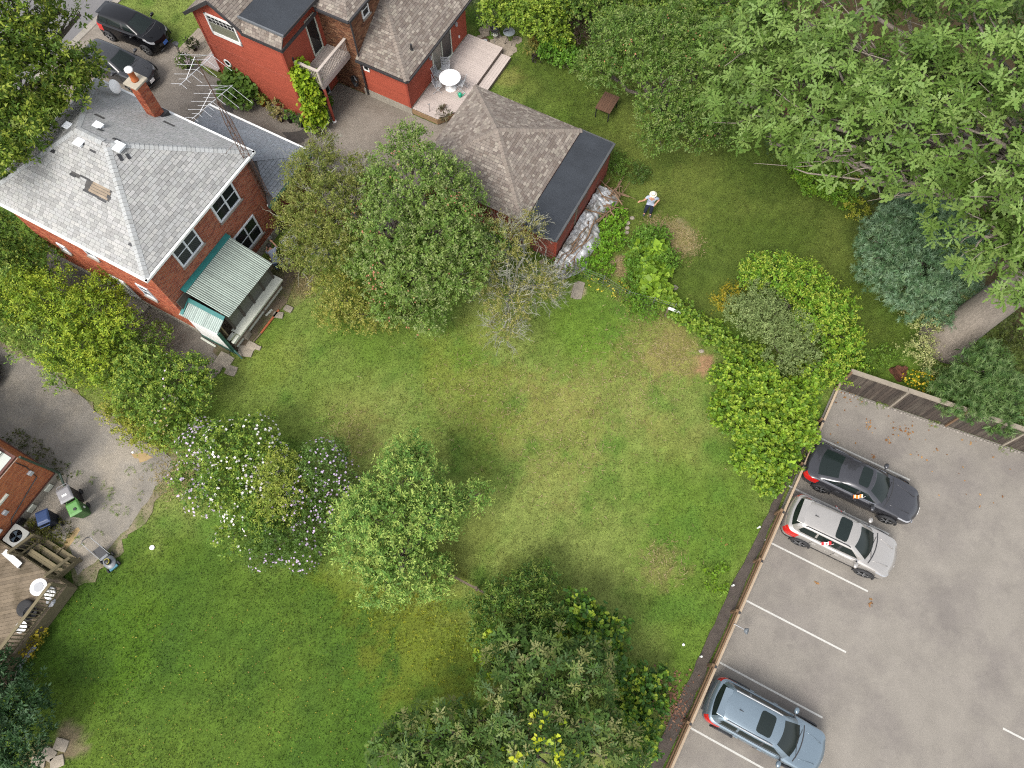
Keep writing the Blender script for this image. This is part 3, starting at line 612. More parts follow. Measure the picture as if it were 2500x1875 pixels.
def aerial(z, ang, n_, L0, L1, blen):
    "boom with swept cross elements, one half to each side"
    d = Vector((math.cos(ang), math.sin(ang), 0)); b0 = Vector((0, 0, z))-d*blen*.4
    bo = MB().tube([b0, b0+d*blen], .012, 5).build('aerial_boom', M_alu, tw)
    for i in range(n_):
        t = i/(n_-1); p = b0+d*blen*(.04+.92*t); L2 = (L0+(L1-L0)*t)*(1 if i % 2 == 0 else .55)
        for a in (R(180), R(318)): MB().tube([p+Vector((0, 0, .02)), p+Vector((math.cos(a), math.sin(a), .04))*L2], .007, 4).build('aerial_element', M_alu, bo)
    q = b0+d*blen*.4
    for k in (-1, 1): MB().tube([q+Vector((0, 0, .45)), q+d*blen*.4*k], .009, 4).build('aerial_brace', M_alu, bo)
aerial(10.3, R(236), 7, 1.15, .35, 1.75); aerial(8.75, R(232), 9, 1.3, .3, 2.1)
# ------------------------------------------------------------------ red house
M_red = mat('red_siding', S(200, 94, 68), .8, (1.2, .10), (25, .07), bump=.15, bs=40, stretch=(1, 1, 3), obj_rand=.05)
M_redtrim = mat('red_trim', S(186, 82, 60), .75, (2, .08))
M_flat = mat('rolled_roofing', S(66, 71, 78), .85, (1.0, .2), (24, .14), bump=.25, bs=120, stretch=(1, 1, 1), spec=.3)
M_trimdark = mat('dark_fascia', S(66, 64, 66), .7, (3, .1))
BROWN = var(S(164, 152, 141), 5, .10, 21)+var(S(140, 127, 118), 3, .1, 22)+var(S(184, 174, 160), 2, .06, 23)
BR2 = var(S(150, 104, 78), 5, .18, 24)+var(S(176, 132, 100), 3, .15, 25)+var(S(120, 84, 66), 2, .1, 26)
M_greydeck = mat('painted_balcony', S(206, 194, 184, .66), .7, (3, .1), (30, .06)); M_mauve = mat('mauve_trim', S(196, 182, 174, .62), .75, (3, .08))
rh = thing('red_house', 'red clapboard house with brown shingle roofs, a balcony and a sunroom', 'house', fv(RH), RH.a)
L0, GR, GZ = -5.15, -3.45, 6.05          # wing width, gable ridge, ridge height
front = Wall((L0, 0, 0), (1, 0, 0)); east = Wall((0, 0, 0), (0, 1, 0))
m = MB(); m.add([(L0, 0, 0), (0, 0, 0), (0, 0, 4.92), (-1.95, 0, 4.98), (GR, 0, GZ-.05), (L0, 0, 4.85), (L0, 6, 0), (0, 6, 0), (0, 6, 4.92), (-1.95, 6, 4.98), (GR, 6, GZ-.05), (L0, 6, 4.85)],
      [(0, 1, 2, 3, 4, 5), (11, 10, 9, 8, 7, 6), (0, 6, 7, 1), (1, 7, 8, 2), (5, 11, 6, 0), (2, 8, 9, 3), (3, 9, 10, 4), (4, 10, 11, 5)]); m.build('wall', M_redtrim, rh)
def gable(z, zz):
    if zz <= 4.86: return [(0, 5.15)]
    if zz <= 4.97: return [(0+(zz-4.85)/.67, 5.13)]
    a = (zz-4.85)/.71; b = 3.2-(zz-4.98)/.72
    return [(a, b)] if b-a > .1 else []
siding(front, rh, 0, 5.15, .05, 6.0, M_red, holes=[(.75, 2.58, 3.65, 4.95)], topfn=gable)
front.box('belt_trim', mat('belt_red', S(214, 108, 84), .75), rh, -.02, 5.17, .028, .05, 2.74, 2.85)
front.box('corner_board', M_redtrim, rh, 5.06, 5.19, -.05, .045, 0, 4.9); front.box('corner_board', M_redtrim, rh, -.04, .09, -.05, .045, 0, 4.85)
# gable window with a row of small panes over one large pane
fw = front.mb(); s0, s1, z0, z1 = .77, 2.55, 3.68, 4.92
fw.box(s0, s1, 0, .06, z0, z0+.17); fw.box(s0, s1, 0, .06, z1-.09, z1); fw.box(s0, s0+.09, 0, .06, z0, z1); fw.box(s1-.09, s1, 0, .06, z0, z1); wn = fw.build('window', M_white, rh)
front.box('pane', mat('blind_pane', S(150, 152, 132), .2, (3, .06)), wn, s0+.09, s1-.09, .0, .02, z0+.17, z1-.5)
for r_ in range(2):
    for c_ in range(7):
        a = s0+.09+(s1-s0-.18)*c_/7; front.box('pane', M_glass, wn, a+.015, a+(s1-s0-.18)/7-.015, .0, .02, z1-.5+.2*r_+.02, z1-.5+.2*r_+.19)
front.box('muntin_grid', M_white, wn, s0+.09, s1-.09, -.01, .015, z1-.5, z1-.09)
m = front.mb(); m.lathe([(.12, .03), (.21, .03), (.24, .05), (.21, .075), (.16, .07), (.12, .05)], (.82, 0, 1.86), 20, axis='Y'); ov = m.build('oval_window', M_white, rh, smooth=True); ov.scale = (1, 1, 1)
m = front.mb(); m.lathe([(.001, .055), (.16, .055)], (.82, 0, 1.86), 20, axis='Y'); m.build('oval_pane', M_glass, ov)
# roofs of the wing
gE, gR = 4.86, GZ
roof_plane(rh, 'roof', M_deckunder, M_shing, [(GR, -.25, gR), (-1.9, -.25, 4.99), (-1.9, 6, 4.99), (GR, 6, gR)], ((-1.9, -.25, 4.99), (-1.9, 6, 4.99)), .14, (.16, .2, .26), BROWN, budget=300, under=.12)
roof_plane(rh, 'roof', M_deckunder, M_shing, [(L0-.35, -.25, 4.62), (GR, -.25, gR), (GR, 6, gR), (L0-.35, 6, 4.62)], ((L0-.35, -.25, 4.62), (L0-.35, 6, 4.62)), .14, (.16, .2, .26), BROWN, budget=300, under=.12)
for a, b in (((GR, -.29, gR-.03), (-1.95, -.29, 4.98)), ((L0-.38, -.29, 4.56), (GR, -.29, gR-.03)), ((-2.0, -.3, 4.9), (.35, -.3, 4.9)), ((.36, -.32, 4.9), (.36, 2.5, 4.9))): MB().beam(a, b, .05, .16).build('fascia', M_trimdark, rh)
roof_plane(rh, 'roof', M_deckunder, M_shing, [(-1.98, -.28, 4.98), (.34, -.28, 4.98), (.34, .12, 5.5), (-1.98, .12, 5.5)], ((-1.98, -.28, 4.98), (.34, -.28, 4.98)), .14, (.16, .2, .26), BROWN, budget=300, under=.05)
box('dormer_wall', M_redtrim, rh, -2.0, .02, .1, 5, 4.9, 5.48); box('flat_roof', M_flat, rh, -2.08, .42, .06, 4.9, 5.5, 5.58); box('flat_roof_edge', mat('drip_edge', S(128, 132, 136), .5, (4, .1)), rh, -2.12, .46, -.02, .06, 5.49, 5.6); box('flat_roof_edge', M_trimdark, rh, .42, .47, .06, 4.9, 5.46, 5.585)
# side of the wing: siding, balcony door
siding(east, rh, 0.05, 2.95, .05, 4.86, M_red, holes=[(1.86, 2.66, 2.62, 4.72), (1.3, 2.2, 0, 2.05)])
def door(wl, parent, a, b, c, d, leaves=1, name='door', mt=None):
    m = wl.mb(); f = .06; m.box(a, b, 0, .06, d-f, d); m.box(a, a+f, 0, .06, c, d-f); m.box(b-f, b, 0, .06, c, d-f); m.box(a, b, 0, .09, c, c+.06); w_ = (b-a-f)/leaves
    for i in range(1, leaves): m.box(a+w_*i, a+w_*i+f, 0, .055, c+.06, d-f)
    o = m.build(name, mt or M_cream, parent)
    for i in range(leaves): wl.box('pane', M_glass if i != 0 or leaves == 1 else mat('curtain_pane', S(150, 146, 134), .25, (4, .1)), o, a+f+w_*i, a+w_*(i+1), -.02, .02, c+.06, d-f)
    return o
door(east, rh, 1.87, 2.65, 2.64, 4.7); door(east, rh, 1.32, 2.18, .02, 2.02, mt=M_grey)
# brick block of the main house
BV = 2.95
mh = Wall((0, BV, 0), (1, 0, 0)); mhe = Wall((2.0, BV, 0), (0, 1, 0))
box('wall', M_mortar, rh, .01, 1.99, BV+.01, 12, 0, 5.15)
field(rh, 'brick', M_brick, mh.o, mh.ex, mh.up, [(0, .02), (2.0, .02), (2.0, 5.15), (0, 5.15)], .075, (.2,), .011, .009, BR2, budget=200)
field(rh, 'brick', M_brick, mhe.o, mhe.ex, mhe.up, [(0, .02), (9, .02), (9, 5.15), (0, 5.15)], .075, (.2,), .011, .009, BR2, budget=300, holes=[(.85, 1.45, 4.15, 5.0)])
window(mhe, rh, .87, 1.43, 4.2, 4.98, 1, True, .06, True)
roof_plane(rh, 'roof', M_deckunder, M_shing, [(-2.5, 2.5, 5.2), (2.25, 2.5, 5.2), (0, 5.6, 7.0), (-2.5, 5.6, 7.0)], ((-2.5, 2.5, 5.2), (2.25, 2.5, 5.2)), .14, (.16, .2, .26), BROWN, budget=300)
roof_plane(rh, 'roof', M_deckunder, M_shing, [(2.25, 2.5, 5.2), (2.25, 13, 5.2), (0, 13, 7.0), (0, 5.6, 7.0)], ((2.25, 2.5, 5.2), (2.25, 13, 5.2)), .14, (.16, .2, .26), BROWN, budget=300)
for a, b in (((.4, 2.46, 5.15), (2.3, 2.46, 5.15)), ((2.3, 2.46, 5.15), (2.3, 13, 5.15))): MB().beam(a, b, .1, .11).build('gutter', M_trimdark, rh)
MB().tube([(2.05, 2.84, 5.1), (2.05, 2.84, .2)], .045, 8).build('downpipe', M_trimdark, rh)
# sunroom
su0, su1, sv0, sv1 = 2.0, 4.72, BV, 8.85
box('sunroom_wall', M_redtrim, rh, su0+.01, su1-.01, sv0+.02, sv1-.01, .5, 2.72); box('sunroom_foundation', M_found, rh, su0-.2, su1+.04, sv0-.03, sv1, -.05, .5)
sf = Wall((su0, sv0, 0), (1, 0, 0)); se = Wall((su1, sv0, 0), (0, 1, 0)); sn = Wall((su1, sv1, 0), (-1, 0, 0))
siding(sf, rh, 0, su1-su0, .5, 2.62, M_red, holes=[(.1, .5, 1.85, 2.5)]); siding(se, rh, 0, sv1-sv0, .5, 2.62, M_red, holes=[(2.35, 4.3, .5, 2.55)])
window(sf, rh, .12, .48, 1.87, 2.5, 1, False, .05, False); door(se, rh, 2.37, 4.28, .5, 2.5, 2)
for a in (2.1, 4.75): se.box('wall_lamp', M_grey, rh, a, a+.1, .03, .16, 1.9, 2.15, bevel=.02)
se.box('outlet_cover', M_white, rh, 5.0, 5.1, .03, .08, .95, 1.07)
sf.box('corner_board', M_redtrim, rh, su1-su0-.07, su1-su0+.04, -.04, .042, .5, 2.65)
e1, e2, e3 = (1.95, 2.67, 2.68), (4.98, 2.67, 2.68), (4.98, 9.15, 2.68); tp, tq = (2.02, 5.63, 4.32), (2.02, 9.15, 4.32)
roof_plane(rh, 'sunroom_roof', M_deckunder, M_shing, [e1, e2, tp], (e1, e2), .14, (.16, .2, .26), BROWN, budget=300)
roof_plane(rh, 'sunroom_roof', M_deckunder, M_shing, [e2, e3, tq, tp], (e2, e3), .14, (.16, .2, .26), BROWN, budget=300)
caps(rh, M_shing, e2, tp, BROWN)
for a, b in ((e1, e2), (e2, e3)):
    a, b = Vector(a), Vector(b); d = (b-a).normalized(); o_ = Vector((d.y, -d.x, -.02))*.04; MB().beam(a+o_-Vector((0, 0, .08)), b+o_-Vector((0, 0, .08)), .08, .1).build('gutter', M_trimdark, rh)
m = MB(); m.M = Matrix.Translation((4.35, 4.25, 3.05)); m.lathe([(.09, 0), (.06, .05), (.05, .3), (.06, .32), (.0, .33)], n=10); m.build('vent_pipe', M_black, rh)
# balcony
bal = box('balcony', M_mauve, rh, 0.04, 1.42, .5, BV-.02, 2.33, 2.58)
for i in range(10): box('deck_board', M_greydeck, bal, .05+i*.136, .05+i*.136+.128, .52, BV-.03, 2.58, 2.605)
MB().beam((0, .5, 3.52), (1.42, .5, 3.52), .14, .05).build('rail', M_greydeck, bal); MB().beam((1.38, .43, 3.521), (1.38, BV-.05, 3.521), .14, .05).build('rail', M_greydeck, bal)
MB().beam((0, .5, 2.7), (1.36, .5, 2.7), .05, .05).build('rail', M_greydeck, bal); MB().beam((1.38, .53, 2.7), (1.38, BV-.05, 2.7), .05, .05).build('rail', M_greydeck, bal)
for i in range(12): box('baluster', M_greydeck, bal, .06+i*.11, .06+i*.11+.035, .482, .518, 2.725, 3.495)
for i in range(21): box('baluster', M_greydeck, bal, 1.362, 1.398, .6+i*.11, .6+i*.11+.035, 2.725, 3.495)
for (x, y) in ((1.38, .5), (.05, .46)): box('newel_post', M_greydeck, bal, x-.045, x+.045, y-.045, y+.045, 2.58, 3.49)
MB().lathe([(.04, 0), (.06, .03), (.05, .1), (.07, .16), (.03, .22), (.005, .24)], (.0, .46, 3.56), 10).build('lantern', M_black, bal, smooth=True)
m = MB(); m.lathe([(.07, 0), (.075, .1), (.075, 2.33)], (1.36, .56, 0), 14); ps_ = m.build('column', M_redtrim, rh, smooth=True); m = MB(); m.lathe([(.12, 0), (.12, .06), (.08, .1)], (1.36, .56, .02), 16); m.build('column_base', M_white, ps_)
# ------------------------------------------------------------------ front step and stone path
M_lightdeck = mat('pale_decking', S(214, 199, 190, .58), .8, (2, .06), (30, .06), bump=.15, bs=30, obj_rand=.05); M_deckface = mat('deck_fascia', S(150, 134, 122), .85, (3, .12), obj_rand=.05)
M_flag = mat('flagstone', S(178, 164, 146), .95, (3, .18), (40, .14), bump=.4, obj_rand=.14)
fs = thing('front_step', 'pale slatted front step beside the red wall', 'step', tuple(RH.w(0, 0)), RH.a)
for i in range(9): box('step_board', M_lightdeck, fs, -8.1+.13*i+.9, -8.1+.13*i+.9+.122, .35, 2.6, .12, .22)
stp = thing('stone_path', 'pale stone block path by the front step', 'path', tuple(RH.w(0, 0)), RH.a); stp['kind'] = 'structure'
for i in range(6):
    for j in range(5): box('paving_stone', M_flag, stp, -9.1+.31*i, -9.1+.31*i+.295, .5+.4*j+.1*(i % 2), .5+.4*j+.385+.1*(i % 2), .0, .045+.004*((i*j) % 3))
# ------------------------------------------------------------------ deck
dk = thing('timber_deck', 'low pale timber deck with one long step beside the sunroom', 'deck', fv(RH), RH.a)
def dpoly(v): return 6.95 if v > 3.85 else 6.3+(v-2.98)/.87*.62
n_ = 44; wd_ = (8.95-2.98)/n_
for i in range(n_):
    a = 2.98+i*wd_; b = a+wd_-.008; m = MB(); m.prism([(su1+.06, a), (dpoly(a), a), (dpoly(b), b), (su1+.06, b)], .42, .455); m.build('deck_plank', M_lightdeck, dk)
M_tanface = mat('tan_fascia', S(178, 146, 108), .85, (3, .12))
MB().beam((su1+.05, 2.95, .26), (6.32, 2.95, .26), .04, .3).build('fascia', M_tanface, dk); MB().beam((6.32, 2.95, .26), (6.95, 3.82, .26), .04, .3).build('fascia', M_tanface, dk); MB().beam((6.93, 3.85, .26), (6.93, 8.95, .26), .04, .3).build('fascia', M_deckface, dk); MB().beam((su1+.05, 8.94, .26), (6.92, 8.94, .26), .04, .3).build('fascia', M_deckface, dk)
for i in range(4): box('step_plank', M_lightdeck, dk, 6.97+i*.148, 6.97+i*.148+.14, 5.85, 8.75, .2, .235)
box('step_riser', M_deckface, dk, 7.53, 7.555, 5.87, 8.73, .0, .199); box('step_riser', M_deckface, dk, 6.98, 7.53, 5.86, 5.885, 0, .199)
# flagstones, kettle barbecue, bistro table
fg = thing('flagstone_patio', 'rough tan flagstones set in grass by the deck', 'patio', fv(RH), RH.a); fg['kind'] = 'structure'
for (x, y) in ((1033+150, 82), (1180, 75), (1190, 68), (1172, 95), (1205, 105), (1222, 110), (1235, 118), (1248, 110), (1262, 98), (1250, 122), (1215, 92), (1230, 98), (1240, 130), (1200, 60)):
    q = RH.px(x, y); m = MB(); r_ = random.Random(x*3+y); k = 7; m.prism([(q.x+.29*math.cos(2*math.pi*i/k)*(.85+.3*r_.random()), q.y+.29*math.sin(2*math.pi*i/k)*(.85+.3*r_.random())) for i in range(k)], 0, .04+.01*r_.random()); m.build('flagstone', M_flag, fg)
def at(fr, px, py, z=0): return tuple(U(px, py, z))
bq = thing('kettle_barbecue', 'black kettle barbecue on the flagstones', 'barbecue', RH.w(6.05, 9.72, 0)); 
M_enamel = mat('black_enamel', (.02, .024, .028), .18, coat=.6)
m = MB(); m.lathe([(.05, .5), (.2, .54), (.28, .66), (.29, .74)], n=24); m.build('bowl', M_enamel, bq, smooth=True)
m = MB(); m.lathe([(.295, .74), (.28, .85), (.2, .96), (.08, 1.02), (.002, 1.03)], n=24); ld = m.build('lid', M_enamel, bq, smooth=True); MB().tube([(-.07, 0, 1.02), (-.07, 0, 1.08), (.07, 0, 1.08), (.07, 0, 1.02)], .015, 6).build('handle', M_black, ld)
for k in range(3): a = 2*math.pi*k/3+.3; MB().tube([(.2*math.cos(a), .2*math.sin(a), .6), (.32*math.cos(a), .32*math.sin(a), .02)], .014, 6).build('leg', M_steel, bq)
MB().lathe([(.002, .3), (.14, .3), (.15, .34)], n=16).build('ash_tray', M_cream, bq)
q = U(1188, 104); tr = thing('brazier_bowl', 'rusty bowl of ash on the flagstones below the barbecue', 'bowl', (q.x-.1, q.y, .03)); MB().lathe([(.05, .0), (.2, .06), (.24, .12), (.2, .1), (.002, .09)], n=16).build('bowl', M_rust, tr, smooth=True); MB().lathe([(.002, .11), (.14, .1), (.17, .1)], n=14).build('ash', M_grey, tr)
bt = thing('bistro_table', 'round grey metal bistro table on thin legs', 'table', RH.w(6.85, 9.85, .03))
M_slate = mat('grey_tabletop', S(140, 148, 154), .4, (5, .12)); m = MB(); m.lathe([(.002, .7), (.32, .7), (.335, .715), (.32, .73), (.002, .735)], n=28); m.build('table_top', M_slate, bt, smooth=True)
for k in range(4): a = math.pi/2*k+.5; MB().tube([(.05*math.cos(a), .05*math.sin(a), .7), (.14*math.cos(a), .14*math.sin(a), .35), (.3*math.cos(a), .3*math.sin(a), 0)], .012, 6).build('leg', M_black, bt)
tg = thing('barbecue_tongs', 'dark barbecue tongs lying across the bistro table', 'tongs', RH.w(6.75, 9.85, .775)); MB().beam((-.2, -.08, 0), (.1, .06, 0), .03, .02).build('tong_arm', M_black, tg); MB().beam((-.2, -.05, 0), (.1, .075, 0), .02, .02).build('tong_arm', M_black, tg)
# deck furniture
wt = thing('pedestal_table', 'round white pedestal table on the pale deck', 'table', RH.w(5.87, 5.13, .457))
M_gloss = mat('white_gloss', (.8, .8, .8), .25, spec=.5)
m = MB(); m.lathe([(.002, .70), (.3, .705), (.56, .72), (.575, .735), (.56, .745), (.002, .747)], n=40); m.build('table_top', M_gloss, wt, smooth=True)
m = MB(); m.lathe([(.31, 0), (.31, .012), (.2, .03), (.06, .1), (.04, .3), (.05, .6), (.12, .69)], n=28); m.build('pedestal', M_gloss, wt, smooth=True)
M_chairf = mat('chair_frame', (.55, .57, .6), .35, metal=.4); M_sling = mat('chair_slat', S(206, 208, 212), .5, (6, .06))
def patio_chair():
    c = thing('patio_chair', 'x', 'chair', group='slatted patio chairs round the white table')
    for s_ in (-.22, .22):
        MB().tube([(s_, -.2, 0), (s_, .12, .44), (s_, .26, .9)], .014, 6).build('leg', M_chairf, c); MB().tube([(s_, .28, 0), (s_, -.2, .44)], .014, 6).build('leg', M_chairf, c)
    for i in range(5): box('seat_slat', M_sling, c, -.22, .22, -.22+i*.075, -.22+i*.075+.055, .44, .455)
    for i in range(5):
        y = .125+.027*i; z = .5+.083*i; m = MB(); m.beam((-.22, y, z), (.22, y, z), .015, .06); m.build('back_slat', M_sling, c)
    return c
chairs = [((5.35, 4.65), 125, 'slatted folding chair at the white table nearest the deck fascia end'), ((4.98, 5.29), 95, 'slatted reclined chair backed against the red wall by the table'), ((5.13, 5.9), 30, 'white slatted chair between table and sliding door'), ((6.45, 5.3), -75, 'slatted folding chair at the table beside the watering can')]
chairs = [(p, a, l.replace('nearest the deck fascia end', 'between table and corner board')) for p, a, l in chairs]
c0 = patio_chair()
for i, ((u, v), a, lb) in enumerate(chairs):
    c = c0 if i == 0 else copy_tree(c0); c.location = RH.w(u, v, .457); c.rotation_euler = (0, 0, RH.a+R(a)); c['label'] = lb
wc = thing('watering_can', 'turquoise green watering can standing on the deck', 'watering can', RH.w(6.6, 4.85, .457)); M_mint = mat('mint_plastic', S(40, 190, 148, .6), .4)
MB().lathe([(.09, 0), (.1, .03), (.1, .2), (.07, .24), (.03, .25)], n=16).build('body', M_mint, wc, smooth=True); MB().tube([(.09, 0, .06), (.2, 0, .16), (.27, 0, .26)], [.025, .018, .014], 8).build('spout', M_mint, wc); MB().tube([(-.03, 0, .24), (-.06, 0, .33), (-.16, 0, .26), (-.1, 0, .08)], .012, 6).build('handle', M_mint, wc)
dp = thing('door_mat', 'narrow brown mat strip lying on the deck', 'mat', RH.w(6.2, 3.75, .457), RH.a); box('mat_pile', mat('brown_mat', S(128, 106, 94), .95, (20, .2)), dp, -.06, .06, -.28, .28, 0, .012)
# hose reel on the brick wall
hr = thing('hose_reel', 'black garden hose coiled on a reel on the brick wall', 'hose reel', RH.w(1.45, BV-.03, .95), RH.a)
box('bracket', M_grey, hr, -.1, .1, -.06, 0.0, -.1, .1)
for k in range(5): m = MB(); m.tube([(.15*math.cos(a_)*(1+.1*k), -.08-.03*k, .27*math.sin(a_)*(1+.08*k)) for a_ in np.linspace(0, 2*math.pi, 17)], .02, 6); m.build('hose_coil', M_black, hr)
# ------------------------------------------------------------------ garage
ga = thing('garage', 'red clapboard garage with a brown hipped roof and a flat black end roof', 'garage', fv(GA), GA.a)
box('wall', M_redtrim, ga, -7.25, .04, .1, 5.85, 0, 2.25)
g1 = Wall((-7.25, .1, 0), (1, 0, 0)); g2 = Wall((.04, .1, 0), (0, 1, 0)); M_oldred = mat('old_red_siding', S(166, 82, 64), .85, (2, .2), (30, .15), bump=.3, bs=40, c2=S(128, 84, 70), s2=1.4, obj_rand=.08)
siding(g1, ga, 0, 7.29, .05, 2.2, M_oldred, .1); siding(g2, ga, 0, 5.75, .05, 2.2, M_oldred, .1)
g2.box('vertical_board', M_wood, ga, 1.9, 2.1, .029, .045, .1, 2.2); g1.box('corner_board', M_redtrim, ga, 7.2, 7.32, -.04, .04, 0, 2.2)
gs, ge, gn, gw = (-1.58, -.2, 2.42), (-1.58, 5.85, 2.42), (-7.5, 5.85, 2.42), (-7.5, -.2, 2.42); gp = (-4.55, 2.8, 3.95)
for a, b in ((gw, gs), (gs, ge), (ge, gn), (gn, gw)): roof_plane(ga, 'roof', M_deckunder, M_shing, [a, b, gp], (a, b), .14, (.15, .2, .25), BROWN, budget=100)
for p in (gs, ge, gn, gw): caps(ga, M_shing, p, gp, BROWN)
m = MB(); m.prism([(-1.57, -.12), (-1.45, -.34), (.12, -.34), (.12, 5.85), (-1.57, 5.85)], 2.28, 2.37); m.build('flat_roof', M_flat, ga)
M_rim = mat('rim_metal', S(96, 98, 100), .5, (4, .12))
MB().beam((.17, -.36, 2.34), (.17, 5.88, 2.34), .1, .12).build('flat_roof_edge', M_rim, ga); MB().beam((-1.5, -.37, 2.34), (.12, -.37, 2.34), .06, .12).build('flat_roof_edge', M_rim, ga); MB().beam((-1.57, 5.88, 2.34), (.12, 5.88, 2.34), .06, .12).build('flat_roof_edge', M_rim, ga)
for i in range(1, 6): box('roofing_seam', M_flat, ga, -1.55, .1, -.2+i*1.0, -.2+i*1.0+.02, 2.37, 2.376)
# brown fence between the driveway and the garden
bf = thing('brown_fence', 'low brown timber fence behind the apple tree along the driveway', 'fence', (0, 0, 0)); M_brownf = mat('brown_stain', S(140, 84, 56), .85, (4, .2), obj_rand=.12)
fa, fb = RH.w(-1.5, -4.75), RH.w(9.3, -4.75)
for i in range(72): 
    p = fa.lerp(fb, i/72); m = MB(); m.M = Matrix.Translation(p) @ Matrix.Rotation(RH.a, 4, 'Z'); m.box(0, .14, -.012, .012, .05, 1.25+.02*((i*7) % 3)); m.build('picket', M_brownf, bf)
for z in (.35, 1.0): m = MB(); m.beam(fa+Vector((0, 0, z))+RH.e2*.04, fb+Vector((0, 0, z))+RH.e2*.04, .04, .09); m.build('rail', M_brownf, bf)
m = MB(); m.beam(fa+Vector((0, 0, 1.31)), fb+Vector((0, 0, 1.31)), .12, .035); m.build('cap_rail', M_barew, bf)
# ------------------------------------------------------------------ cars
M_tyre = mat('tyre_rubber', (.02, .02, .021), .85, (20, .2)); M_rimm = mat('alloy_rim', (.42, .43, .45), .3, metal=.8); M_cglass = mat('car_glass', (.010, .015, .014), .05, spec=.3)
M_lens = mat('headlamp_lens', (.30, .31, .33), .1, spec=.6, coat=.3); M_redlens = mat('tail_lamp_lens', (.42, .012, .01), .15, coat=.5); M_amber = mat('amber_lens', (.7, .25, .04), .2)
M_cladding = mat('black_cladding', (.022, .022, .024), .6, (10, .2)); M_chrome = mat('chrome', (.75, .76, .78), .12, metal=1); M_seam = mat('panel_gap', (.008, .008, .009), .7)
def carpaint(name, c, metal=.35, rough=.28, coat=.8, spec=.5): return mat(name, c, rough, (2.5, .04), metal=metal, coat=coat, spec=spec)
def ring(xf, xr, wf, wr, r, bowf, bowr, zf, nf=6, nc=5, ns=14):
    "closed plan outline from front centre round the left side to the rear and back; width wf at the front corner, wr at the rear"
    def half(x1, wend, bow, sgn):
        mid = (xf+xr)/2; P = []
        for i in range(nf): y = (wend-r)*i/nf; P.append((x1-sgn*bow*(y/wend)**2, y))
        for i in range(nc+1):
            a = math.pi/2*i/nc; P.append((x1-sgn*(bow*((wend-r)/wend)**2+r*(1-math.cos(a))*1.0), wend-r+r*math.sin(a)))
        x2 = P[-1][0]; wm = max(wf, wr, (wf+wr)/2*1.015)
        for i in range(1, ns+1):
            t = i/ns; x = x2+(mid-x2)*t; P.append((x, wend+(wm-wend)*math.sin(t*math.pi/2)))
        return P
    f = half(xf, wf, bowf, 1); b = half(xr, wr, bowr, -1)
    L = f+b[::-1][1:]              # front centre -> rear centre, left side
    full = L+[(x, -y) for (x, y) in L[::-1][1:-1]]
    return [Vector((x, y, zf(x, y))) for (x, y) in full], len(L)
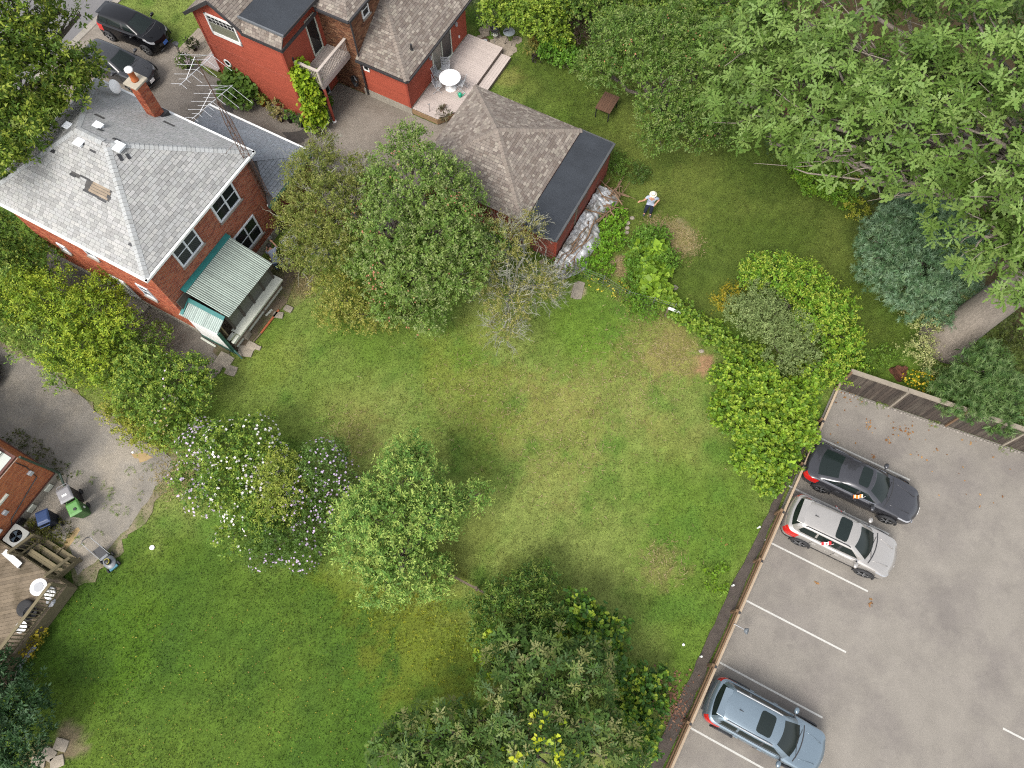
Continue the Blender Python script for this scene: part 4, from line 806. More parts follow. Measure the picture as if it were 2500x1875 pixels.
def car(label, paint, loc, heading, p, name='parked_car', cat='car', group=None):
    L, Wd, Hh = p['L'], p['W'], p['H']; w_ = Wd/2; xf, xr = L/2, -L/2
    c = thing(name, label, cat, loc, heading, group)
    nose, cowl, belt, tail = p['nose'], p['cowl'], p['belt'], p['tail']      # heights
    gx1, gx0 = p['glass_f'], p['glass_r']; tx1, tx0 = p['roof_f'], p['roof_r']   # base and top of the glasshouse, x
    def deckz(x):
        if x >= gx1: t = (xf-x)/(xf-gx1); return nose+(cowl-nose)*(1-(1-min(t, 1))**1.8)
        if x <= gx0: t = (x-xr)/max(gx0-xr, .05); return tail+(belt-tail)*min(max(t, 0), 1)**.7
        t = (x-gx0)/(gx1-gx0); return belt+(cowl-belt)*t
    def roofz(x, y):
        t = (x-tx0)/(tx1-tx0); return Hh-.02-.06*(2*t-1.1)**2*(1 if t > .5 else p.get('rdrop', 1))+.045*(1-(y/(w_*.7))**2)-.03
    rings = []
    def add(dx, k, zf, rr=.3, bow=None): rings.append(ring(xf-dx, xr+dx*.8, w_*k*p.get('wf', .93), w_*k*.95, rr, bow or p.get('bow', .22), .12, zf)[0])
    NL = ring(xf, xr, w_, w_, .3, .2, .1, lambda x, y: 0)[1]; N = 2*NL-2
    add(.18, .9, lambda x, y: .19); add(.05, .985, lambda x, y: .3); add(.0, 1.0, lambda x, y: .48); add(.02, 1.0, lambda x, y: .62)
    add(.05, .985, lambda x, y: max(.64, deckz(x)-.10)); add(.10, .955, lambda x, y: max(.66, deckz(x)-.02))
    base = rings[-1]; nb0 = len(rings)-1
    gb = ring(gx1, gx0, w_*.80, w_*.82, .22, p.get('gbow', .22), .14, lambda x, y: deckz(x)+.035)[0]
    for i in range(1, 6):
        t = i/6; rr = []
        for a, b in zip(base, gb):
            q = a.lerp(b, t); q.z = deckz(q.x)+.035*(1-(1-t)**2)-.02*(1-t); rr.append(q)
        rings.append(rr)
    rings.append(gb); g0 = len(rings)-1
    gt = ring(tx1, tx0, w_*.60, w_*.62, .16, .10, .07, lambda x, y: roofz(x, y)-.012)[0]
    NG = 6
    for i in range(1, NG+1):
        t = i/NG; rr = []
        for a, b in zip(gb, gt):
            q = a.lerp(b, t); bul = math.sin(math.pi*t)*.035; ctr = Vector(((gx1+gx0)/2, 0, q.z)); d = (q-ctr); d.z = 0; q = q+d.normalized()*bul; rr.append(q)
        rings.append(rr)
    g1 = len(rings)-1
    for i in range(1, 6):
        t = i/5; rr = []
        for a in gt: q = Vector((a.x*(1-.12*t)+(tx1+tx0)/2*.12*t, a.y*(1-t), 0)); q.z = roofz(q.x, q.y); rr.append(q)
        rings.append(rr)
    V = [q for r_ in rings for q in r_]
    nf, nc, ns = 6, 5, 14
    def seg(k):                       # which stretch of the outline a column belongs to
        k = k if k < NL-1 else N-1-k
        if k < nf+1: return 'front', k
        if k < nf+nc: return 'fcorner', k-nf
        if k < nf+nc+2*ns: return 'side', k-nf-nc
        if k < nf+nc+2*ns+nc-1: return 'rcorner', k-nf-nc-2*ns
        return 'rear', k
    zones = {}
    for i in range(len(rings)-1):
        for k in range(N):
            f = (i*N+k, i*N+(k+1) % N, (i+1)*N+(k+1) % N, (i+1)*N+k); sname, kk = seg(k); left = k < NL-1; z = 'body'; ctr = sum((V[j] for j in f), Vector())/4
            if i == 0: z = 'cladding'
            elif i == 1 and p.get('clad'): z = 'cladding'
            elif g0 <= i < g1:
                h = i-g0
                if sname == 'front' and h < NG: z = 'windshield'
                elif sname == 'rear' and h < NG-1+p.get('rg', 0): z = 'rear_window'
                elif sname == 'side' and 0 < h < NG-1:
                    x = ctr.x
                    bp = p['bpillar']
                    if x > bp+.05 and x < gx1-.42+.0: z = 'front_window'+('L' if left else 'R')
                    elif x < bp-.05 and x > p['cpillar']: z = 'rear_side_window'+('L' if left else 'R')
                    elif p.get('qw') and x < p['cpillar']-.06 and x > p['qw']: z = 'quarter_window'+('L' if left else 'R')
                    elif abs(x-bp) <= .05: z = 'pillar'
            elif i in (2, 3) and sname == 'front' and kk < 5 and i == 2: z = 'grille'
            elif i == 4 and (sname == 'fcorner' or (sname == 'side' and kk < 2)): z = 'headlight'+('L' if left else 'R')
            elif i in (3, 4) and (sname == 'rcorner' or (sname == 'side' and kk >= 2*ns-2)): z = 'taillight'+('L' if left else 'R')
            zones.setdefault(z, []).append(f)
    mats = {'body': paint, 'cladding': M_cladding, 'windshield': M_cglass, 'rear_window': M_cglass, 'grille': M_cladding, 'pillar': M_cladding}
    bodyobj = None
    order = ['body']+[z for z in zones if z != 'body']
    for z in order:
        used = sorted({j for f in zones[z] for j in f}); mp = {j: i for i, j in enumerate(used)}
        me = bpy.data.meshes.new(z); me.from_pydata([V[j] for j in used], [], [tuple(mp[j] for j in f) for f in zones[z]]); me.polygons.foreach_set('use_smooth', [True]*len(me.polygons)); me.update()
        nm = z[:-1] if z[-1] in 'LR' else z
        mt_ = mats.get(z) or (M_lens if nm == 'headlight' else M_redlens if nm == 'taillight' else M_cglass)
        o = link(nm, me, c, mt_)
        if nm in ('windshield', 'rear_window', 'front_window', 'rear_side_window', 'quarter_window'): pass
    # door seams and the line round the bonnet
    def col_at(x, left=True):
        ks = [k for k in range(NL) if seg(k)[0] == 'side']; k = min(ks, key=lambda k: abs(rings[3][k].x-x)); return k if left else (N-k) % N
    for left in (True, False):
        for x in (p['bpillar']+.0, gx1-.15, p['cpillar']-.02):
            k = col_at(x, left); pts_ = [rings[i][k] for i in range(1, nb0+1)]; pts_ = [q+Vector((0, .004 if left else -.004, 0)) for q in pts_]; MB().tube(pts_, .006, 4).build('door_seam', M_seam, c)
        for x in (p['bpillar']+.12, p['cpillar']+.12):
            k = col_at(x, left); q = rings[4][k]; s_ = 1 if left else -1; MB().cbox((q.x, q.y+.012*s_, q.z-.05), .17, .03, .03).build('door_handle', p.get('handle', paint), c, bevel=.008)
        # mirrors
        k = col_at(gx1-.35, left); q = gb[k]; s_ = 1 if left else -1
        m = MB(); m.M = Matrix.Translation((gx1-.42, (w_+.07)*s_, belt+.1)) @ Matrix.Diagonal((.09, .13, .08, 1)); m.lathe([(.01, -1), (.6, -.8), (1, -.2), (1, .4), (.6, .9), (.01, 1)], n=12); mr = m.build('mirror', p.get('mirror', paint), c, smooth=True)
        MB().beam((gx1-.4, (w_*.84)*s_, belt+.03), (gx1-.42, (w_+.0)*s_, belt+.06), .05, .03).build('mirror_stalk', M_cladding, mr)
        # window surround
        pts_ = [rings[g0][k]+Vector((0, .006*s_, .012)) for k in (range(nf+nc, nf+nc+2*ns) if left else [(N-k) % N for k in range(nf+nc, nf+nc+2*ns)])]
        MB().tube(pts_, .010, 4).build('belt_moulding', M_chrome if p.get('chrome') else M_cladding, c)
        if p.get('rails'):
            y = w_*.60*s_; pr = [(tx0+.18, y, roofz(tx0+.18, y)+.0), (tx0+.26, y, roofz(tx0+.26, y)+.05), (0, y*1.01, roofz(0, y)+.06), (tx1-.3, y, roofz(tx1-.3, y)+.05), (tx1-.2, y, roofz(tx1-.2, y))]; MB().tube(pr, .022, 6).build('roof_rail', M_cladding if p['rails'] == 'black' else M_steel, c)
        # wheels
        for xw in (p['axf'], p['axr']):
            y = (w_-.10)*s_; rr = p.get('wr', .33); wh = MB(); wh.M = Matrix.Translation((xw, y, rr)); wh.lathe([(rr*.62, -.1), (rr*.93, -.105), (rr, -.07), (rr, .07), (rr*.93, .105), (rr*.62, .1)], n=26, axis='Y'); wo = wh.build('wheel', M_tyre, c, smooth=True)
            rm = MB(); rm.M = Matrix.Translation((xw, y+.085*s_, rr)); rm.lathe([(.02, .02*s_), (rr*.2, .018*s_), (rr*.22, .0), (rr*.55, -.02*s_), (rr*.66, .012*s_), (rr*.68, -.03*s_)], n=22, axis='Y'); rm.build('rim', M_tyre, wo, smooth=True)
            for k in range(5):
                a = 2*math.pi*k/5+.3
                for da in (-.12, .12):
                    sp = MB(); sp.M = Matrix.Translation((xw, y+.1*s_, rr)); sp.beam((rr*.1*math.cos(a), .004*s_, rr*.1*math.sin(a)), (rr*.64*math.cos(a+da), -.004*s_, rr*.64*math.sin(a+da)), .03, .035, up=(0, 1, 0)); sp.build('spoke', M_rimm, wo)
            ar = MB(); ar.M = Matrix.Translation((xw, (w_*.985)*s_, rr)); pts_ = [((rr+.05)*math.cos(a), 0.004*s_, (rr+.05)*math.sin(a)) for a in np.linspace(R(-8), R(188), 15)]; ar.tube(pts_, .045, 5); ar.build('wheel_arch', M_cladding, c)
    # roof patch helper: sunroof, shark fin
    if p.get('sunroof'):
        x0, x1, yy = p['sunroof']; m = MB(); K = 6; n0 = len(m.v)
        P = [[Vector((x0+(x1-x0)*i/K, -yy+2*yy*j/K, 0)) for j in range(K+1)] for i in range(K+1)]
        for r_ in P:
            for q in r_:
                if abs(q.y) > yy*.99 and (q.x < x0+.01 or q.x > x1-.01): q.y *= .9; q.x += .02 if q.x < x0+.01 else -.02
                q.z = roofz(q.x, q.y)+.006
        for i in range(K):
            for j in range(K): m.add([P[i][j], P[i+1][j], P[i+1][j+1], P[i][j+1]], [(0, 1, 2, 3)])
        m.build('sunroof', M_cglass, c)
    if p.get('fin'): x = p['fin']; z = roofz(x, 0); m = MB(); m.add([(x-.1, -.02, z-.01), (x-.1, .02, z-.01), (x+.1, .008, z-.01), (x+.1, -.008, z-.01), (x-.1, -.006, z+.07), (x-.1, .006, z+.07)], [(0, 1, 2, 3), (1, 5, 2), (0, 3, 4), (0, 4, 5, 1), (4, 3, 2, 5)]); m.build('roof_aerial', M_cladding, c)
    for (x, w2) in ((gx1+.03, 1),):
        MB().tube([(x+.06, -.5, deckz(x)+.035), (x-.08, .0, deckz(x)+.065), (x-.02, .5, deckz(x)+.05)], .009, 4).build('wiper', M_cladding, c)
        MB().tube([(x+.12, y_, deckz(x+.1)+.03) if False else (x+.1-.22*(y_/w_)**2, y_, deckz(x+.1)+.018) for y_ in np.linspace(-w_*.72, w_*.72, 9)], .03, 5).build('cowl_trim', M_cladding, c)
    if p.get('spoiler'): m = MB(); z = roofz(tx0, 0); m.add([(tx0+.08, -w_*.56, z-.0), (tx0+.08, w_*.56, z-.0), (tx0-.2, w_*.54, z-.05), (tx0-.2, -w_*.54, z-.05), (tx0+.08, -w_*.56, z-.05), (tx0+.08, w_*.56, z-.05), (tx0-.2, w_*.54, z-.08), (tx0-.2, -w_*.54, z-.08)], [(0, 1, 2, 3), (7, 6, 5, 4), (3, 2, 6, 7), (0, 3, 7, 4), (1, 0, 4, 5), (2, 1, 5, 6)]); m.build('spoiler', paint, c, bevel=.01)
    pl_ = p.get('plate', (.8, .8, .78)); m = MB(); m.M = Matrix.Translation((xf+.008, 0, .52)) @ Matrix.Rotation(R(-14), 4, 'Y'); m.box(-.008, .008, -.15, .15, -.075, .075); m.build('number_plate', mat('plate_%d' % int(pl_[0]*100), pl_, .5), c)
    MB().beam((xf-.03, -.5, .27), (xf-.03, .5, .27), .05, .06).build('bumper_trim', M_chrome if p.get('chrome') else M_cladding, c)
    MB().beam((xr+.02, -.55, .42), (xr+.02, .55, .42), .05, .08).build('bumper_trim', M_cladding, c)
    # two creases along the bonnet
    for s_ in (-1, 1):
        pts_ = [(x, s_*w_*(.40+.14*t), deckz(x)+.024) for t, x in ((t, xf-.3+(gx1+.15-xf+.3)*t) for t in np.linspace(.1, 1, 6))]; MB().tube(pts_, .012, 5).build('bonnet_crease', paint, c, smooth=True)
    c['deckz'] = 0; del c['deckz']
    return c, roofz
SEDAN = dict(L=4.86, W=1.86, H=1.44, nose=.68, cowl=.95, belt=.97, tail=.93, glass_f=.95, glass_r=-1.95, roof_f=.22, roof_r=-1.02, bpillar=-.22, cpillar=-1.05, axf=1.42, axr=-1.41, wr=.34, sunroof=(-.42, .02, .43), chrome=True, bow=.32, wf=.86, rdrop=1.4, qw=-1.5)
CRV = dict(L=4.60, W=1.86, H=1.67, nose=.80, cowl=1.08, belt=1.10, tail=1.0, glass_f=1.12, glass_r=-2.12, roof_f=.38, roof_r=-1.82, bpillar=-.12, cpillar=-1.05, qw=-1.75, axf=1.35, axr=-1.33, wr=.36, sunroof=(-.52, -.02, .47), rails='black', fin=-1.35, chrome=True, clad=True, spoiler=True, bow=.26, wf=.9)
BLUE = dict(L=4.52, W=1.84, H=1.62, nose=.80, cowl=1.06, belt=1.08, tail=1.0, glass_f=1.10, glass_r=-2.1, roof_f=.36, roof_r=-1.78, bpillar=-.14, cpillar=-1.05, qw=-1.7, axf=1.33, axr=-1.32, wr=.36, sunroof=(-.56, -.0, .40), rails='steel', fin=-1.2, clad=True, spoiler=True, bow=.26, wf=.9)
MPV = dict(L=4.02, W=1.72, H=1.55, nose=.72, cowl=1.05, belt=1.02, tail=1.0, glass_f=1.2, glass_r=-1.88, roof_f=.4, roof_r=-1.6, bpillar=.0, cpillar=-.95, qw=-1.65, axf=1.26, axr=-1.22, wr=.31, bow=.3, wf=.88, plate=S(60, 100, 170, 1), spoiler=True)
HATCH = dict(L=4.35, W=1.76, H=1.47, nose=.70, cowl=.98, belt=.97, tail=.95, glass_f=1.05, glass_r=-1.98, roof_f=.28, roof_r=-1.5, bpillar=-.1, cpillar=-1.0, qw=-1.55, axf=1.34, axr=-1.3, wr=.32, bow=.32, wf=.86)
def carpos(wheels, p, z=.033):
    "wheels: ground points of the near-side rear and front wheel -> centre of the car and heading"
    a, b = (Vector(w_) for w_ in wheels); d = (b-a).normalized(); left = Vector((-d.y, d.x, 0)); mid = (a+b)/2; o_ = mid-d*((p['axf']+p['axr'])/2)+left*(p['W']/2-.1); return Vector((o_.x, o_.y, z)), math.atan2(d.y, d.x)
l1, h1 = carpos((U(1995, 1195), U(2153, 1270)), SEDAN); sed, rzS = car('dark grey sedan with a black sunroof backed against the guard rail', carpaint('graphite_paint', (.035, .035, .04)), l1, h1, SEDAN)
l2, h2 = carpos((U(1938, 1322), U(2102, 1402)), CRV); crv, rzC = car('silver beige SUV with small flags on its windows', carpaint('champagne_paint', (.36, .34, .315), .5), l2, h2, CRV)
dr = LOT.px(1743, 1610); q1 = LOT.w(dr.x+.18+2.26-.05, dr.y-1.36); blu, rzB = car('pale blue grey SUV with steel roof rails and a tinted sunroof', carpaint('blue_grey_paint', (.14, .185, .22), .45), (q1.x, q1.y, .033), LOT.a, BLUE)
a = RH.l(U(252, 45, .6)); b = RH.l(U(405, 90, .6))
q2 = U(331, 70, .7); mpv, _r = car('glossy black compact minivan on the driveway beside the lawn', carpaint('black_paint', (.004, .004, .005), .0, .12, .0, .35), (q2.x-.1, q2.y+.05, .028), R(-25), MPV)
q3 = U(322, 160, .7); hat, _r = car('black hatchback half hidden under the street tree', carpaint('black_grey_paint', (.03, .031, .034), .2, .2, .2, .5), (q3.x-.75, q3.y+.1, .028), R(-27), HATCH)
q4 = U(-40, 920, .6); blk, _r = car('black car at the edge of the worn driveway', carpaint('black_paint', (.006, .006, .008)), (q4.x-1.55, q4.y+.75, .033), R(-29), HATCH)
# car window flags
M_flagw = mat('flag_cloth', (1, 1, 1), .8, attr=True)
def maple(mb, c, ex, ey, r_, col):
    pr = [(0, 1), (.17, .62), (.36, .72), (.3, .25), (.55, .45), (.62, .3), (.95, .33), (.8, .05), (.88, -.08), (.45, -.4), (.5, -.55), (.07, -.48), (.07, -1), (-.07, -1), (-.07, -.48), (-.5, -.55), (-.45, -.4), (-.88, -.08), (-.8, .05), (-.95, .33), (-.62, .3), (-.55, .45), (-.3, .25), (-.36, .72), (-.17, .62)]
    mb.poly([Vector(c)+Vector(ex)*x*r_+Vector(ey)*y*r_ for x, y in pr], col)
def carflag(parent_loc, heading, x, y, z, label, canada=True):
    o_ = Vector(parent_loc)+Vector((math.cos(heading)*x-math.sin(heading)*y, math.sin(heading)*x+math.cos(heading)*y, z)); f = thing('car_flag', label, 'flag', o_, heading, 'small flags clipped to car windows')
    MB().tube([(0, 0, -.05), (0, .02 if y > 0 else -.02, .36)], .008, 5).build('flag_pole', M_white, f)
    s_ = 1 if y > 0 else -1; ex = Vector((-.8, .45*s_, -.25)).normalized(); ey = Vector((-.1, -.5*s_, .85)).normalized(); ey = (ey-ex*ey.dot(ex)).normalized(); b0 = Vector((0, .02*s_, .13)); m = MB(); Wf, Hf = .36, .2; nn = ex.cross(ey)
    K = 8
    for i in range(K):
        for j in (0,):
            a0, a1 = i/K, (i+1)/K; w0, w1 = math.sin(a0*9)*.02, math.sin(a1*9)*.02
            cc = ((.6, .015, .02) if i < 2 or i >= 6 else (.75, .75, .74)) if canada else ((.72, .18, .02) if i % 3 else (.7, .6, .5))
            m.poly([b0+ex*Wf*a0+nn*w0, b0+ex*Wf*a1+nn*w1, b0+ex*Wf*a1+ey*Hf+nn*w1, b0+ex*Wf*a0+ey*Hf+nn*w0], cc)
    cl = m.build('flag_cloth', M_flagw, f)
    if canada:
        for k in (-1, 1): m = MB(); maple(m, b0+ex*Wf*.5+ey*Hf*.5+nn*(.022*k), ex, ey, .065, (.6, .015, .02)); m.build('maple_leaf', M_flagw, cl)
carflag(l2, h2, -.45, .72, 1.2, 'little red and white maple leaf flag on the silver SUV, towards the sedan')
carflag(l2, h2, -.45, -.72, 1.25, 'little red and white maple leaf flag on the silver SUV, towards the empty bay')
carflag(l1, h1, .05, -.74, .95, 'small orange and white flag on the sedan window', False)
# ------------------------------------------------------------------ fences round the lot
M_rail = mat('pale_rail', S(206, 184, 156), .85, (2, .14), (30, .1), bump=.2, bs=30, obj_rand=.08); M_rail2 = mat('brown_rail', S(142, 112, 82), .9, (2, .16), (30, .12), obj_rand=.1); M_oldb = mat('old_board', S(78, 67, 58), .95, (4, .25), (30, .2), bump=.4, bs=30, stretch=(3, 3, .5), obj_rand=.3, c2=S(104, 94, 82), s2=1.2)
rail = thing('guard_rail', 'long wooden guard rail of pale and brown beams edging the parking lot', 'fence', tuple(RAIL.o), RAIL.a)
y0, y1 = .15, -22; k = 0; y = y0
while y > y1:
    ye = max(y-2.28, y1)
    for (x, z, mt_, w2) in ((.0, .62, M_rail, .09), (-.1, .72, M_rail2, .05), (-.13, .48, M_rail2, .05)):
        if mt_ is M_rail2 and y > -5.2: continue
        MB().beam((x, y-.01, z), (x, ye+.01, z), w2, .16).build('rail', mt_, rail)
    box('post', M_rail2, rail, -.2, -.1, y-.05, y+.05, 0, .86) if True else None
    m = MB(); m.M = Matrix.Translation((-.02, y, 0)); m.box(-.05, .05, -.045, .045, .1, .73); m.build('post_cap', M_cladding, rail)
    y = ye; k += 1
for i, y in enumerate((-7.6, -10.3, -13.4)):
    wp = RAIL.w(-.55, y); sp = thing('reflector_stake', ['white reflector stake in the mulch beside the flood lamp', 'white reflector stake in the mulch near the blue SUV', 'white reflector stake in the mulch where the thicket begins'][i], 'stake', wp, group='white stakes in the mulch strip'); MB().lathe([(.03, 0), (.03, .25), (.04, .26), (.04, .32), (.01, .34)], n=10).build('stake', M_white, sp)
wl = RAIL.l(U(1795, 1527, .6)); lp = thing('flood_lamp', 'small black flood lamp on a wire frame clipped to the guard rail', 'lamp', RAIL.w(.1, wl.y, .75), RAIL.a)
MB().tube([(-.15, 0, -.02), (.15, 0, .05), (.28, 0, .02)], .014, 6).build('arm', M_steel, lp); m = MB(); m.M = Matrix.Translation((.36, 0, 0)) @ Matrix.Rotation(R(60), 4, 'Y'); m.lathe([(.02, -.08), (.08, -.06), (.13, .06), (.12, .07), (.002, .05)], n=14); m.build('lamp_head', M_slate if 'M_slate' in globals() else M_grey, lp, smooth=True)
bfn = thing('board_fence', 'dark weathered board fence with a pale cap rail along the lot', 'fence', tuple(LOT.o), R(-21.3)); 
lean = math.tan(R(11))
for i in range(118):
    x = .06+i*.145; z1_ = 1.55+.02*math.sin(i*1.7); dx = .22*z1_*.0
    m = MB(); m.add([(x, .0, .05), (x+.135, 0, .05), (x+.135, .03, .05), (x, .03, .05), (x+.02, -.0+.12, z1_), (x+.155, .12, z1_), (x+.155, .15, z1_), (x+.02, .15, z1_)], [(3, 2, 1, 0), (4, 5, 6, 7), (0, 1, 5, 4), (1, 2, 6, 5), (2, 3, 7, 6), (3, 0, 4, 7)]); m.build('fence_board', M_oldb, bfn)
M_caprail = mat('grey_cap_rail', S(176, 164, 146), .92, (3, .14), (30, .1), obj_rand=.06)
for i in range(7): MB().beam((.02+i*2.45, .17, 1.6), (.02+(i+1)*2.45-.02, .17, 1.6), .2, .07).build('cap_rail', M_caprail, bfn)
for i in range(7): m = MB(); m.beam((.02+i*2.45, -.03, .0), (.04+i*2.45, .09, 1.64), .1, .08); m.build('post', M_caprail if i % 2 else M_rail2, bfn)
M_stone = mat('edge_stone', S(176, 168, 158), .95, (6, .2), obj_rand=.2); ce = MB()
es = thing('kerb_stones', 'row of small pale stones at the foot of the board fence', 'stones', tuple(LOT.o), R(-21.3)); es['kind'] = 'structure'
for i in range(118):
    x = .05+i*.145; r_ = random.Random(i); m = MB(); m.lathe([(.001, 0), (.05, .0), (.055, .03), (.03, .05), (.001, .052)], (0, 0, 0), 7); o = m.build('stone', M_stone, es); o.location = (x+.05, -.08-.05*r_.random(), .028); o.scale = (1, .8+.5*r_.random(), 1)
# ------------------------------------------------------------------ brick house, deck and bins by the worn driveway
bhse = thing('brick_bungalow', 'orange brick house with a white metal roof beside the worn driveway', 'house', fv(BH), BH.a)
OBR = var(S(224, 138, 92), 6, .07, 31)+var(S(208, 122, 82), 3, .07, 32)
box('wall', M_mortar, bhse, -12, -.885, -12, -.005, .5, 2.9); box('foundation', M_found, bhse, -12, -.86, -12, .02, -.1, .498)
w1 = Wall((-.885, -12, 0), (0, 1, 0)); w2 = Wall((-.885, -.005, 0), (-1, 0, 0))
field(bhse, 'brick', M_brick, w1.o, w1.ex, w1.up, [(7.5, .5), (12, .5), (12, 2.9), (7.5, 2.9)], .075, (.2,), .009, .004, OBR, budget=300)
field(bhse, 'brick', M_brick, w2.o, w2.ex, w2.up, [(0, .5), (4, .5), (4, 2.9), (0, 2.9)], .075, (.2,), .009, .004, OBR, budget=300)
M_metalroof = mat('white_metal_roof', S(224, 228, 218), .5, (2, .06))
for i in range(10):
    box('roof_panel', M_metalroof, bhse, -1.02-.42*(i+1)+.005, -1.02-.42*i, -8, -.12, 2.98+.1*i, 3.02+.1*i); box('roof_rib', M_metalroof, bhse, -1.02-.42*(i+1)-.0, -1.02-.42*(i+1)+.03, -8, -.12, 3.02+.1*i, 3.05+.1*i)
M_brownm = mat('brown_gutter', S(112, 64, 50), .6, (4, .12)); box('gutter', M_brownm, bhse, -1.02, -.92, -8, -.0, 2.9, 3.0); box('gutter', M_brownm, bhse, -6, -1.02, -.11, -.01, 2.9, 3.0)
w1.box('ledge', M_brownm, bhse, 7.5, 12.0, .01, .05, .5, .56); w2.box('ledge', M_brownm, bhse, 0, 4, .01, .05, .5, .56)
m = w1.mb(); m.tube([(11.8, .04, 2.85), (11.8, .04, 2.2), (11.6, .04, 1.3), (9.7, .05, .85), (9.5, .05, .6)], .022, 6); m.build('cable_pipe', M_black, bhse)
for (s_, z_) in ((11.55, 1.7), (9.8, 1.35)): w1.box('utility_box', M_grey, bhse, s_, s_+.2, .01, .12, z_, z_+.2, bevel=.01)
w1.box('window_sill', M_cream, bhse, 9.7, 10.6, .01, .1, 2.0, 2.1); w1.box('hose_tap', M_white, bhse, 9.0, 9.25, .01, .12, .9, 1.1, bevel=.04)
m = MB(); m.M = Matrix.Translation((-.75, .1, 0)); m.tube([(-.1, -.05, 2.9), (-.05, 0, .4), (.35, -.35, .1)], .05, 8); m.build('downpipe', mat('dark_green_pipe', S(62, 86, 70), .5), bhse)
for (v, h) in ((-.45, .3), (-1.45, .35), (-2.1, .4)): w1.box('vent_grille', M_black if v < -2 else M_cream, bhse, 12+v-.35, 12+v, .03, .09, .12, .12+h*.8)
# deck
dk2 = thing('weathered_deck', 'weathered grey timber deck with railings and stairs at the brick house', 'deck', fv(BH), BH.a)
M_wd = mat('grey_decking', S(150, 134, 112), .92, (2, .14), (30, .14), bump=.35, bs=30, obj_rand=.14, c2=S(120, 106, 84), s2=1.6); M_wd2 = mat('green_grey_timber', S(140, 128, 98), .92, (3, .15), (30, .12), bump=.3, obj_rand=.12)
dz2 = .8; ca = R(41); ex2 = Vector((math.cos(ca), math.sin(ca), 0)); ey2 = Vector((-math.sin(ca), math.cos(ca), 0)); region = [(-.85, -3.2), (-.85, -9), (2.9, -9), (2.9, -3.2)]
for i in range(-80, 60):
    t = i*.145; a, b = ex2*-20+ey2*t, ex2*20+ey2*t; c = ey2*.137
    cp = clip([tuple(p[:2]) for p in (a, b, b+c, a+c)], region)
    if len(cp) > 2 and area2(cp) > .01: m = MB(); m.prism(cp, dz2-.035, dz2); m.build('deck_plank', M_wd, dk2)
box('skirt_board', M_wd2, dk2, 2.9, 2.93, -9, -3.2, .05, dz2); box('skirt_board', M_wd2, dk2, -.85, 2.9, -3.2, -3.17, .05, dz2-.02)
for k, (v, z_) in enumerate(((-2.95, .62), (-2.68, .43), (-2.41, .24))):
    for j in range(2): box('stair_tread', M_wd2, dk2, .55, 2.3, v-.12+.13*j, v-.12+.13*j+.122, z_-.035, z_)
for u in (.55, 1.4, 2.27): MB().beam((u, -3.2, .55), (u, -2.25, .1), .04, .25).build('stringer', M_wd2, dk2)
def railing(p, q, z0, z1, n_, slope=0):
    p, q = Vector(p), Vector(q); dz_ = Vector((0, 0, slope))
    MB().beam(p+Vector((0, 0, z1)), q+Vector((0, 0, z1))+dz_, .12, .04).build('hand_rail', M_wd2, dk2)
    MB().beam(p+Vector((0, 0, z0)), q+Vector((0, 0, z0))+dz_, .04, .08).build('bottom_rail', M_wd2, dk2)
    for i in range(n_): t = (i+.5)/n_; c = p.lerp(q, t)+dz_*t; MB().beam(c+Vector((0, 0, z0-.03)), c+Vector((0, 0, z1-.02)), .035, .035).build('baluster', M_wd2, dk2)
    for c in (p, q): box('rail_post', M_wd2, dk2, c.x-.045, c.x+.045, c.y-.045, c.y+.045, 0.05, z1+(dz_.z if c is q else 0)-.02)
railing((2.84, -3.25, 0), (2.84, -6.2, 0), .9, 1.72, 20); railing((2.84, -6.25, 0), (2.84, -8.9, 0), .9, 1.72, 18); railing((.5, -3.2, 0), (.5, -2.3, 0), .9, 1.6, 5, -.55); railing((2.32, -3.2, 0), (2.32, -2.3, 0), .9, 1.5, 5, -.6)
# things on the deck
bx_ = thing('white_crate_lid', 'long white plastic lid leaning by the deck stairs', 'lid', BH.w(.35, -3.42, dz2+.005), BH.a+R(-6)); box('lid_panel', M_white, bx_, -.48, .48, -.11, .11, .1, .14, bevel=.02); box('lid_rim', M_white, bx_, -.5, .5, -.13, -.11, .0, .14, bevel=.01)
rt = thing('round_side_table', 'round white plastic table at the deck railing', 'table', BH.w(2.25, -3.68, dz2+.002)); MB().lathe([(.002, .42), (.3, .42), (.33, .44), (.33, .46), (.28, .45), (.002, .44)], n=28).build('table_top', M_gloss, rt, smooth=True)
MB().lathe([(.002, .463), (.17, .4635), (.19, .462)], n=24).build('table_centre', M_sling, rt)
for k in range(4): a = k*math.pi/2; MB().tube([(.15*math.cos(a), .15*math.sin(a), .42), (.22*math.cos(a), .22*math.sin(a), 0)], .02, 6).build('leg', M_gloss, rt)
pb = thing('plastic_bag', 'crumpled white plastic bags behind the deck railing', 'bag', BH.w(2.55, -3.72, dz2+.002))
def crumple(mb, r_, n_=9, seed=1, sq=.6):
    rr = random.Random(seed); V = []; F = []; k = 12
    for i in range(n_):
        th = math.pi/2*i/(n_-1)
        for j in range(k): a = 2*math.pi*j/k; q = r_*(1+.35*(rr.random()-.5)); V.append((q*math.cos(th)*math.cos(a), q*math.cos(th)*math.sin(a), q*math.sin(th)*sq))
    for i in range(n_-1):
        for j in range(k): F.append((i*k+j, i*k+(j+1) % k, (i+1)*k+(j+1) % k, (i+1)*k+j))
    mb.add(V, F)
m = MB(); crumple(m, .24, seed=4); m.build('bag_film', M_white, pb); m = MB(); m.M = Matrix.Translation((.1, -.35, 0)); crumple(m, .18, seed=7); m.build('bag_film', M_sling, pb); m = MB(); m.M = Matrix.Translation((-.1, .2, 0)); crumple(m, .16, seed=9); m.build('bag_film', M_black, pb)
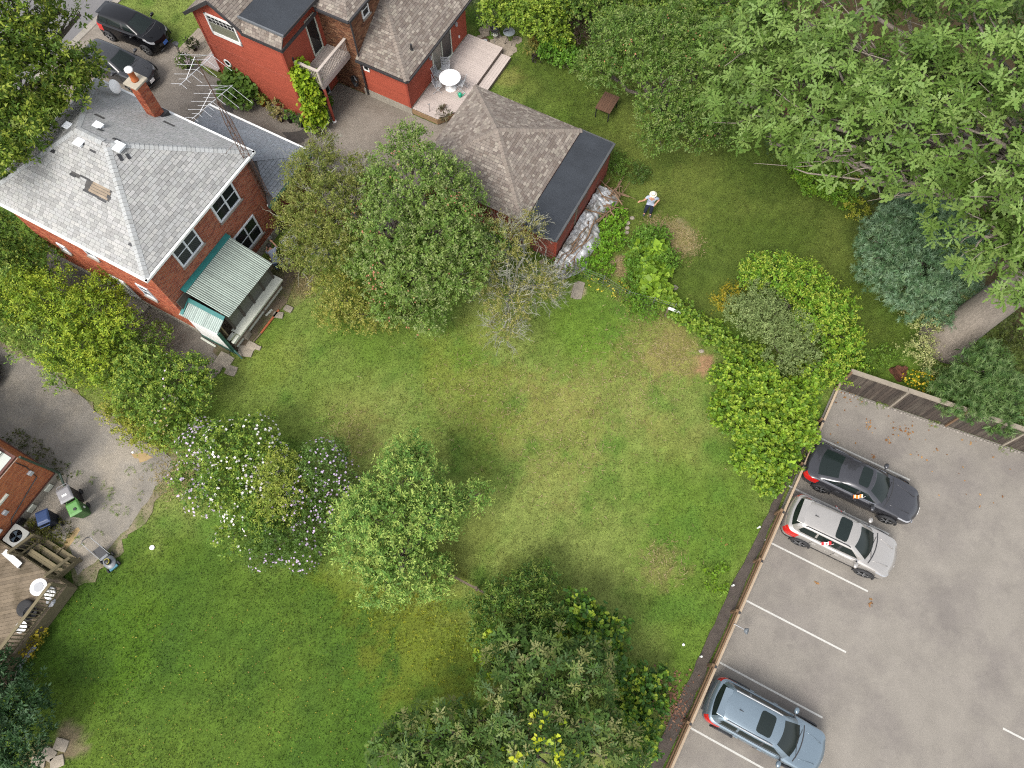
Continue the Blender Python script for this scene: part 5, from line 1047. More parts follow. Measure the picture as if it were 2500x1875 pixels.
ty = thing('spare_tyre', 'black car tyre lying on the weathered deck', 'tyre', BH.w(2.15, -4.6, dz2+.002)); MB().lathe([(.17, .02), (.28, 0), (.33, .05), (.33, .14), (.28, .19), (.17, .17)], n=28).build('tread', M_tyre, ty, smooth=True); MB().lathe([(.03, .12), (.1, .1), (.17, .12), (.18, .05)], n=20).build('rim', mat('dull_rim', (.06, .06, .065), .6), ty)
gb_ = thing('black_basin', 'black plastic tub behind the deck railing', 'tub', BH.w(2.5, -4.62, dz2+.002)); MB().lathe([(.2, 0), (.26, .25), (.28, .26), (.25, .24), (.19, .03), (.002, .02)], n=20).build('tub_shell', M_black, gb_, smooth=True)
wbw = thing('white_basin', 'round white basin behind the deck railing', 'basin', BH.w(2.52, -5.2, dz2+.002)); MB().lathe([(.12, 0), (.2, .14), (.23, .15), (.2, .13), (.11, .02), (.002, .02)], n=22).build('basin_shell', M_white, wbw, smooth=True)
# white gutter length and black planter by the deck foot
pg = thing('white_trim_board', 'old white trim board lying along the deck skirt', 'board', BH.w(3.0, -6.2, .03), BH.a); box('board_face', M_sling, pg, -.05, .05, -.6, .5, 0, .14)
pt = thing('planter_trough', 'long black planter trough beside the deck', 'planter', BH.w(3.05, -7.2, .0), BH.a); box('trough', M_black, pt, -.15, .15, -.6, .6, 0, .3, bevel=.02); box('trough_soil', M_soil, pt, -.12, .12, -.57, .57, .28, .305)
# air conditioner
ac = thing('air_conditioner', 'air conditioning condenser with a round fan grille beside the deck stairs', 'air conditioner', BH.w(-.25, -2.72, 0), BH.a)
M_acm = mat('condenser_casing', S(150, 140, 128), .6, (4, .1)); box('base_pad', M_conc, ac, -.5, .55, -.42, .42, 0, .06); box('casing', M_acm, ac, -.38, .38, -.38, .38, .06, .74, bevel=.06)
m = MB(); n_ = 32; V = []; 
sq = [(.39*max(-1, min(1, 1.35*math.cos(2*math.pi*k/n_))), .39*max(-1, min(1, 1.35*math.sin(2*math.pi*k/n_))), .77) for k in range(n_)]; ci = [(.26*math.cos(2*math.pi*k/n_), .26*math.sin(2*math.pi*k/n_), .78) for k in range(n_)]; lo = [(x, y, .73) for x, y, z in sq]
m.add(sq+ci+lo, [(k, (k+1) % n_, n_+(k+1) % n_, n_+k) for k in range(n_)]+[(2*n_+k, 2*n_+(k+1) % n_, (k+1) % n_, k) for k in range(n_)]); m.build('top_cover', M_grey if False else mat('condenser_top', S(188, 190, 184), .5, (5, .08)), ac)
MB().lathe([(.002, .745), (.27, .745)], n=24).build('fan_well', M_dark, ac); fn = MB()
for k in range(3): a = 2*math.pi*k/3; fn.add([(0, 0, .755), (.24*math.cos(a), .24*math.sin(a), .75), (.24*math.cos(a+.8), .24*math.sin(a+.8), .765)], [(0, 1, 2)])
fn.build('fan_blade', mat('fan_blue', S(70, 90, 104), .4), ac)
for r_ in (.09, .15, .21): MB().tube([(r_*math.cos(a), r_*math.sin(a), .785) for a in np.linspace(0, 2*math.pi, 25)], .004, 4).build('grille_ring', M_black, ac)
# wheeled bins
def bin_(name, label, u, v, rz, c_body, c_lid, s_=1.0):
    b = thing(name, label, 'bin', BH.w(u, v, .033), BH.a+rz, 'wheeled bins by the brick house'); mb_ = mat(label[:12]+'_body', c_body, .5, (6, .1)); ml_ = mat(label[:12]+'_lid', c_lid, .45, (6, .1))
    m = MB(); x, y = .24*s_, .27*s_; h = .92*s_
    pr = [(-x*.8, -y*.75, .06), (x*.8, -y*.75, .06), (x*.8, y*.8, .06), (-x*.8, y*.8, .06), (-x, -y, h), (x, -y, h), (x, y, h), (-x, y, h)]
    m.add(pr, [(3, 2, 1, 0), (4, 5, 6, 7), (0, 1, 5, 4), (1, 2, 6, 5), (2, 3, 7, 6), (3, 0, 4, 7)]); m.build('bin_body', mb_, b, bevel=.03)
    m = MB(); m.add([(-x-.03, -y-.05, h+.01), (x+.03, -y-.05, h+.01), (x+.03, y+.05, h+.01), (-x-.03, y+.05, h+.01), (-x*.85, -y*.8, h+.07), (x*.85, -y*.8, h+.07), (x*.85, y*.75, h+.1), (-x*.85, y*.75, h+.1)], [(3, 2, 1, 0), (4, 5, 6, 7), (0, 1, 5, 4), (1, 2, 6, 5), (2, 3, 7, 6), (3, 0, 4, 7)]); l = m.build('lid', ml_, b, bevel=.025)
    MB().tube([(-x*.8, y+.06, h-.02), (-x*.8, y+.14, h), (x*.8, y+.14, h), (x*.8, y+.06, h-.02)], .018, 6).build('handle', ml_, b)
    for sx in (-1, 1): w_ = MB(); w_.lathe([(.02, -.03), (.11, -.03), (.12, -.02), (.12, .02), (.11, .03), (.02, .03)], (sx*x*.95, y*.85, .12), 16, axis='X'); w_.build('wheel', M_tyre, b, smooth=True)
    return b, l, h
g_, gl, gh_ = bin_('wheeled_bin', 'green wheeled bin on the worn driveway', 1.15, -.68, R(62), S(70, 120, 56), S(106, 168, 84))
MB().lathe([(.002, 0), (.06, 0), (.065, .02), (.05, .03), (.002, .03)], (.05, -.1, gh_+.085), 16).build('lid_knob', M_black, gl); box('bin_sticker', M_white, g_, .2, .243, -.04, .04, .5, .62)
bin_('wheeled_bin', 'dark blue wheeled bin against the house foundation', .3, -1.58, R(-125), S(24, 34, 56), S(52, 78, 124)); b_, bl_, bh_ = bin_('wheeled_bin', 'grey lidded black wheeled bin beside the downpipe', .5, -.42, R(62), S(44, 40, 40), S(164, 162, 164), 1.1)
for k in range(3): MB().cbox((-.08+.07*k, -.05, bh_+.083), .05, .1, .004).build('lid_mark', M_white, bl_)
# lawn mower
mw = thing('lawn_mower', 'grey push lawn mower with a folding handle on the lawn edge', 'lawn mower', BH.w(3.45, -1.76, .03), BH.a+R(-17)); M_mgrey = mat('mower_grey', S(150, 154, 158), .4, (8, .08)); M_mblue = mat('mower_teal', S(84, 148, 170), .4)
m = MB(); m.lathe([(.25, .1), (.27, .16), (.24, .22), (.13, .25), (.002, .26)], n=20); m.M = None; o = m.build('cutting_deck', M_mgrey, mw, smooth=True); o.scale = (1.25, .92, 1)
m = MB(); m.lathe([(.1, .25), (.13, .3), (.11, .4), (.05, .43), (.002, .43)], (.02, 0, 0), 16); m.build('engine', M_black, mw, smooth=True); MB().tube([(.11*math.cos(a)+.02, .11*math.sin(a), .44) for a in np.linspace(-.4, 3.6, 12)], .014, 5).build('starter_guard', mat('mower_yellow', S(214, 200, 60), .4), mw)
MB().box(.26, .36, -.18, .18, .1, .2).build('front_trim', M_mblue, mw, bevel=.02); MB().box(-.32, -.2, -.17, .17, .16, .34).build('rear_hood', M_mgrey, mw, bevel=.03)
m = MB(); m.add([(-.3, -.17, .3), (-.3, .17, .3), (-.68, .18, .5), (-.68, -.18, .5), (-.3, -.17, .1), (-.3, .17, .1), (-.62, .18, .2), (-.62, -.18, .2)], [(0, 1, 2, 3), (7, 6, 5, 4), (0, 3, 7, 4), (2, 1, 5, 6), (3, 2, 6, 7)]); m.build('grass_bag', M_black, mw)
for s_ in (-1, 1): MB().tube([(-.25, .2*s_, .22), (-.7, .2*s_, .62), (-1.05, .19*s_, .92)], .013, 6).build('handle_bar', M_steel, mw)
MB().tube([(-1.05, -.19, .92), (-1.1, -.1, .95), (-1.1, .1, .95), (-1.05, .19, .92)], .02, 6).build('handle_grip', M_black, mw)
for (x, y) in ((.25, .25), (.25, -.25), (-.25, .26), (-.25, -.26)): w_ = MB(); w_.lathe([(.02, -.03), (.08, -.03), (.095, -.015), (.095, .015), (.08, .03), (.02, .03)], (x, y, .095), 16, axis='Y'); w_.build('wheel', M_tyre, mw, smooth=True)
q = U(372, 1337); lt = thing('paper_litter', 'crumpled white paper lying on the neighbour lawn', 'litter', (q.x, q.y, .03)); m = MB(); crumple(m, .10, seed=3, sq=.4); m.build('paper_sheet', M_white, lt)
# loose slabs by the shrub in the corner of the neighbour lawn
for k, (a, b, lb) in enumerate([(120, 1840, 'tan slab by the dark leafy shrub'), (150, 1818, 'pale slab at the end of the dark shrub bed'), (95, 1860, 'reddish slab under the dark shrub'), (140, 1860, 'cracked slab beside the reddish slab')]): paver('paving_slab', a, b, .5, .4, .03, R(-30+17*k), lb, group='slabs at the dark shrub')
# small rough wear on the worn driveway: low weeds along the cracks
# ------------------------------------------------------------------ plants
LEAFSHAPE = dict(
    diamond=(np.array([(0, 0, 0), (.42, .5, .12), (1, 0, -.05), (.42, -.5, .12)]), [(0, 1, 2), (0, 2, 3)]),
    oval=(np.array([(0, 0, 0), (.22, .38, .05), (.62, .45, .06), (1, 0, -.06), (.62, -.45, .06), (.22, -.38, .05)]), [(0, 1, 2, 3), (0, 3, 4, 5)]),
    heart=(np.array([(0, 0, 0), (-.12, .35, .03), (.3, .55, .05), (1, 0, -.1), (.3, -.55, .05), (-.12, -.35, .03)]), [(0, 1, 2, 3), (0, 3, 4, 5)]),
    needle=(np.array([(0, .5, 0), (0, -.5, 0), (1, 0, 0)]), [(0, 1, 2)]),
    strap=(np.array([(0, .3, 0), (0, -.3, 0), (.55, -.5, .1), (.55, .5, .1), (1, 0, -.05)]), [(0, 1, 2, 3), (3, 2, 4, 4)]),
    oak=(np.array([(0, 0, 0), (.25, .26, .03), (.36, .09, .02), (.55, .45, .04), (.64, .12, .02), (.8, .3, 0), (1, 0, -.08), (.8, -.3, 0), (.64, -.12, .02), (.55, -.45, .04), (.36, -.09, .02), (.25, -.26, .03)]), 'ngon'))
TRI = [0]
def norm(a): return a/np.maximum(np.linalg.norm(a, axis=-1, keepdims=True), 1e-9)
def leaf_mesh(name, P, D, Nn, Ln, Wd, col, shape, parent, mt=None):
    T, F = LEAFSHAPE[shape]; D = norm(D); B = norm(np.cross(Nn, D)); Z = np.cross(D, B); n = len(P); k = len(T)
    V = P[:, None, :]+D[:, None, :]*(T[None, :, 0:1]*Ln[:, None, None])+B[:, None, :]*(T[None, :, 1:2]*Wd[:, None, None])+Z[:, None, :]*(T[None, :, 2:3]*Ln[:, None, None])
    base = np.arange(n)[:, None]*k
    if F == 'ngon': FF = base+np.arange(k)[None]; TRI[0] += n*(k-2)
    else:
        kk = len(F[0]); FF = np.concatenate([base+np.array(f)[None] for f in F], 1).reshape(-1, kk); TRI[0] += n*len(F)*(kk-2)
        if shape == 'strap': FF = np.concatenate([base+np.array([0, 1, 2, 3])[None]]); FF3 = None
    return big_mesh(name, V.reshape(-1, 3), FF, np.repeat(col, k, 0), mt or M_leaf, parent)
def Lb(px, py, z, r, rz=None, ry=None): c = U(px, py, z); return (c.x, c.y, c.z, r, ry or r, rz or r)
def twigs(lobes, dens, low=-.3, depth=.3, seed=0):
    g = np.random.default_rng(seed); P, D, S_ = [], [], []; lob = np.array(lobes)
    for i, l in enumerate(lobes):
        c = np.array(l[:3]); r = np.array(l[3:]); n = int(dens*4*np.pi*((r[0]*r[1])**.5*(r[0]+r[2])/2)*.75)
        d = norm(g.normal(size=(n, 3))); d = d[d[:, 2] > low]; n = len(d)
        ln = fbm(np.arctan2(d[:, 1], d[:, 0])*1.9+i*7, d[:, 2]*3+i*3, 1.2, 2, i); k = (1-depth*g.random(n)**1.4)*(.82+.42*ln)
        p = c+d*r*k[:, None]; keep = p[:, 2] > .03
        for j, m_ in enumerate(lobes):
            if j != i: keep &= np.sum(((p-np.array(m_[:3]))/np.array(m_[3:]))**2, 1) > .45
        P.append(p[keep]); D.append(norm(d[keep]/r)); S_.append(np.full(keep.sum(), i))
    return np.concatenate(P), np.concatenate(D), np.concatenate(S_)
def sprigs(P, D, nl, tl, spread, ll, lw, cols, tip=None, tipp=.5, seed=0, up=.35, droop=0., jit=.16, rosette=False):
    "leaves set along short twigs that start at P and point along D"
    g = np.random.default_rng(seed+100); n = len(P); d = norm(D+np.array([0, 0, up])+g.normal(size=(n, 3))*.3)
    t = np.sort(g.random((n, nl)), 1); t = .75+.25*t if rosette else t
    rad = g.normal(size=(n, nl, 3)); rad -= (rad*d[:, None]).sum(-1, keepdims=True)*d[:, None]; rad = norm(rad)
    if rosette:
        e1_ = norm(np.cross(d, np.array([.31, .83, .2]))); e2_ = np.cross(d, e1_); A = (np.arange(nl)[None]*2*np.pi/nl*1.62)+g.random((n, 1))*6+g.normal(size=(n, nl))*.15
        rad = e1_[:, None]*np.cos(A)[..., None]+e2_[:, None]*np.sin(A)[..., None]
    ld = norm(d[:, None]*(.55 if not rosette else .28)+rad*1.0+np.array([0, 0, -droop])); tll = tl*(.7+.6*g.random((n, 1, 1)))
    lp = P[:, None]+d[:, None]*(t[..., None]*tll)+rad*(spread*g.random((n, nl, 1)))
    nn = norm(np.array([0, 0, 1.])+d[:, None]*.6+g.normal(size=(n, nl, 3))*.35) if not rosette else norm(d[:, None]+g.normal(size=(n, nl, 3))*.14)
    cl = np.array(cols); w_ = g.random(n); ci = np.minimum((w_*len(cl)).astype(int), len(cl)-1); base = cl[ci][:, None]*(1+(.1 if rosette else .22)*(g.random((n, 1, 1))-.5)); jit = .07 if rosette else jit
    base = np.broadcast_to(base, (n, nl, 3)).copy()
    if tip is not None:
        sel = (t > .6) & (g.random((n, 1)) < tipp); base = np.where(sel[..., None], base*.4+np.array(tip)*.6, base)
    base *= 1+jit*2*(g.random((n, nl, 1))-.5); base *= 1+.06*(g.random((n, nl, 3))-.5)
    L_ = ll*(.7+.6*g.random((n, nl))); W_ = lw*(.75+.5*g.random((n, nl)))
    return lp.reshape(-1, 3), ld.reshape(-1, 3), nn.reshape(-1, 3), L_.ravel(), W_.ravel(), base.reshape(-1, 3)
def limb(m, p, q, r0, r1, seed, k=5, wob=.12):
    g = random.Random(seed); p, q = Vector(p), Vector(q); L_ = (q-p).length; pts_ = []; rr = []
    for i in range(k+1):
        t = i/k; s_ = math.sin(math.pi*t)*L_*wob; pts_.append(p.lerp(q, t)+Vector((g.uniform(-1, 1), g.uniform(-1, 1), g.uniform(-.2, .6)))*s_*.6); rr.append(r0+(r1-r0)*t)
    m.tube(pts_, rr, 7 if r0 > .05 else 4)
    return pts_
SEED = [40]
def plant(name, label, cat, lobes, cols, shape='diamond', dens=16, nl=9, tl=.35, spread=.06, ll=.1, lw=.055, tip=None, tipp=.5, base=None, trunk=.1, bark=None, depth=.3, low=-.3, group=None, flowers=None, up=.35, droop=0, rosette=False, limbs=True, crown='crown', bare=0, gap=None, k=.62, fork=None, fill=True, core=.72, lumps=8, lq=(.3, .5)):
    if not rosette: nl = int(nl*1.3)
    if crown == 'foliage' and max(l[5] for l in lobes) < .5: tl = min(tl, .13)
    SEED[0] += 1; sd = SEED[0]; b = U(*base) if base else Vector((sum(l[0] for l in lobes)/len(lobes), sum(l[1] for l in lobes)/len(lobes), 0))
    o = thing(name, label, cat, (b.x, b.y, 0), group=group); off = np.array([b.x, b.y, 0]); lob = [(l[0]-b.x, l[1]-b.y)+tuple(l[2:]) for l in lobes]
    lob0 = lob; lr = random.Random(sd*3); lob = []
    for i, l in enumerate(lob0):       # boughs: smaller lumps round each mass of the crown
        if l[3] < .42 or l[5] < l[3]*.7: lob.append(l); continue
        lob.append((l[0], l[1], l[2], l[3]*core, l[4]*core, l[5]*core))
        for j in range(lumps):
            d = Vector((lr.gauss(0, 1), lr.gauss(0, 1), lr.gauss(.25, .7))).normalized()
            if d.z < -.45: d.z *= -1
            q = l[3]*lr.uniform(*lq); lob.append((l[0]+d.x*l[3]*.74, l[1]+d.y*l[4]*.74, max(.15, l[2]+d.z*l[5]*.74), q, q, q*.85))
    P, D, I = twigs(lob, dens, low, depth, sd); I0 = None
    if gap:      # leave holes between clumps
        q = fbm(P[:, 0]*1.0+sd, P[:, 1]+P[:, 2], gap[0], 2, sd); kp = q > gap[1]; P, D = P[kp], D[kp]
    cl = [S(*c, k) for c in cols]; tp_ = S(*tip, k) if tip else None
    cl = [(c[0], c[1], c[2]*.8) for c in cl]
    a = sprigs(P, D, nl, tl, spread, ll, lw, cl, tp_, tipp, sd, up, droop, rosette=rosette)
    if fill and (not gap or fork):       # larger inner leaves so that the crown is not see-through
        inner = [(l[0], l[1], l[2], l[3]*.72, l[4]*.72, l[5]*.72) for l in lob0]; P2, D2, _ = twigs(inner, max(3, dens*.22) if not fork else 1.6, low, .35, sd+50); fs = 'diamond' if shape in ('needle', 'diamond') else shape
        b_ = sprigs(P2, D2, 5, .3, .1, max(.16, ll*1.5), max(.09, lw*1.6), cl, None, 0, sd+9, up)
        if fs == shape: a = tuple(np.concatenate([p, q]) for p, q in zip(a, b_))
        else: leaf_mesh('inner_foliage', *b_, fs, o)
    leaf_mesh(crown, *a, shape, o)
    lob = lob0
    if limbs:
        m = MB(); top = fork or min(max(.4, min(l[2] for l in lob)*.55), 3.5); cx = sum(l[0] for l in lob)/len(lob); cy = sum(l[1] for l in lob)/len(lob); tp = Vector((cx*.25, cy*.25, top)) if not fork else Vector((cx*.03, cy*.03, top))
        limb(m, (0, 0, -.05), tp, trunk*1.25, trunk*.8, sd) if not fork else m.tube([(0, 0, -.1), (0, 0, .25), (.02, .02, .9), (.05, .04, 2.2), (.08, .03, 4.5), tp], [trunk*1.75, trunk*1.4, trunk*1.1, trunk, trunk*.9, trunk*.8], 18); m.build('trunk', bark or M_bark, o, smooth=True)
        m = MB(); r_ = random.Random(sd)
        for i, l in enumerate(lob):
            pts_ = limb(m, tp, l[:3], trunk*(.22 if fork else .55), trunk*(.08 if fork else .22), sd+i)
            for j in range(5):
                e = Vector(l[:3])+Vector((r_.gauss(0, 1), r_.gauss(0, 1), r_.gauss(.3, .7))).normalized()*min(l[3], l[5])*.85; limb(m, pts_[3+j % 3], e, min(.05, trunk*.2), .008, sd+i*9+j, 4)
        m.build('branches', bark or M_bark, o, smooth=True)
    for fl in (flowers or []):
        (fc, num, size, petals, sel) = fl; g = np.random.default_rng(sd+7); Q, E, J = twigs(lob, dens*2, .0, .06, sd+3)
        if sel is not None and max(sel) < 6: kp = np.isin(J, sel); Q, E = Q[kp], E[kp]
        w_ = fbm(Q[:, 0], Q[:, 1], 1.1, 2, sd+len(fc)); order = np.argsort(-w_+.75*g.random(len(Q)))[:int(num*1.5)]; Q, E = Q[order], E[order]+np.array([0, 0, .5]); E = norm(E); n = len(Q)
        u_ = norm(np.cross(E, np.array([.3, .2, .9]))); v_ = np.cross(E, u_); A = np.arange(petals)*2*np.pi/petals
        dd = u_[:, None]*np.cos(A)[None, :, None]+v_[:, None]*np.sin(A)[None, :, None]+E[:, None]*.25; pp = np.broadcast_to((Q+E*.1)[:, None], dd.shape); nn = np.broadcast_to(E[:, None], dd.shape)
        c0 = np.array(S(*fc, .8)); cc = c0[None]*(1+.3*(g.random((n*petals, 1))-.5)); sz = np.repeat(size*(.7+.6*g.random(n)), petals)
        leaf_mesh('blossom', pp.reshape(-1, 3), dd.reshape(-1, 3), nn.reshape(-1, 3), sz, sz*.85, cc, 'diamond', o, M_flower)
    if bare:
        m = MB(); r_ = random.Random(sd+5)
        for i in range(bare):
            l = lob[r_.randrange(len(lob))]; d = Vector((r_.gauss(0, 1), r_.gauss(0, 1), r_.gauss(.35, .8))).normalized(); p = Vector(l[:3])+Vector((d.x*l[3], d.y*l[4], d.z*l[5]))*r_.uniform(.55, .95); q = p
            for s_ in range(3):
                e = q+(d+Vector((r_.gauss(0, .5), r_.gauss(0, .5), r_.gauss(0, .4)))).normalized()*r_.uniform(.18, .4); m.tube([q, e], [.014-.003*s_, .010-.003*s_], 3)
                for b_ in range(3): f = q.lerp(e, r_.random()); m.tube([f, f+(d+Vector((r_.gauss(0, .9), r_.gauss(0, .9), r_.gauss(0, .6)))).normalized()*r_.uniform(.08, .22)], [.007, .003], 3)
                q = e
        m.build('bare_twigs', M_barkpale, o)
    return o
APPLE = [(108, 138, 66), (120, 148, 74), (98, 128, 60), (130, 152, 82)]
# --- garden of the grey-roofed house
plant('apple_tree', 'broad apple tree with pale green leaves and pinkish fruit beside the garage', 'tree', [Lb(1000, 440, 4.6, 1.5), Lb(960, 560, 4.2, 1.7), Lb(1080, 560, 4.3, 1.6), Lb(1010, 660, 3.3, 1.7), Lb(1110, 680, 3.0, 1.3), Lb(920, 640, 3.0, 1.3), Lb(1040, 760, 1.7, 1.1), Lb(1160, 600, 3.2, 1.1), Lb(1080, 440, 4.4, 1.0), Lb(950, 480, 4.6, 1.1), Lb(960, 740, 2.2, 1.0), Lb(1000, 360, 4.8, .8), Lb(1125, 460, 4, .8), Lb(1150, 500, 3.6, .9)], APPLE, dens=26, nl=10, ll=.095, lw=.055, tip=(158, 166, 112), base=(1010, 690), trunk=.2, low=-.55, flowers=[((178, 118, 88), 90, .045, 4, None)], k=0.7)
plant('pear_tree', 'olive green old fruit tree with grey bare branches by the brown fence', 'tree', [Lb(770, 420, 4.2, 1.2), Lb(800, 500, 4.2, 1.4), Lb(740, 540, 3.6, 1.1), Lb(830, 590, 3.4, 1.2), Lb(760, 620, 2.6, 1.1), Lb(870, 480, 4, 1.1), Lb(720, 620, 2.3, .7), Lb(780, 370, 4.2, .7), Lb(880, 410, 3.8, .7)], [(112, 124, 58), (124, 134, 66), (100, 114, 54), (118, 122, 62)], dens=30, nl=11, ll=.08, lw=.04, tip=(148, 146, 84), base=(800, 640), trunk=.16, bare=120, low=-.4, bark=M_barkpale, k=0.74)
plant('quince_bush', 'yellowish green rounded bush at the foot of the apple tree', 'bush', [Lb(850, 740, 1.1, 1.1), Lb(900, 770, 1.0, 1.0), Lb(820, 700, 1.3, .9), Lb(960, 760, 1.1, .8), Lb(820, 770, .8, .7)], [(134, 142, 66), (146, 148, 72), (118, 130, 60)], dens=26, nl=10, ll=.09, lw=.045, tip=(176, 170, 92), trunk=.06, k=0.74)
plant('lichen_tree', 'sparse lichen-grey tree with many bare twigs beside the garage', 'tree', [Lb(1230, 590, 3.0, 1.0), Lb(1290, 560, 2.9, .7), Lb(1180, 660, 2.6, .9), Lb(1250, 740, 2.0, 1.0), Lb(1310, 700, 2.0, .8), Lb(1230, 800, 1.4, .7), Lb(1350, 690, 1.8, .55)], [(140, 140, 78), (152, 150, 90), (124, 130, 68)], dens=26, nl=9, ll=.08, lw=.04, tip=(170, 160, 104), base=(1250, 720), trunk=.15, bark=M_barkpale, bare=330, gap=(1.1, .27), k=0.72)
# --- street tree
plant('street_tree', 'tall light green street tree over the driveway end', 'tree', [Lb(10, 60, 9, 1.8), Lb(50, 10, 9.5, 1.0), Lb(50, 190, 8.3, 1.8), Lb(140, 190, 7.6, 1.2), Lb(212, 165, 6.9, .65), Lb(30, 320, 7.5, 1.6), Lb(90, 260, 7.2, 1.2), Lb(-60, 150, 9, 2.4), Lb(-50, 320, 8, 1.9), Lb(185, 185, 6.8, .8), Lb(20, -40, 9.5, 2), Lb(150, 25, 8, .35), Lb(10, 390, 6, 1.0), Lb(195, 35, 8, .3), Lb(110, 90, 7.5, .7)], [(120, 148, 58), (104, 134, 54), (136, 160, 60), (94, 124, 52)], shape='oval', dens=20, nl=8, ll=.15, lw=.065, tl=.4, tip=(182, 192, 76), base=(-120, 420), trunk=.3, low=-.5, k=.62)
# --- hedge between the path and the worn driveway
HED = [(118, 144, 44), (134, 160, 50), (100, 130, 42), (146, 168, 56)]
plant('hedge_shrub', 'dense dark green shrub against the brick side wall', 'shrub', [Lb(40, 560, 2.2, 1.2), Lb(-30, 620, 2.4, 1.4), Lb(110, 640, 1.8, 1.0)], [(78, 110, 40), (92, 122, 46)], dens=24, ll=.11, lw=.05, tip=(150, 156, 60), trunk=.06, group='hedge along the side path')
plant('hedge_shrub', 'tall bright yellow green shrub at the middle of the hedge', 'shrub', [Lb(130, 740, 2.0, 1.3), Lb(230, 770, 1.9, 1.2), Lb(190, 850, 1.5, 1.1), Lb(290, 800, 1.5, .9), Lb(250, 900, 1.2, .9), Lb(60, 720, 2.0, 1.2), Lb(260, 720, 1.6, .8)], HED, dens=24, nl=11, ll=.12, lw=.05, tl=.5, tip=(178, 188, 60), trunk=.06, group='hedge along the side path', k=0.8)
plant('hedge_shrub', 'pale green shrub overhanging the worn driveway end of the hedge', 'shrub', [Lb(20, 680, 2.0, 1.3), Lb(90, 830, 1.6, 1.1), Lb(-20, 800, 1.8, 1.3), Lb(160, 900, 1.1, .8)], [(112, 142, 60), (132, 156, 70), (98, 130, 56)], dens=24, nl=10, ll=.11, lw=.05, tip=(166, 180, 84), trunk=.06, group='hedge along the side path', k=0.78)
plant('rose_shrub', 'leafy shrub with a few pink blooms at the end of the concrete path', 'shrub', [Lb(360, 900, 1.3, 1.1), Lb(440, 920, 1.3, 1.0), Lb(480, 970, 1.1, .8), Lb(330, 970, 1.1, .9), Lb(400, 1010, 1.2, 1.0), Lb(440, 1060, .9, .7), Lb(310, 930, 1.2, .8), Lb(500, 920, 1.0, .55)], [(104, 136, 54), (92, 124, 52), (122, 150, 60)], dens=25, nl=10, ll=.10, lw=.055, tip=(168, 180, 70), trunk=.05, flowers=[((214, 200, 214), 22, .05, 5, None), ((206, 192, 70), 18, .05, 5, None)], k=0.74)
plant('yellow_shrub', 'low yellow green shrub edging the worn driveway', 'shrub', [Lb(330, 1050, .5, .6), Lb(380, 1080, .5, .6), Lb(290, 1020, .6, .6), Lb(400, 1060, .6, .6)], [(150, 160, 60), (166, 170, 72), (130, 148, 52)], dens=30, ll=.09, lw=.05, tip=(206, 196, 96), trunk=.03)
plant('rose_shrub', 'small round shrub beside the concrete path', 'shrub', [Lb(375, 820, .7, .7), Lb(350, 860, .7, .6)], [(92, 124, 48), (112, 140, 58)], dens=26, ll=.09, lw=.05, trunk=.03, tip=(150, 168, 70))
# --- rose of sharon bushes
HIB = [(96, 130, 54), (112, 144, 58), (84, 118, 48), (132, 154, 64)]
plant('flowering_shrub', 'big rose of sharon bush covered in white blooms', 'shrub', [Lb(560, 1090, 1.7, 1.0), Lb(620, 1070, 1.7, .9), Lb(560, 1180, 1.3, .9), Lb(600, 1250, 1.0, .8), Lb(570, 1320, .7, .6), Lb(660, 1120, 1.5, .7), Lb(640, 1190, 1.3, .8), Lb(650, 1270, 1.0, .8), Lb(610, 1160, 1.5, .8)], HIB, dens=26, nl=10, ll=.09, lw=.055, tip=(164, 184, 72), trunk=.05, flowers=[((246, 241, 236), 230, .055, 5, None), ((218, 198, 222), 40, .055, 5, None)], group='rose of sharon hedge', k=0.72)
plant('flowering_shrub', 'rose of sharon bush with pale purple blooms at the driveway end', 'shrub', [Lb(490, 1090, 1.4, .8), Lb(460, 1170, 1.0, .7), Lb(500, 1220, .9, .7), Lb(500, 1060, 1.2, .6)], HIB, dens=26, nl=9, ll=.09, lw=.055, tip=(150, 172, 80), trunk=.05, flowers=[((218, 198, 224), 150, .055, 5, None)], group='rose of sharon hedge', k=0.7)
plant('flowering_shrub', 'upright rose of sharon bush dotted with lilac blooms', 'shrub', [Lb(790, 1130, 1.6, .9), Lb(750, 1180, 1.4, .8), Lb(830, 1160, 1.4, .7), Lb(870, 1200, 1.0, .5)], [(88, 120, 56), (100, 132, 66)], dens=24, nl=9, ll=.09, lw=.05, trunk=.05, tip=(130, 154, 84), flowers=[((208, 188, 220), 130, .05, 5, None)], group='rose of sharon hedge')
plant('flowering_shrub', 'low rose of sharon bush with purple blooms over the lawn edge', 'shrub', [Lb(670, 1320, .8, .8), Lb(740, 1350, .7, .7), Lb(780, 1290, .9, .7), Lb(640, 1360, .5, .5), Lb(700, 1260, 1.0, .8), Lb(740, 1240, 1.1, .8), Lb(810, 1240, 1.1, .7)], [(84, 116, 50), (96, 128, 56)], dens=24, nl=9, ll=.09, lw=.05, trunk=.04, flowers=[((210, 188, 218), 170, .05, 5, None)], group='rose of sharon hedge')
plant('feathery_shrub', 'feathery yellow green shrub rising among the rose of sharon bushes', 'shrub', [Lb(680, 1150, 1.9, .8), Lb(700, 1220, 1.6, .8), Lb(660, 1230, 1.5, .6)], [(140, 156, 70), (126, 146, 62), (152, 166, 78)], dens=34, nl=12, ll=.07, lw=.03, tip=(184, 188, 84), trunk=.05, k=0.74)
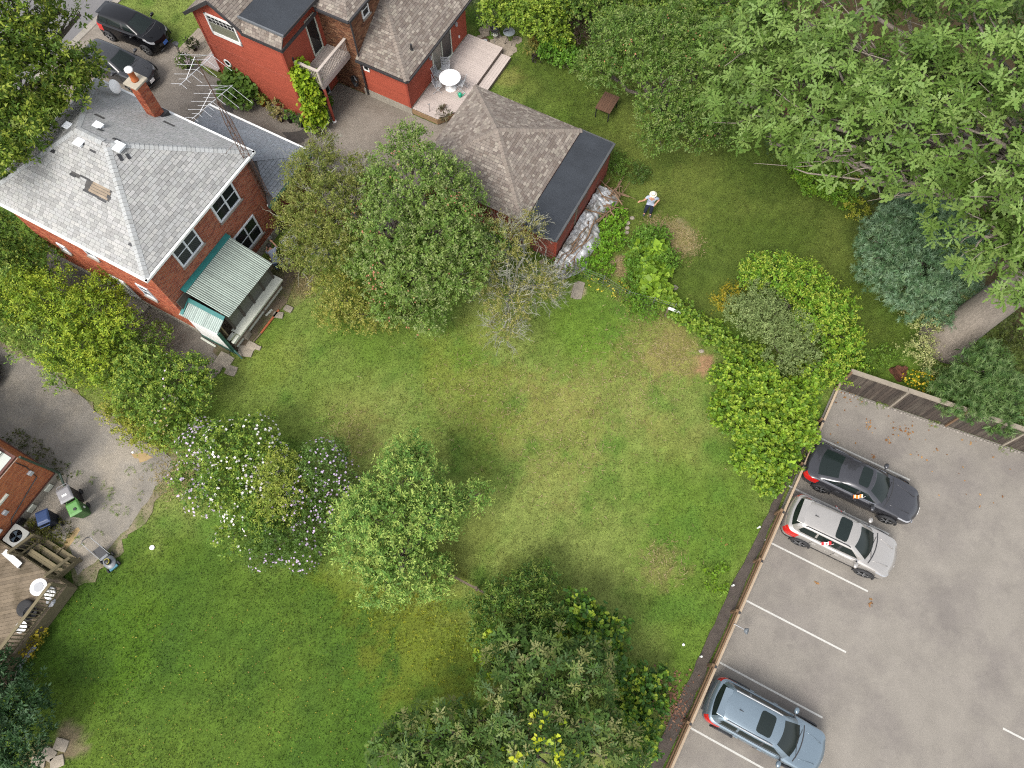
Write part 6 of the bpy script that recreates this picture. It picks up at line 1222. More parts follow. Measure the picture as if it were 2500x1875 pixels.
plant('ash_tree', 'young light green ash tree with long leaves on the lawn boundary', 'tree', [Lb(960, 1180, 3.3, 1.1), Lb(1030, 1170, 3.2, 1.0), Lb(930, 1270, 2.9, 1.2), Lb(1050, 1250, 2.8, 1.0), Lb(880, 1330, 2.0, 1.0), Lb(980, 1360, 2.0, 1.1), Lb(1090, 1220, 2.6, .7), Lb(940, 1430, 1.2, .9), Lb(1160, 1210, 2.3, .5), Lb(870, 1250, 2.2, .8), Lb(1050, 1410, 1.0, .8), Lb(1010, 1100, 3.0, .6)], [(104, 138, 66), (120, 152, 76), (90, 126, 60), (136, 162, 86)], shape='diamond', dens=26, nl=11, ll=.12, lw=.045, tl=.4, tip=(176, 190, 96), base=(980, 1390), trunk=.13, low=-.5, k=0.86)
# --- thicket at the foot of the lawn
plant('willow_shrub', 'green shrub with narrow leaves between the lawn and the thicket', 'shrub', [Lb(1270, 1450, 1.6, 1.0), Lb(1230, 1520, 1.4, 1.0), Lb(1330, 1510, 1.6, .9), Lb(1310, 1420, 1.4, .7), Lb(1200, 1480, 1.0, .7), Lb(1270, 1560, 1.6, 1.0)], [(76, 112, 50), (88, 122, 54), (104, 134, 56)], shape='diamond', dens=26, nl=11, ll=.14, lw=.04, tl=.4, tip=(150, 164, 74), trunk=.06)
plant('grape_vine', 'bright lime green vine leaves climbing over the thicket', 'vine', [Lb(1420, 1500, 1.9, .7), Lb(1470, 1550, 1.7, .8), Lb(1380, 1540, 1.9, .6), Lb(1480, 1630, 1.3, .8), Lb(1550, 1680, .9, .7), Lb(1580, 1730, .9, .7), Lb(1600, 1660, .9, .4), Lb(1560, 1810, 1.0, .7), Lb(1540, 1770, 1.1, .7)], [(78, 118, 50), (68, 108, 50), (104, 142, 50)], shape='heart', dens=24, nl=7, ll=.11, lw=.11, tl=.3, tip=(180, 196, 60), tipp=.4, trunk=.03)
plant('grape_vine', 'patch of lime vine leaves on the lawn side of the dark tree', 'vine', [Lb(1215, 1545, 1.5, .5), Lb(1200, 1600, 1.3, .4), Lb(1190, 1630, 1.1, .3)], [(150, 178, 50), (110, 150, 56)], shape='heart', dens=18, nl=6, ll=.12, lw=.12, trunk=.02, tip=(190, 202, 60), group=None)
DARKOAK = [(76, 106, 50), (90, 119, 58), (65, 93, 45), (108, 130, 70)]
plant('bur_oak', 'dark green oak with pale leaf backs rising over the thicket', 'tree', [Lb(1330, 1640, 3.4, 1.2), Lb(1250, 1660, 3.2, 1.0), Lb(1420, 1650, 3.2, 1.1), Lb(1310, 1760, 3.4, 1.3), Lb(1430, 1760, 3.4, 1.2), Lb(1210, 1760, 3.2, 1.1), Lb(1120, 1790, 2.9, 1.0), Lb(1030, 1810, 2.7, 1.0), Lb(960, 1850, 2.3, .9), Lb(1330, 1860, 3.6, 1.3), Lb(1480, 1850, 3.0, 1.1), Lb(1170, 1870, 3.2, 1.2), Lb(1050, 1900, 2.8, 1.1), Lb(1250, 1590, 2.8, .8)], DARKOAK, shape='oak', dens=9, nl=9, tl=.2, ll=.25, lw=.11, tip=(160, 158, 100), tipp=.2, base=(1300, 1800), trunk=.22, low=-.4, rosette=True, up=.5)
plant('grape_vine', 'yellow lime vine strand hanging through the dark oak', 'vine', [Lb(1320, 1720, 4.5, .2), Lb(1345, 1770, 4.6, .25), Lb(1335, 1815, 4.7, .3), Lb(1265, 1850, 4.5, .25), Lb(1380, 1850, 4.5, .25)], [(186, 200, 46), (160, 184, 50)], shape='heart', dens=12, nl=4, ll=.12, lw=.12, fill=False, trunk=.02, tip=(204, 208, 60))
plant('dark_shrub', 'dark leafy shrub in the corner beyond the planter', 'shrub', [Lb(30, 1700, 1.4, 1.1), Lb(80, 1760, 1.2, .9), Lb(-20, 1800, 1.4, 1.2), Lb(60, 1830, 1.0, .8), Lb(10, 1640, 1.0, .7)], [(52, 84, 50), (64, 98, 60), (44, 74, 42)], shape='diamond', dens=22, nl=9, ll=.15, lw=.055, tip=(92, 122, 84), trunk=.05)
plant('flower_clump', 'clump of yellow flowers at the deck skirt', 'flowers', [Lb(85, 1560, .3, .3), Lb(70, 1590, .25, .25), Lb(95, 1545, .3, .25)], [(120, 120, 30), (140, 130, 36)], dens=40, ll=.07, lw=.05, limbs=False, flowers=[((196, 176, 30), 90, .05, 5, None)], crown='foliage')
plant('weed_clump', 'dark weeds growing beside the deck stairs', 'weeds', [Lb(110, 1320, .25, .55, .3), Lb(140, 1300, .2, .5, .25), Lb(90, 1290, .2, .4, .25)], [(74, 80, 34), (90, 94, 40), (104, 100, 50)], dens=40, ll=.08, lw=.035, limbs=False, crown='foliage')
plant('weed_clump', 'dark weeds along the foot of the brick house wall', 'weeds', [Lb(110, 1120, .12, .4, .16), Lb(75, 1095, .12, .4, .16), Lb(45, 1075, .12, .4, .16), Lb(150, 1150, .1, .3, .13)], [(84, 92, 48), (100, 104, 56)], dens=40, ll=.07, lw=.03, limbs=False, crown='foliage')
# --- garden beyond the board fence
plant('oak_tree', 'huge oak with star-like clusters of lobed leaves', 'tree', [Lb(1830, 120, 8.5, 2.0), Lb(1960, 60, 10, 2.2), Lb(1800, 250, 7.5, 1.5), Lb(1920, 250, 9, 1.9), Lb(2060, 200, 10.5, 2.2), Lb(2190, 100, 12, 2.3), Lb(2020, 340, 9, 1.7), Lb(2160, 340, 10.5, 2.0), Lb(2300, 240, 12, 2.2), Lb(2420, 120, 13, 2.4), Lb(2230, 430, 9.5, 1.6), Lb(2410, 330, 12, 2.1), Lb(2430, 470, 11, 1.9), Lb(2400, 580, 9.5, 1.5), Lb(2480, 620, 9, 1.5), Lb(2520, 740, 7.5, .9), Lb(1880, 350, 7.5, 1.2), Lb(1960, 370, 8, 1.2), Lb(2330, 20, 12, 2), Lb(2540, 250, 13, 2.2), Lb(2100, 20, 11, 2), Lb(2310, 480, 9.5, 1.5), Lb(2100, 400, 9, 1.3), Lb(2530, 420, 11.5, 2.2), Lb(2520, 560, 10, 1.6), Lb(2330, 350, 11, 1.8), Lb(1900, 20, 9.5, 2.0), Lb(2000, 150, 9.5, 1.8), Lb(2050, 385, 7.5, 1.2), Lb(2140, 430, 8, 1.2), Lb(2440, 660, 8.5, 1.1), Lb(2350, 530, 9, 1.3), Lb(2200, 230, 11, 2.0)], [(108, 138, 68), (120, 149, 80), (94, 123, 58), (130, 156, 90)], shape='oak', dens=8.2, nl=10, tl=.16, ll=.30, lw=.125, tip=None, base=(2312, 828), trunk=.78, bark=mat('oak_bark', S(168, 156, 142), .95, (3, .2), (14, .25), bump=.9, bs=16, stretch=(1, 1, .3)), low=-.35, rosette=True, up=.9, depth=.35, fork=9.5, core=.5, lumps=10, lq=(.26, .42), gap=(.9, .40), k=.63)
BLUE_ = [(102, 138, 104), (118, 150, 118), (88, 122, 90), (130, 158, 126)]
plant('blue_spruce', 'blue green pine beside the big oak trunk', 'tree', [Lb(2180, 620, 2.4, 1.3), Lb(2260, 560, 3.6, 1.5), Lb(2210, 700, 1.6, 1.2), Lb(2300, 680, 2.2, 1.3), Lb(2340, 600, 3.4, 1.3), Lb(2250, 640, 3.2, 1.4), Lb(2130, 660, 1.4, .9), Lb(2290, 760, 1.3, .8), Lb(2190, 540, 3.0, .9), Lb(2140, 580, 2, .8)], BLUE_, shape='needle', dens=36, nl=20, tl=.3, spread=.03, ll=.17, lw=.024, tip=(152, 180, 146), base=(2260, 690), trunk=.16)
plant('small_pine', 'young green pine behind the board fence', 'tree', [Lb(2380, 900, 2.2, .9), Lb(2360, 980, 1.5, 1.0), Lb(2440, 960, 1.6, .9), Lb(2320, 950, 1.2, .8), Lb(2440, 1020, 1.0, .8), Lb(2420, 890, 2.0, .8)], [(92, 124, 70), (106, 136, 80), (80, 112, 64)], shape='needle', dens=34, nl=22, tl=.28, spread=.02, ll=.17, lw=.022, tip=(140, 162, 104), base=(2400, 960), trunk=.1)
plant('variegated_shrub', 'cream and green variegated shrub at the oak trunk foot', 'shrub', [Lb(2250, 790, .8, .7), Lb(2240, 850, .6, .6), Lb(2270, 900, .4, .45), Lb(2320, 740, 1.0, .8), Lb(2290, 770, .9, .6), Lb(2255, 870, .5, .4)], [(186, 190, 136), (200, 202, 152), (150, 164, 104)], dens=30, nl=9, ll=.08, lw=.045, trunk=.03)
plant('apple_tree', 'wide apple tree over the brown garden table', 'tree', [Lb(1550, 130, 3.8, 1.6), Lb(1490, 160, 3.2, 1.1), Lb(1620, 200, 3.8, 1.7), Lb(1700, 150, 4, 1.6), Lb(1610, 280, 2.8, 1.2), Lb(1680, 290, 2.8, 1.2), Lb(1500, 90, 3.8, 1.2), Lb(1440, 165, 2.6, .8), Lb(1740, 250, 3, 1.1), Lb(1620, 90, 4.2, 1.4), Lb(1600, 340, 2.0, .9), Lb(1710, 340, 1.9, .7), Lb(1780, 140, 3.8, 1.2), Lb(1760, 330, 1.8, .6)], [(92, 124, 56), (106, 136, 62), (84, 114, 50), (118, 144, 70)], dens=24, nl=10, ll=.1, lw=.055, tip=(140, 154, 92), base=(1600, 270), trunk=.2, low=-.5, flowers=[((176, 116, 84), 60, .045, 4, None)], k=.68)
plant('boundary_shrub', 'bright leafy shrub behind the barbecue', 'shrub', [Lb(1230, 20, 1.6, 1.2), Lb(1310, 50, 1.6, 1.2), Lb(1360, 10, 1.8, 1.3), Lb(1270, -40, 1.8, 1.3), Lb(1360, 90, 1.1, .8)], [(116, 144, 50), (132, 158, 58), (100, 128, 48)], shape='oval', dens=24, nl=9, ll=.13, lw=.08, tip=(164, 178, 70), trunk=.06, k=0.7)
plant('boundary_shrub', 'silvery green shrub at the corner of the sunroom', 'shrub', [Lb(1165, 15, 1.1, .8), Lb(1200, 35, .9, .6)], [(128, 150, 108), (146, 164, 122)], dens=28, ll=.1, lw=.04, trunk=.04)
plant('boundary_shrub', 'dense green shrub beyond the wide apple tree', 'shrub', [Lb(1440, 20, 2.2, 1.3), Lb(1540, 10, 2.6, 1.5), Lb(1660, 30, 3.2, 1.6), Lb(1480, -30, 2.4, 1.6), Lb(1760, 40, 4, 1.6), Lb(1600, -40, 3, 1.8), Lb(1820, -10, 5, 1.8)], [(92, 124, 52), (108, 138, 58), (84, 114, 52)], shape='oval', dens=18, nl=9, ll=.13, lw=.075, tip=(150, 164, 76), trunk=.08)
plant('purple_shrub', 'dark purple leaved shrub in the garden border', 'shrub', [Lb(1430, 80, 1.1, .8), Lb(1410, 50, 1.1, .7)], [(62, 50, 46), (76, 62, 54), (52, 46, 36)], dens=26, ll=.09, lw=.06, trunk=.04)
plant('border_plant', 'lush green border plant below the purple shrub', 'plant', [Lb(1350, 125, .6, .7), Lb(1385, 150, .5, .5), Lb(1340, 95, .7, .6)], [(92, 136, 50), (112, 156, 58)], shape='oval', dens=30, ll=.12, lw=.08, trunk=.03)
plant('border_plant', 'small dark purple plant at the border end', 'plant', [Lb(1313, 140, .2, .24)], [(58, 52, 56), (72, 64, 66)], dens=60, ll=.08, lw=.05, limbs=False, crown='foliage')
plant('border_plant', 'pale grassy border plant beside the lawn', 'plant', [Lb(1300, 115, .25, .4), Lb(1318, 95, .3, .3)], [(140, 150, 90), (160, 150, 84)], shape='needle', dens=60, nl=10, ll=.22, lw=.02, limbs=False, crown='foliage', flowers=[((206, 120, 40), 40, .05, 5, [1])])
plant('ground_cover', 'bright green ground cover patch at the lawn edge under the oak', 'ground cover', [Lb(1985, 410, .15, 1.2, .3), Lb(2040, 450, .15, 1.0, .3), Lb(2000, 440, .15, 1.0, .28), Lb(2060, 480, .15, .6, .25), Lb(1960, 390, .2, .8, .3)], [(120, 160, 52), (136, 174, 58), (104, 146, 50)], shape='oval', dens=40, nl=9, ll=.09, lw=.06, limbs=False, crown='foliage')
plant('ground_cover', 'yellow leaved ground cover beside the mulch under the oak', 'ground cover', [Lb(2090, 510, .15, .6, .25), Lb(2070, 400, .2, .4, .25), Lb(2110, 440, .2, .6, .3), Lb(2050, 385, .2, .3, .25)], [(166, 176, 60), (150, 164, 56), (186, 184, 84)], shape='oval', dens=40, nl=8, ll=.08, lw=.06, limbs=False, crown='foliage')
plant('understory_shrub', 'dark evergreen shrub under the oak canopy', 'shrub', [Lb(2140, 470, .9, .9), Lb(2190, 430, 1.2, 1.2), Lb(2120, 380, 1.2, 1.0), Lb(2000, 340, 1.2, 1.0), Lb(1900, 330, 1.1, .9), Lb(2260, 380, 1.6, 1.5), Lb(2350, 450, 1.6, 1.5)], [(66, 90, 54), (78, 102, 60)], dens=20, nl=9, ll=.11, lw=.05, trunk=.06)
plant('understory_shrub', 'dark leafy growth behind the oak trunk', 'shrub', [Lb(2470, 860, .8, .9), Lb(2490, 950, .7, .8), Lb(2450, 800, .8, .8), Lb(2420, 840, .5, .5), Lb(2490, 1020, .6, .7)], [(78, 92, 44), (92, 104, 52)], dens=20, nl=9, ll=.11, lw=.05, trunk=.04)
plant('shrub_mound', 'rounded bright green shrub mound on the lawn', 'shrub', [Lb(1890, 680, 1.3, 1.0), Lb(1960, 700, 1.3, 1.0), Lb(2020, 750, 1.2, 1.0), Lb(2050, 830, 1.0, .9), Lb(2020, 900, .8, .8), Lb(1840, 690, 1.0, .7), Lb(1980, 780, 1.4, 1.0), Lb(2080, 900, .6, .5), Lb(1840, 650, .8, .5)], [(112, 152, 50), (128, 168, 58), (96, 136, 48), (140, 170, 60)], shape='oval', dens=28, nl=11, ll=.10, lw=.055, tip=(178, 186, 74), trunk=.06, k=0.72)
plant('shrub_mound', 'dull grey green shrub beside the bright shrub mound', 'shrub', [Lb(1810, 765, 1.0, .8), Lb(1875, 795, 1.2, 1.0), Lb(1935, 825, 1.2, .9), Lb(1960, 885, 1.0, .8), Lb(1850, 740, 1.1, .8), Lb(1900, 860, 1.0, .8)], [(122, 140, 92), (134, 150, 102), (110, 128, 82)], dens=34, nl=11, ll=.085, lw=.045, trunk=.05, k=.8)
plant('yellow_shrub', 'golden leaved shrub at the edge of the shrub mound', 'shrub', [Lb(1765, 735, .6, .5), Lb(1790, 720, .6, .4)], [(176, 160, 50), (150, 150, 54)], dens=34, ll=.08, lw=.05, trunk=.03)
VINE = [(130, 166, 52), (116, 152, 50), (144, 174, 58), (94, 130, 46), (108, 144, 50)]
plant('vine_thicket', 'bright lime green vine thicket spilling over the lot rail', 'vine', [Lb(1790, 930, .7, .9, .8), Lb(1860, 950, .8, 1.0, .9), Lb(1800, 1020, .7, 1.0, .8), Lb(1880, 1040, .8, 1.0, .9), Lb(1930, 980, .9, .9, .9), Lb(1840, 1110, .7, .9, .8), Lb(1900, 1130, .7, .7, .7), Lb(1950, 1060, .9, .7, .8), Lb(1880, 1170, .5, .6, .6), Lb(1770, 980, .5, .6, .6), Lb(1960, 1000, .9, .5, .8), Lb(1975, 930, .8, .7, .8)], VINE, shape='heart', dens=48, nl=9, ll=.085, lw=.085, tl=.25, tip=(176, 194, 70), tipp=.4, limbs=False, crown='foliage', base=(1860, 1040), k=0.66)
plant('vine_thicket', 'narrow vine covered fence line between the two gardens', 'vine', [Lb(1660, 760, .4, .5), Lb(1700, 790, .4, .5), Lb(1740, 815, .4, .6), Lb(1770, 840, .4, .6), Lb(1800, 870, .5, .6), Lb(1630, 735, .4, .4), Lb(1845, 880, .5, .6)], [(118, 150, 54), (104, 138, 50), (132, 162, 58), (90, 124, 46)], shape='heart', dens=44, nl=8, ll=.08, lw=.08, tl=.2, tip=(164, 184, 70), limbs=False, crown='foliage', k=0.62)
plant('squash_plant', 'big leaved squash plant in the vegetable bed', 'plant', [Lb(1570, 630, .35, .7, .4), Lb(1590, 670, .35, .8, .4), Lb(1600, 610, .4, .6, .4), Lb(1620, 730, .3, .5, .35), Lb(1590, 700, .3, .6, .35)], [(132, 168, 54), (116, 152, 52), (152, 186, 66)], shape='heart', dens=26, nl=5, ll=.2, lw=.2, limbs=False, crown='foliage', base=(1590, 660))
plant('bean_plants', 'bushy dark green vegetables in the vegetable bed', 'plant', [Lb(1570, 590, .4, .6, .5), Lb(1550, 650, .4, .5, .45), Lb(1620, 640, .4, .5, .45), Lb(1600, 580, .4, .5, .45), Lb(1545, 690, .3, .4, .35)], [(96, 136, 50), (110, 146, 58)], shape='oval', dens=34, ll=.11, lw=.07, limbs=False, crown='foliage')
plant('hedge_row', 'low bush at the wire fence corner', 'bush', [Lb(1560, 745, .4, .5), Lb(1580, 760, .4, .4), Lb(1545, 720, .3, .35)], [(96, 138, 44), (112, 150, 50)], dens=34, ll=.08, lw=.05, trunk=.02)
plant('weed_patch', 'bright green weeds beside the covered woodpile', 'weeds', [Lb(1490, 560, .12, .7, .22), Lb(1460, 610, .12, .7, .22), Lb(1500, 530, .12, .6, .2), Lb(1470, 650, .12, .6, .2), Lb(1500, 590, .1, .5, .18), Lb(1430, 650, .12, .5, .2)], [(116, 164, 48), (132, 178, 54), (104, 150, 46)], shape='oval', dens=55, nl=8, ll=.07, lw=.05, limbs=False, crown='foliage')
plant('fence_weeds', 'tangled weeds along the wire fence', 'weeds', [Lb(1400, 665, .2, .4, .35), Lb(1460, 690, .2, .4, .3), Lb(1510, 710, .2, .4, .3), Lb(1350, 650, .15, .4, .25), Lb(1540, 740, .3, .4, .4), Lb(1300, 620, .15, .35, .2)], [(108, 140, 54), (124, 150, 62), (140, 146, 70)], dens=40, nl=8, ll=.08, lw=.04, limbs=False, crown='foliage', flowers=[((216, 196, 60), 30, .04, 5, [1, 2])])
plant('small_bush', 'small dark bush on the lawn by the garage', 'bush', [Lb(1560, 425, .3, .42)], [(76, 104, 46), (88, 116, 54)], dens=50, ll=.08, lw=.045, trunk=.02)
plant('small_bush', 'leafy bush against the garage end wall', 'bush', [Lb(1510, 400, .4, .45), Lb(1505, 420, .3, .35)], [(92, 124, 50), (104, 134, 58)], dens=44, ll=.08, lw=.045, trunk=.02)
plant('goldenrod', 'clump of yellow goldenrod behind the board fence', 'plant', [Lb(2250, 935, .35, .4), Lb(2225, 925, .3, .3)], [(110, 144, 50), (126, 154, 54)], dens=40, ll=.09, lw=.03, limbs=False, crown='foliage', flowers=[((226, 196, 40), 70, .05, 5, None)])
plant('weed_patch', 'low weeds on the lawn before the board fence', 'weeds', [Lb(2130, 880, .15, .5, .22), Lb(2160, 870, .15, .5, .22), Lb(2100, 900, .15, .4, .22), Lb(2060, 920, .3, .35, .4)], [(104, 140, 54), (120, 152, 62)], dens=40, nl=8, ll=.08, lw=.04, limbs=False, crown='foliage')
plant('weed_patch', 'weeds sprouting in the lawn beside the guard rail', 'weeds', [Lb(1745, 1400, .04, .3, .08), Lb(1765, 1430, .04, .2, .08), Lb(1735, 1430, .04, .22, .07), Lb(1760, 1385, .04, .2, .07)], [(128, 164, 46), (110, 148, 44)], shape='oval', dens=40, nl=7, ll=.08, lw=.06, limbs=False, crown='foliage')
plant('weed_patch', 'yellow clover weeds in the neighbour lawn before the thicket', 'weeds', [Lb(1060, 1560, .05, 1.3, .1), Lb(1000, 1520, .05, 1.2, .1), Lb(1100, 1620, .05, 1.0, .1), Lb(940, 1480, .05, 1.0, .1)], [(140, 152, 40), (124, 140, 38), (156, 160, 50)], shape='oval', dens=16, nl=5, tl=.05, fill=False, ll=.05, lw=.04, limbs=False, crown='foliage')
# --- beside the red house
plant('hydrangea_bush', 'big broad leaved bush against the red wall', 'bush', [Lb(580, 205, .8, .6), Lb(600, 225, .6, .6), Lb(570, 230, .5, .5), Lb(605, 205, .7, .5)], [(108, 142, 66), (122, 154, 74), (96, 130, 58)], shape='oval', dens=24, nl=6, ll=.24, lw=.17, trunk=.04)
plant('climbing_vine', 'lime green climbing vine covering the balcony corner', 'vine', [Lb(740, 190, 2.9, .42), Lb(752, 215, 2.4, .45), Lb(760, 245, 1.7, .45), Lb(765, 275, 1.0, .42), Lb(772, 305, .4, .45), Lb(735, 175, 3.1, .3)], [(140, 172, 44), (158, 188, 48), (120, 154, 44)], shape='heart', dens=50, nl=6, ll=.14, lw=.14, tip=(190, 204, 60), trunk=.03)
def potted(px, py, label, potc, cols, r, h=.25, shape='oval', ll=.1, lw=.07, fl=None):
    o = plant('potted_plant', label, 'potted plant', [Lb(px, py, h+r*.7, r)], cols, shape=shape, dens=60, nl=7, ll=ll, lw=lw, limbs=False, crown='foliage', group='potted plants by the red wall', flowers=fl)
    MB().lathe([(.1, 0), (.14, h), (.16, h), (.15, h+.02), (.12, h-.02), (.002, h-.03)], n=16).build('pot', mat('pot_'+label[:14], potc, .7, (6, .15)), o, smooth=True); return o
potted(638, 245, 'small plant in an orange pot by the red wall', S(222, 150, 40), [(120, 150, 60), (150, 160, 80)], .22)
potted(672, 262, 'withered tan flowering plant by the red wall', S(60, 50, 44), [(186, 172, 120), (150, 150, 96), (120, 120, 70)], .32)
potted(682, 283, 'pale dried plant in a dark pot by the red wall', S(50, 46, 44), [(196, 182, 130), (170, 160, 110)], .24)
potted(705, 285, 'green bushy plant in a black pot by the red wall', S(36, 36, 36), [(96, 140, 62), (112, 156, 70)], .24)
potted(733, 296, 'dull green plant in a black pot beside the vine', S(36, 36, 36), [(84, 104, 74), (96, 116, 84)], .2)
potted(796, 250, 'leafy plant in a pale blue pot behind the column', S(120, 160, 196), [(92, 132, 52), (110, 148, 56)], .26)
potted(1080, 278, 'spiky grey plant in a trough at the deck corner', S(120, 96, 70), [(120, 112, 92), (96, 96, 76)], .26, shape='needle', ll=.2, lw=.02)
potted(450, 150, 'flowering planter on the driveway by the front step', S(50, 46, 44), [(90, 118, 56), (110, 130, 66)], .35, fl=[((220, 200, 206), 30, .05, 5, None)])
potted(470, 108, 'dark leaved plant beside the stone path', S(60, 50, 44), [(60, 66, 40), (84, 92, 54)], .25)
# ------------------------------------------------------------------ people
M_skin = mat('skin', S(214, 160, 130, .6), .6, (20, .05)); M_shirt = mat('pale_shirt', S(200, 210, 230, .5), .85, (12, .08)); M_jeans = mat('navy_trousers', S(36, 46, 74), .9, (12, .15)); M_straw = mat('straw_hat', S(240, 234, 206, .7), .85, (30, .08)); M_hair = mat('dark_hair', S(52, 40, 34), .7)
def skin_mesh(name, verts, edges, mt, parent, root=0, sub=2):
    names = list(verts); me = bpy.data.meshes.new(name); me.from_pydata([verts[n][0] for n in names], [(names.index(a), names.index(b)) for a, b in edges], [])
    o = link(name, me, parent, mt); o.modifiers.new('skin', 'SKIN'); lay = me.skin_vertices[0].data
    for i, n in enumerate(names):
        r = verts[n][1]; lay[i].radius = (r, r) if not hasattr(r, '__len__') else r; lay[i].use_root = (i == root)
    m = o.modifiers.new('sub', 'SUBSURF'); m.levels = sub; m.render_levels = sub
    for md in o.modifiers:
        if md.type == 'SKIN': md.use_smooth_shade = True
    return o
def hand(V, E, wrist, d, side, key):
    "palm and five unequal bent fingers"
    w_ = Vector(V[wrist][0]); d = Vector(d).normalized(); s_ = d.cross(Vector((0, 0, 1))).normalized()*side; dn = Vector((0, 0, -1)); V[key+'p'] = (w_+d*.06, (.036, .02)); E.append((wrist, key+'p'))
    for i, (off, L_) in enumerate(((-.028, .075), (-.009, .085), (.011, .08), (.029, .062))):
        a = w_+d*.095+s_*off; b = a+d*L_*.55+dn*.01; c = b+d*L_*.4+dn*.03; V[key+'a%d' % i] = (a, .0105); V[key+'b%d' % i] = (b, .0095); V[key+'c%d' % i] = (c, .008); E += [(key+'p', key+'a%d' % i), (key+'a%d' % i, key+'b%d' % i), (key+'b%d' % i, key+'c%d' % i)]
    a = w_+d*.04-s_*.045; b = a+d*.03-s_*.02+dn*.01; V[key+'t0'] = (a, .012); V[key+'t1'] = (b, .010); E += [(key+'p', key+'t0'), (key+'t0', key+'t1')]
def person(label, loc, rz, J, hat=True, arms=('hip', 'point')):
    p = thing('person', label, 'person', loc, rz); V = {}; E = []
    for k, v in J.items(): V[k] = v
    E = [('pelvis', 'spine'), ('spine', 'chest'), ('chest', 'neck'), ('neck', 'jaw'), ('jaw', 'head'), ('head', 'top')]
    for s_ in 'LR': E += [('chest', 'sh'+s_), ('sh'+s_, 'el'+s_), ('el'+s_, 'wr'+s_), ('pelvis', 'hip'+s_), ('hip'+s_, 'kn'+s_), ('kn'+s_, 'an'+s_), ('an'+s_, 'toe'+s_)]
    for s_, sd in (('L', 1), ('R', -1)): hand(V, E, 'wr'+s_, Vector(V['wr'+s_][0])-Vector(V['el'+s_][0]), sd, 'h'+s_)
    skin_mesh('body', V, E, M_skin, p)
    def grow(keys, f): return {k: (V[k][0], tuple(x*f for x in V[k][1]) if hasattr(V[k][1], '__len__') else V[k][1]*f) for k in keys}
    sv = grow(['pelvis', 'spine', 'chest', 'shL', 'shR', 'elL', 'elR'], 1.16); sv['waist'] = (Vector(V['pelvis'][0])+Vector((0, 0, .02)), (.185, .145)); sv['neckb'] = (Vector(V['chest'][0]).lerp(Vector(V['neck'][0]), .6), .085)
    for s_ in 'LR': sv['el'+s_] = (Vector(V['sh'+s_][0]).lerp(Vector(V['el'+s_][0]), .62), .068)
    skin_mesh('shirt', sv, [('waist', 'pelvis'), ('pelvis', 'spine'), ('spine', 'chest'), ('chest', 'shL'), ('chest', 'shR'), ('shL', 'elL'), ('shR', 'elR'), ('chest', 'neckb')], M_shirt, p)
    tv = grow(['pelvis', 'hipL', 'hipR', 'knL', 'knR', 'anL', 'anR'], 1.35); tv['pelvis'] = (Vector(V['pelvis'][0])-Vector((0, 0, .03)), (.17, .135)); tv['band'] = (Vector(V['pelvis'][0])+Vector((0, 0, .06)), (.165, .13)); skin_mesh('trousers', tv, [('band', 'pelvis'), ('pelvis', 'hipL'), ('pelvis', 'hipR'), ('hipL', 'knL'), ('hipR', 'knR'), ('knL', 'anL'), ('knR', 'anR')], M_jeans if hat else mat('pale_jeans', S(120, 144, 172), .9, (12, .1)), p)
    hd = Vector(V['head'][0]); up = (Vector(V['top'][0])-Vector(V['jaw'][0])).normalized(); T = Matrix.Translation(hd) @ Vector((0, 0, 1)).rotation_difference(up).to_matrix().to_4x4()
    m = MB(); m.M = T; m.lathe([(.001, .125), (.05, .12), (.095, .075), (.106, .02), (.098, -.03), (.08, -.05)], n=16); m.build('hair', M_hair, p, smooth=True)
    for s_ in (-1, 1):
        m = MB(); m.M = T @ Matrix.Translation((.036*s_, -.094, .0)); m.lathe([(.001, -.008), (.012, 0), (.001, .008)], n=8); m.build('eye', M_dark, p)
        m = MB(); m.M = T @ Matrix.Translation((.103*s_, 0, -.005)); m.lathe([(.001, -.03), (.016, -.01), (.018, .015), (.001, .03)], n=8); m.build('ear', M_skin, p)
    m = MB(); m.M = T; m.add([(-.015, -.098, -.04), (.015, -.098, -.04), (0, -.128, -.035), (0, -.1, .01)], [(0, 1, 2), (0, 2, 3), (2, 1, 3)]); m.build('nose', M_skin, p); m = MB(); m.M = T; m.box(-.026, .026, -.1, -.094, -.064, -.056); m.build('mouth', mat('lips', S(170, 96, 88)), p)
    for s_ in 'LR':
        m = MB(); a, t = Vector(V['an'+s_][0]), Vector(V['toe'+s_][0]); m.tube([(a.x, a.y+.05, .04), (a.x, a.y, .05), tuple(a.lerp(t, .6)+Vector((0, 0, .0))), tuple(t)], [.045, .055, .05, .035], 10); m.build('shoe', mat('grey_shoe', S(90, 92, 100), .8), p, smooth=True)
    if hat:
        m = MB(); m.M = T @ Matrix.Translation((0, 0, .055)) @ Matrix.Rotation(R(8), 4, 'X'); m.lathe([(.1, 0), (.17, -.02), (.182, -.012), (.17, -.004), (.112, .012), (.108, .06), (.095, .1), (.05, .11), (.001, .1)], n=28); h = m.build('sun_hat', M_straw, p, smooth=True); b = MB(); b.M = m.M; b.lathe([(.114, .014), (.115, .04), (.112, .042)], n=28); b.build('hat_band', M_black, h)
    return p
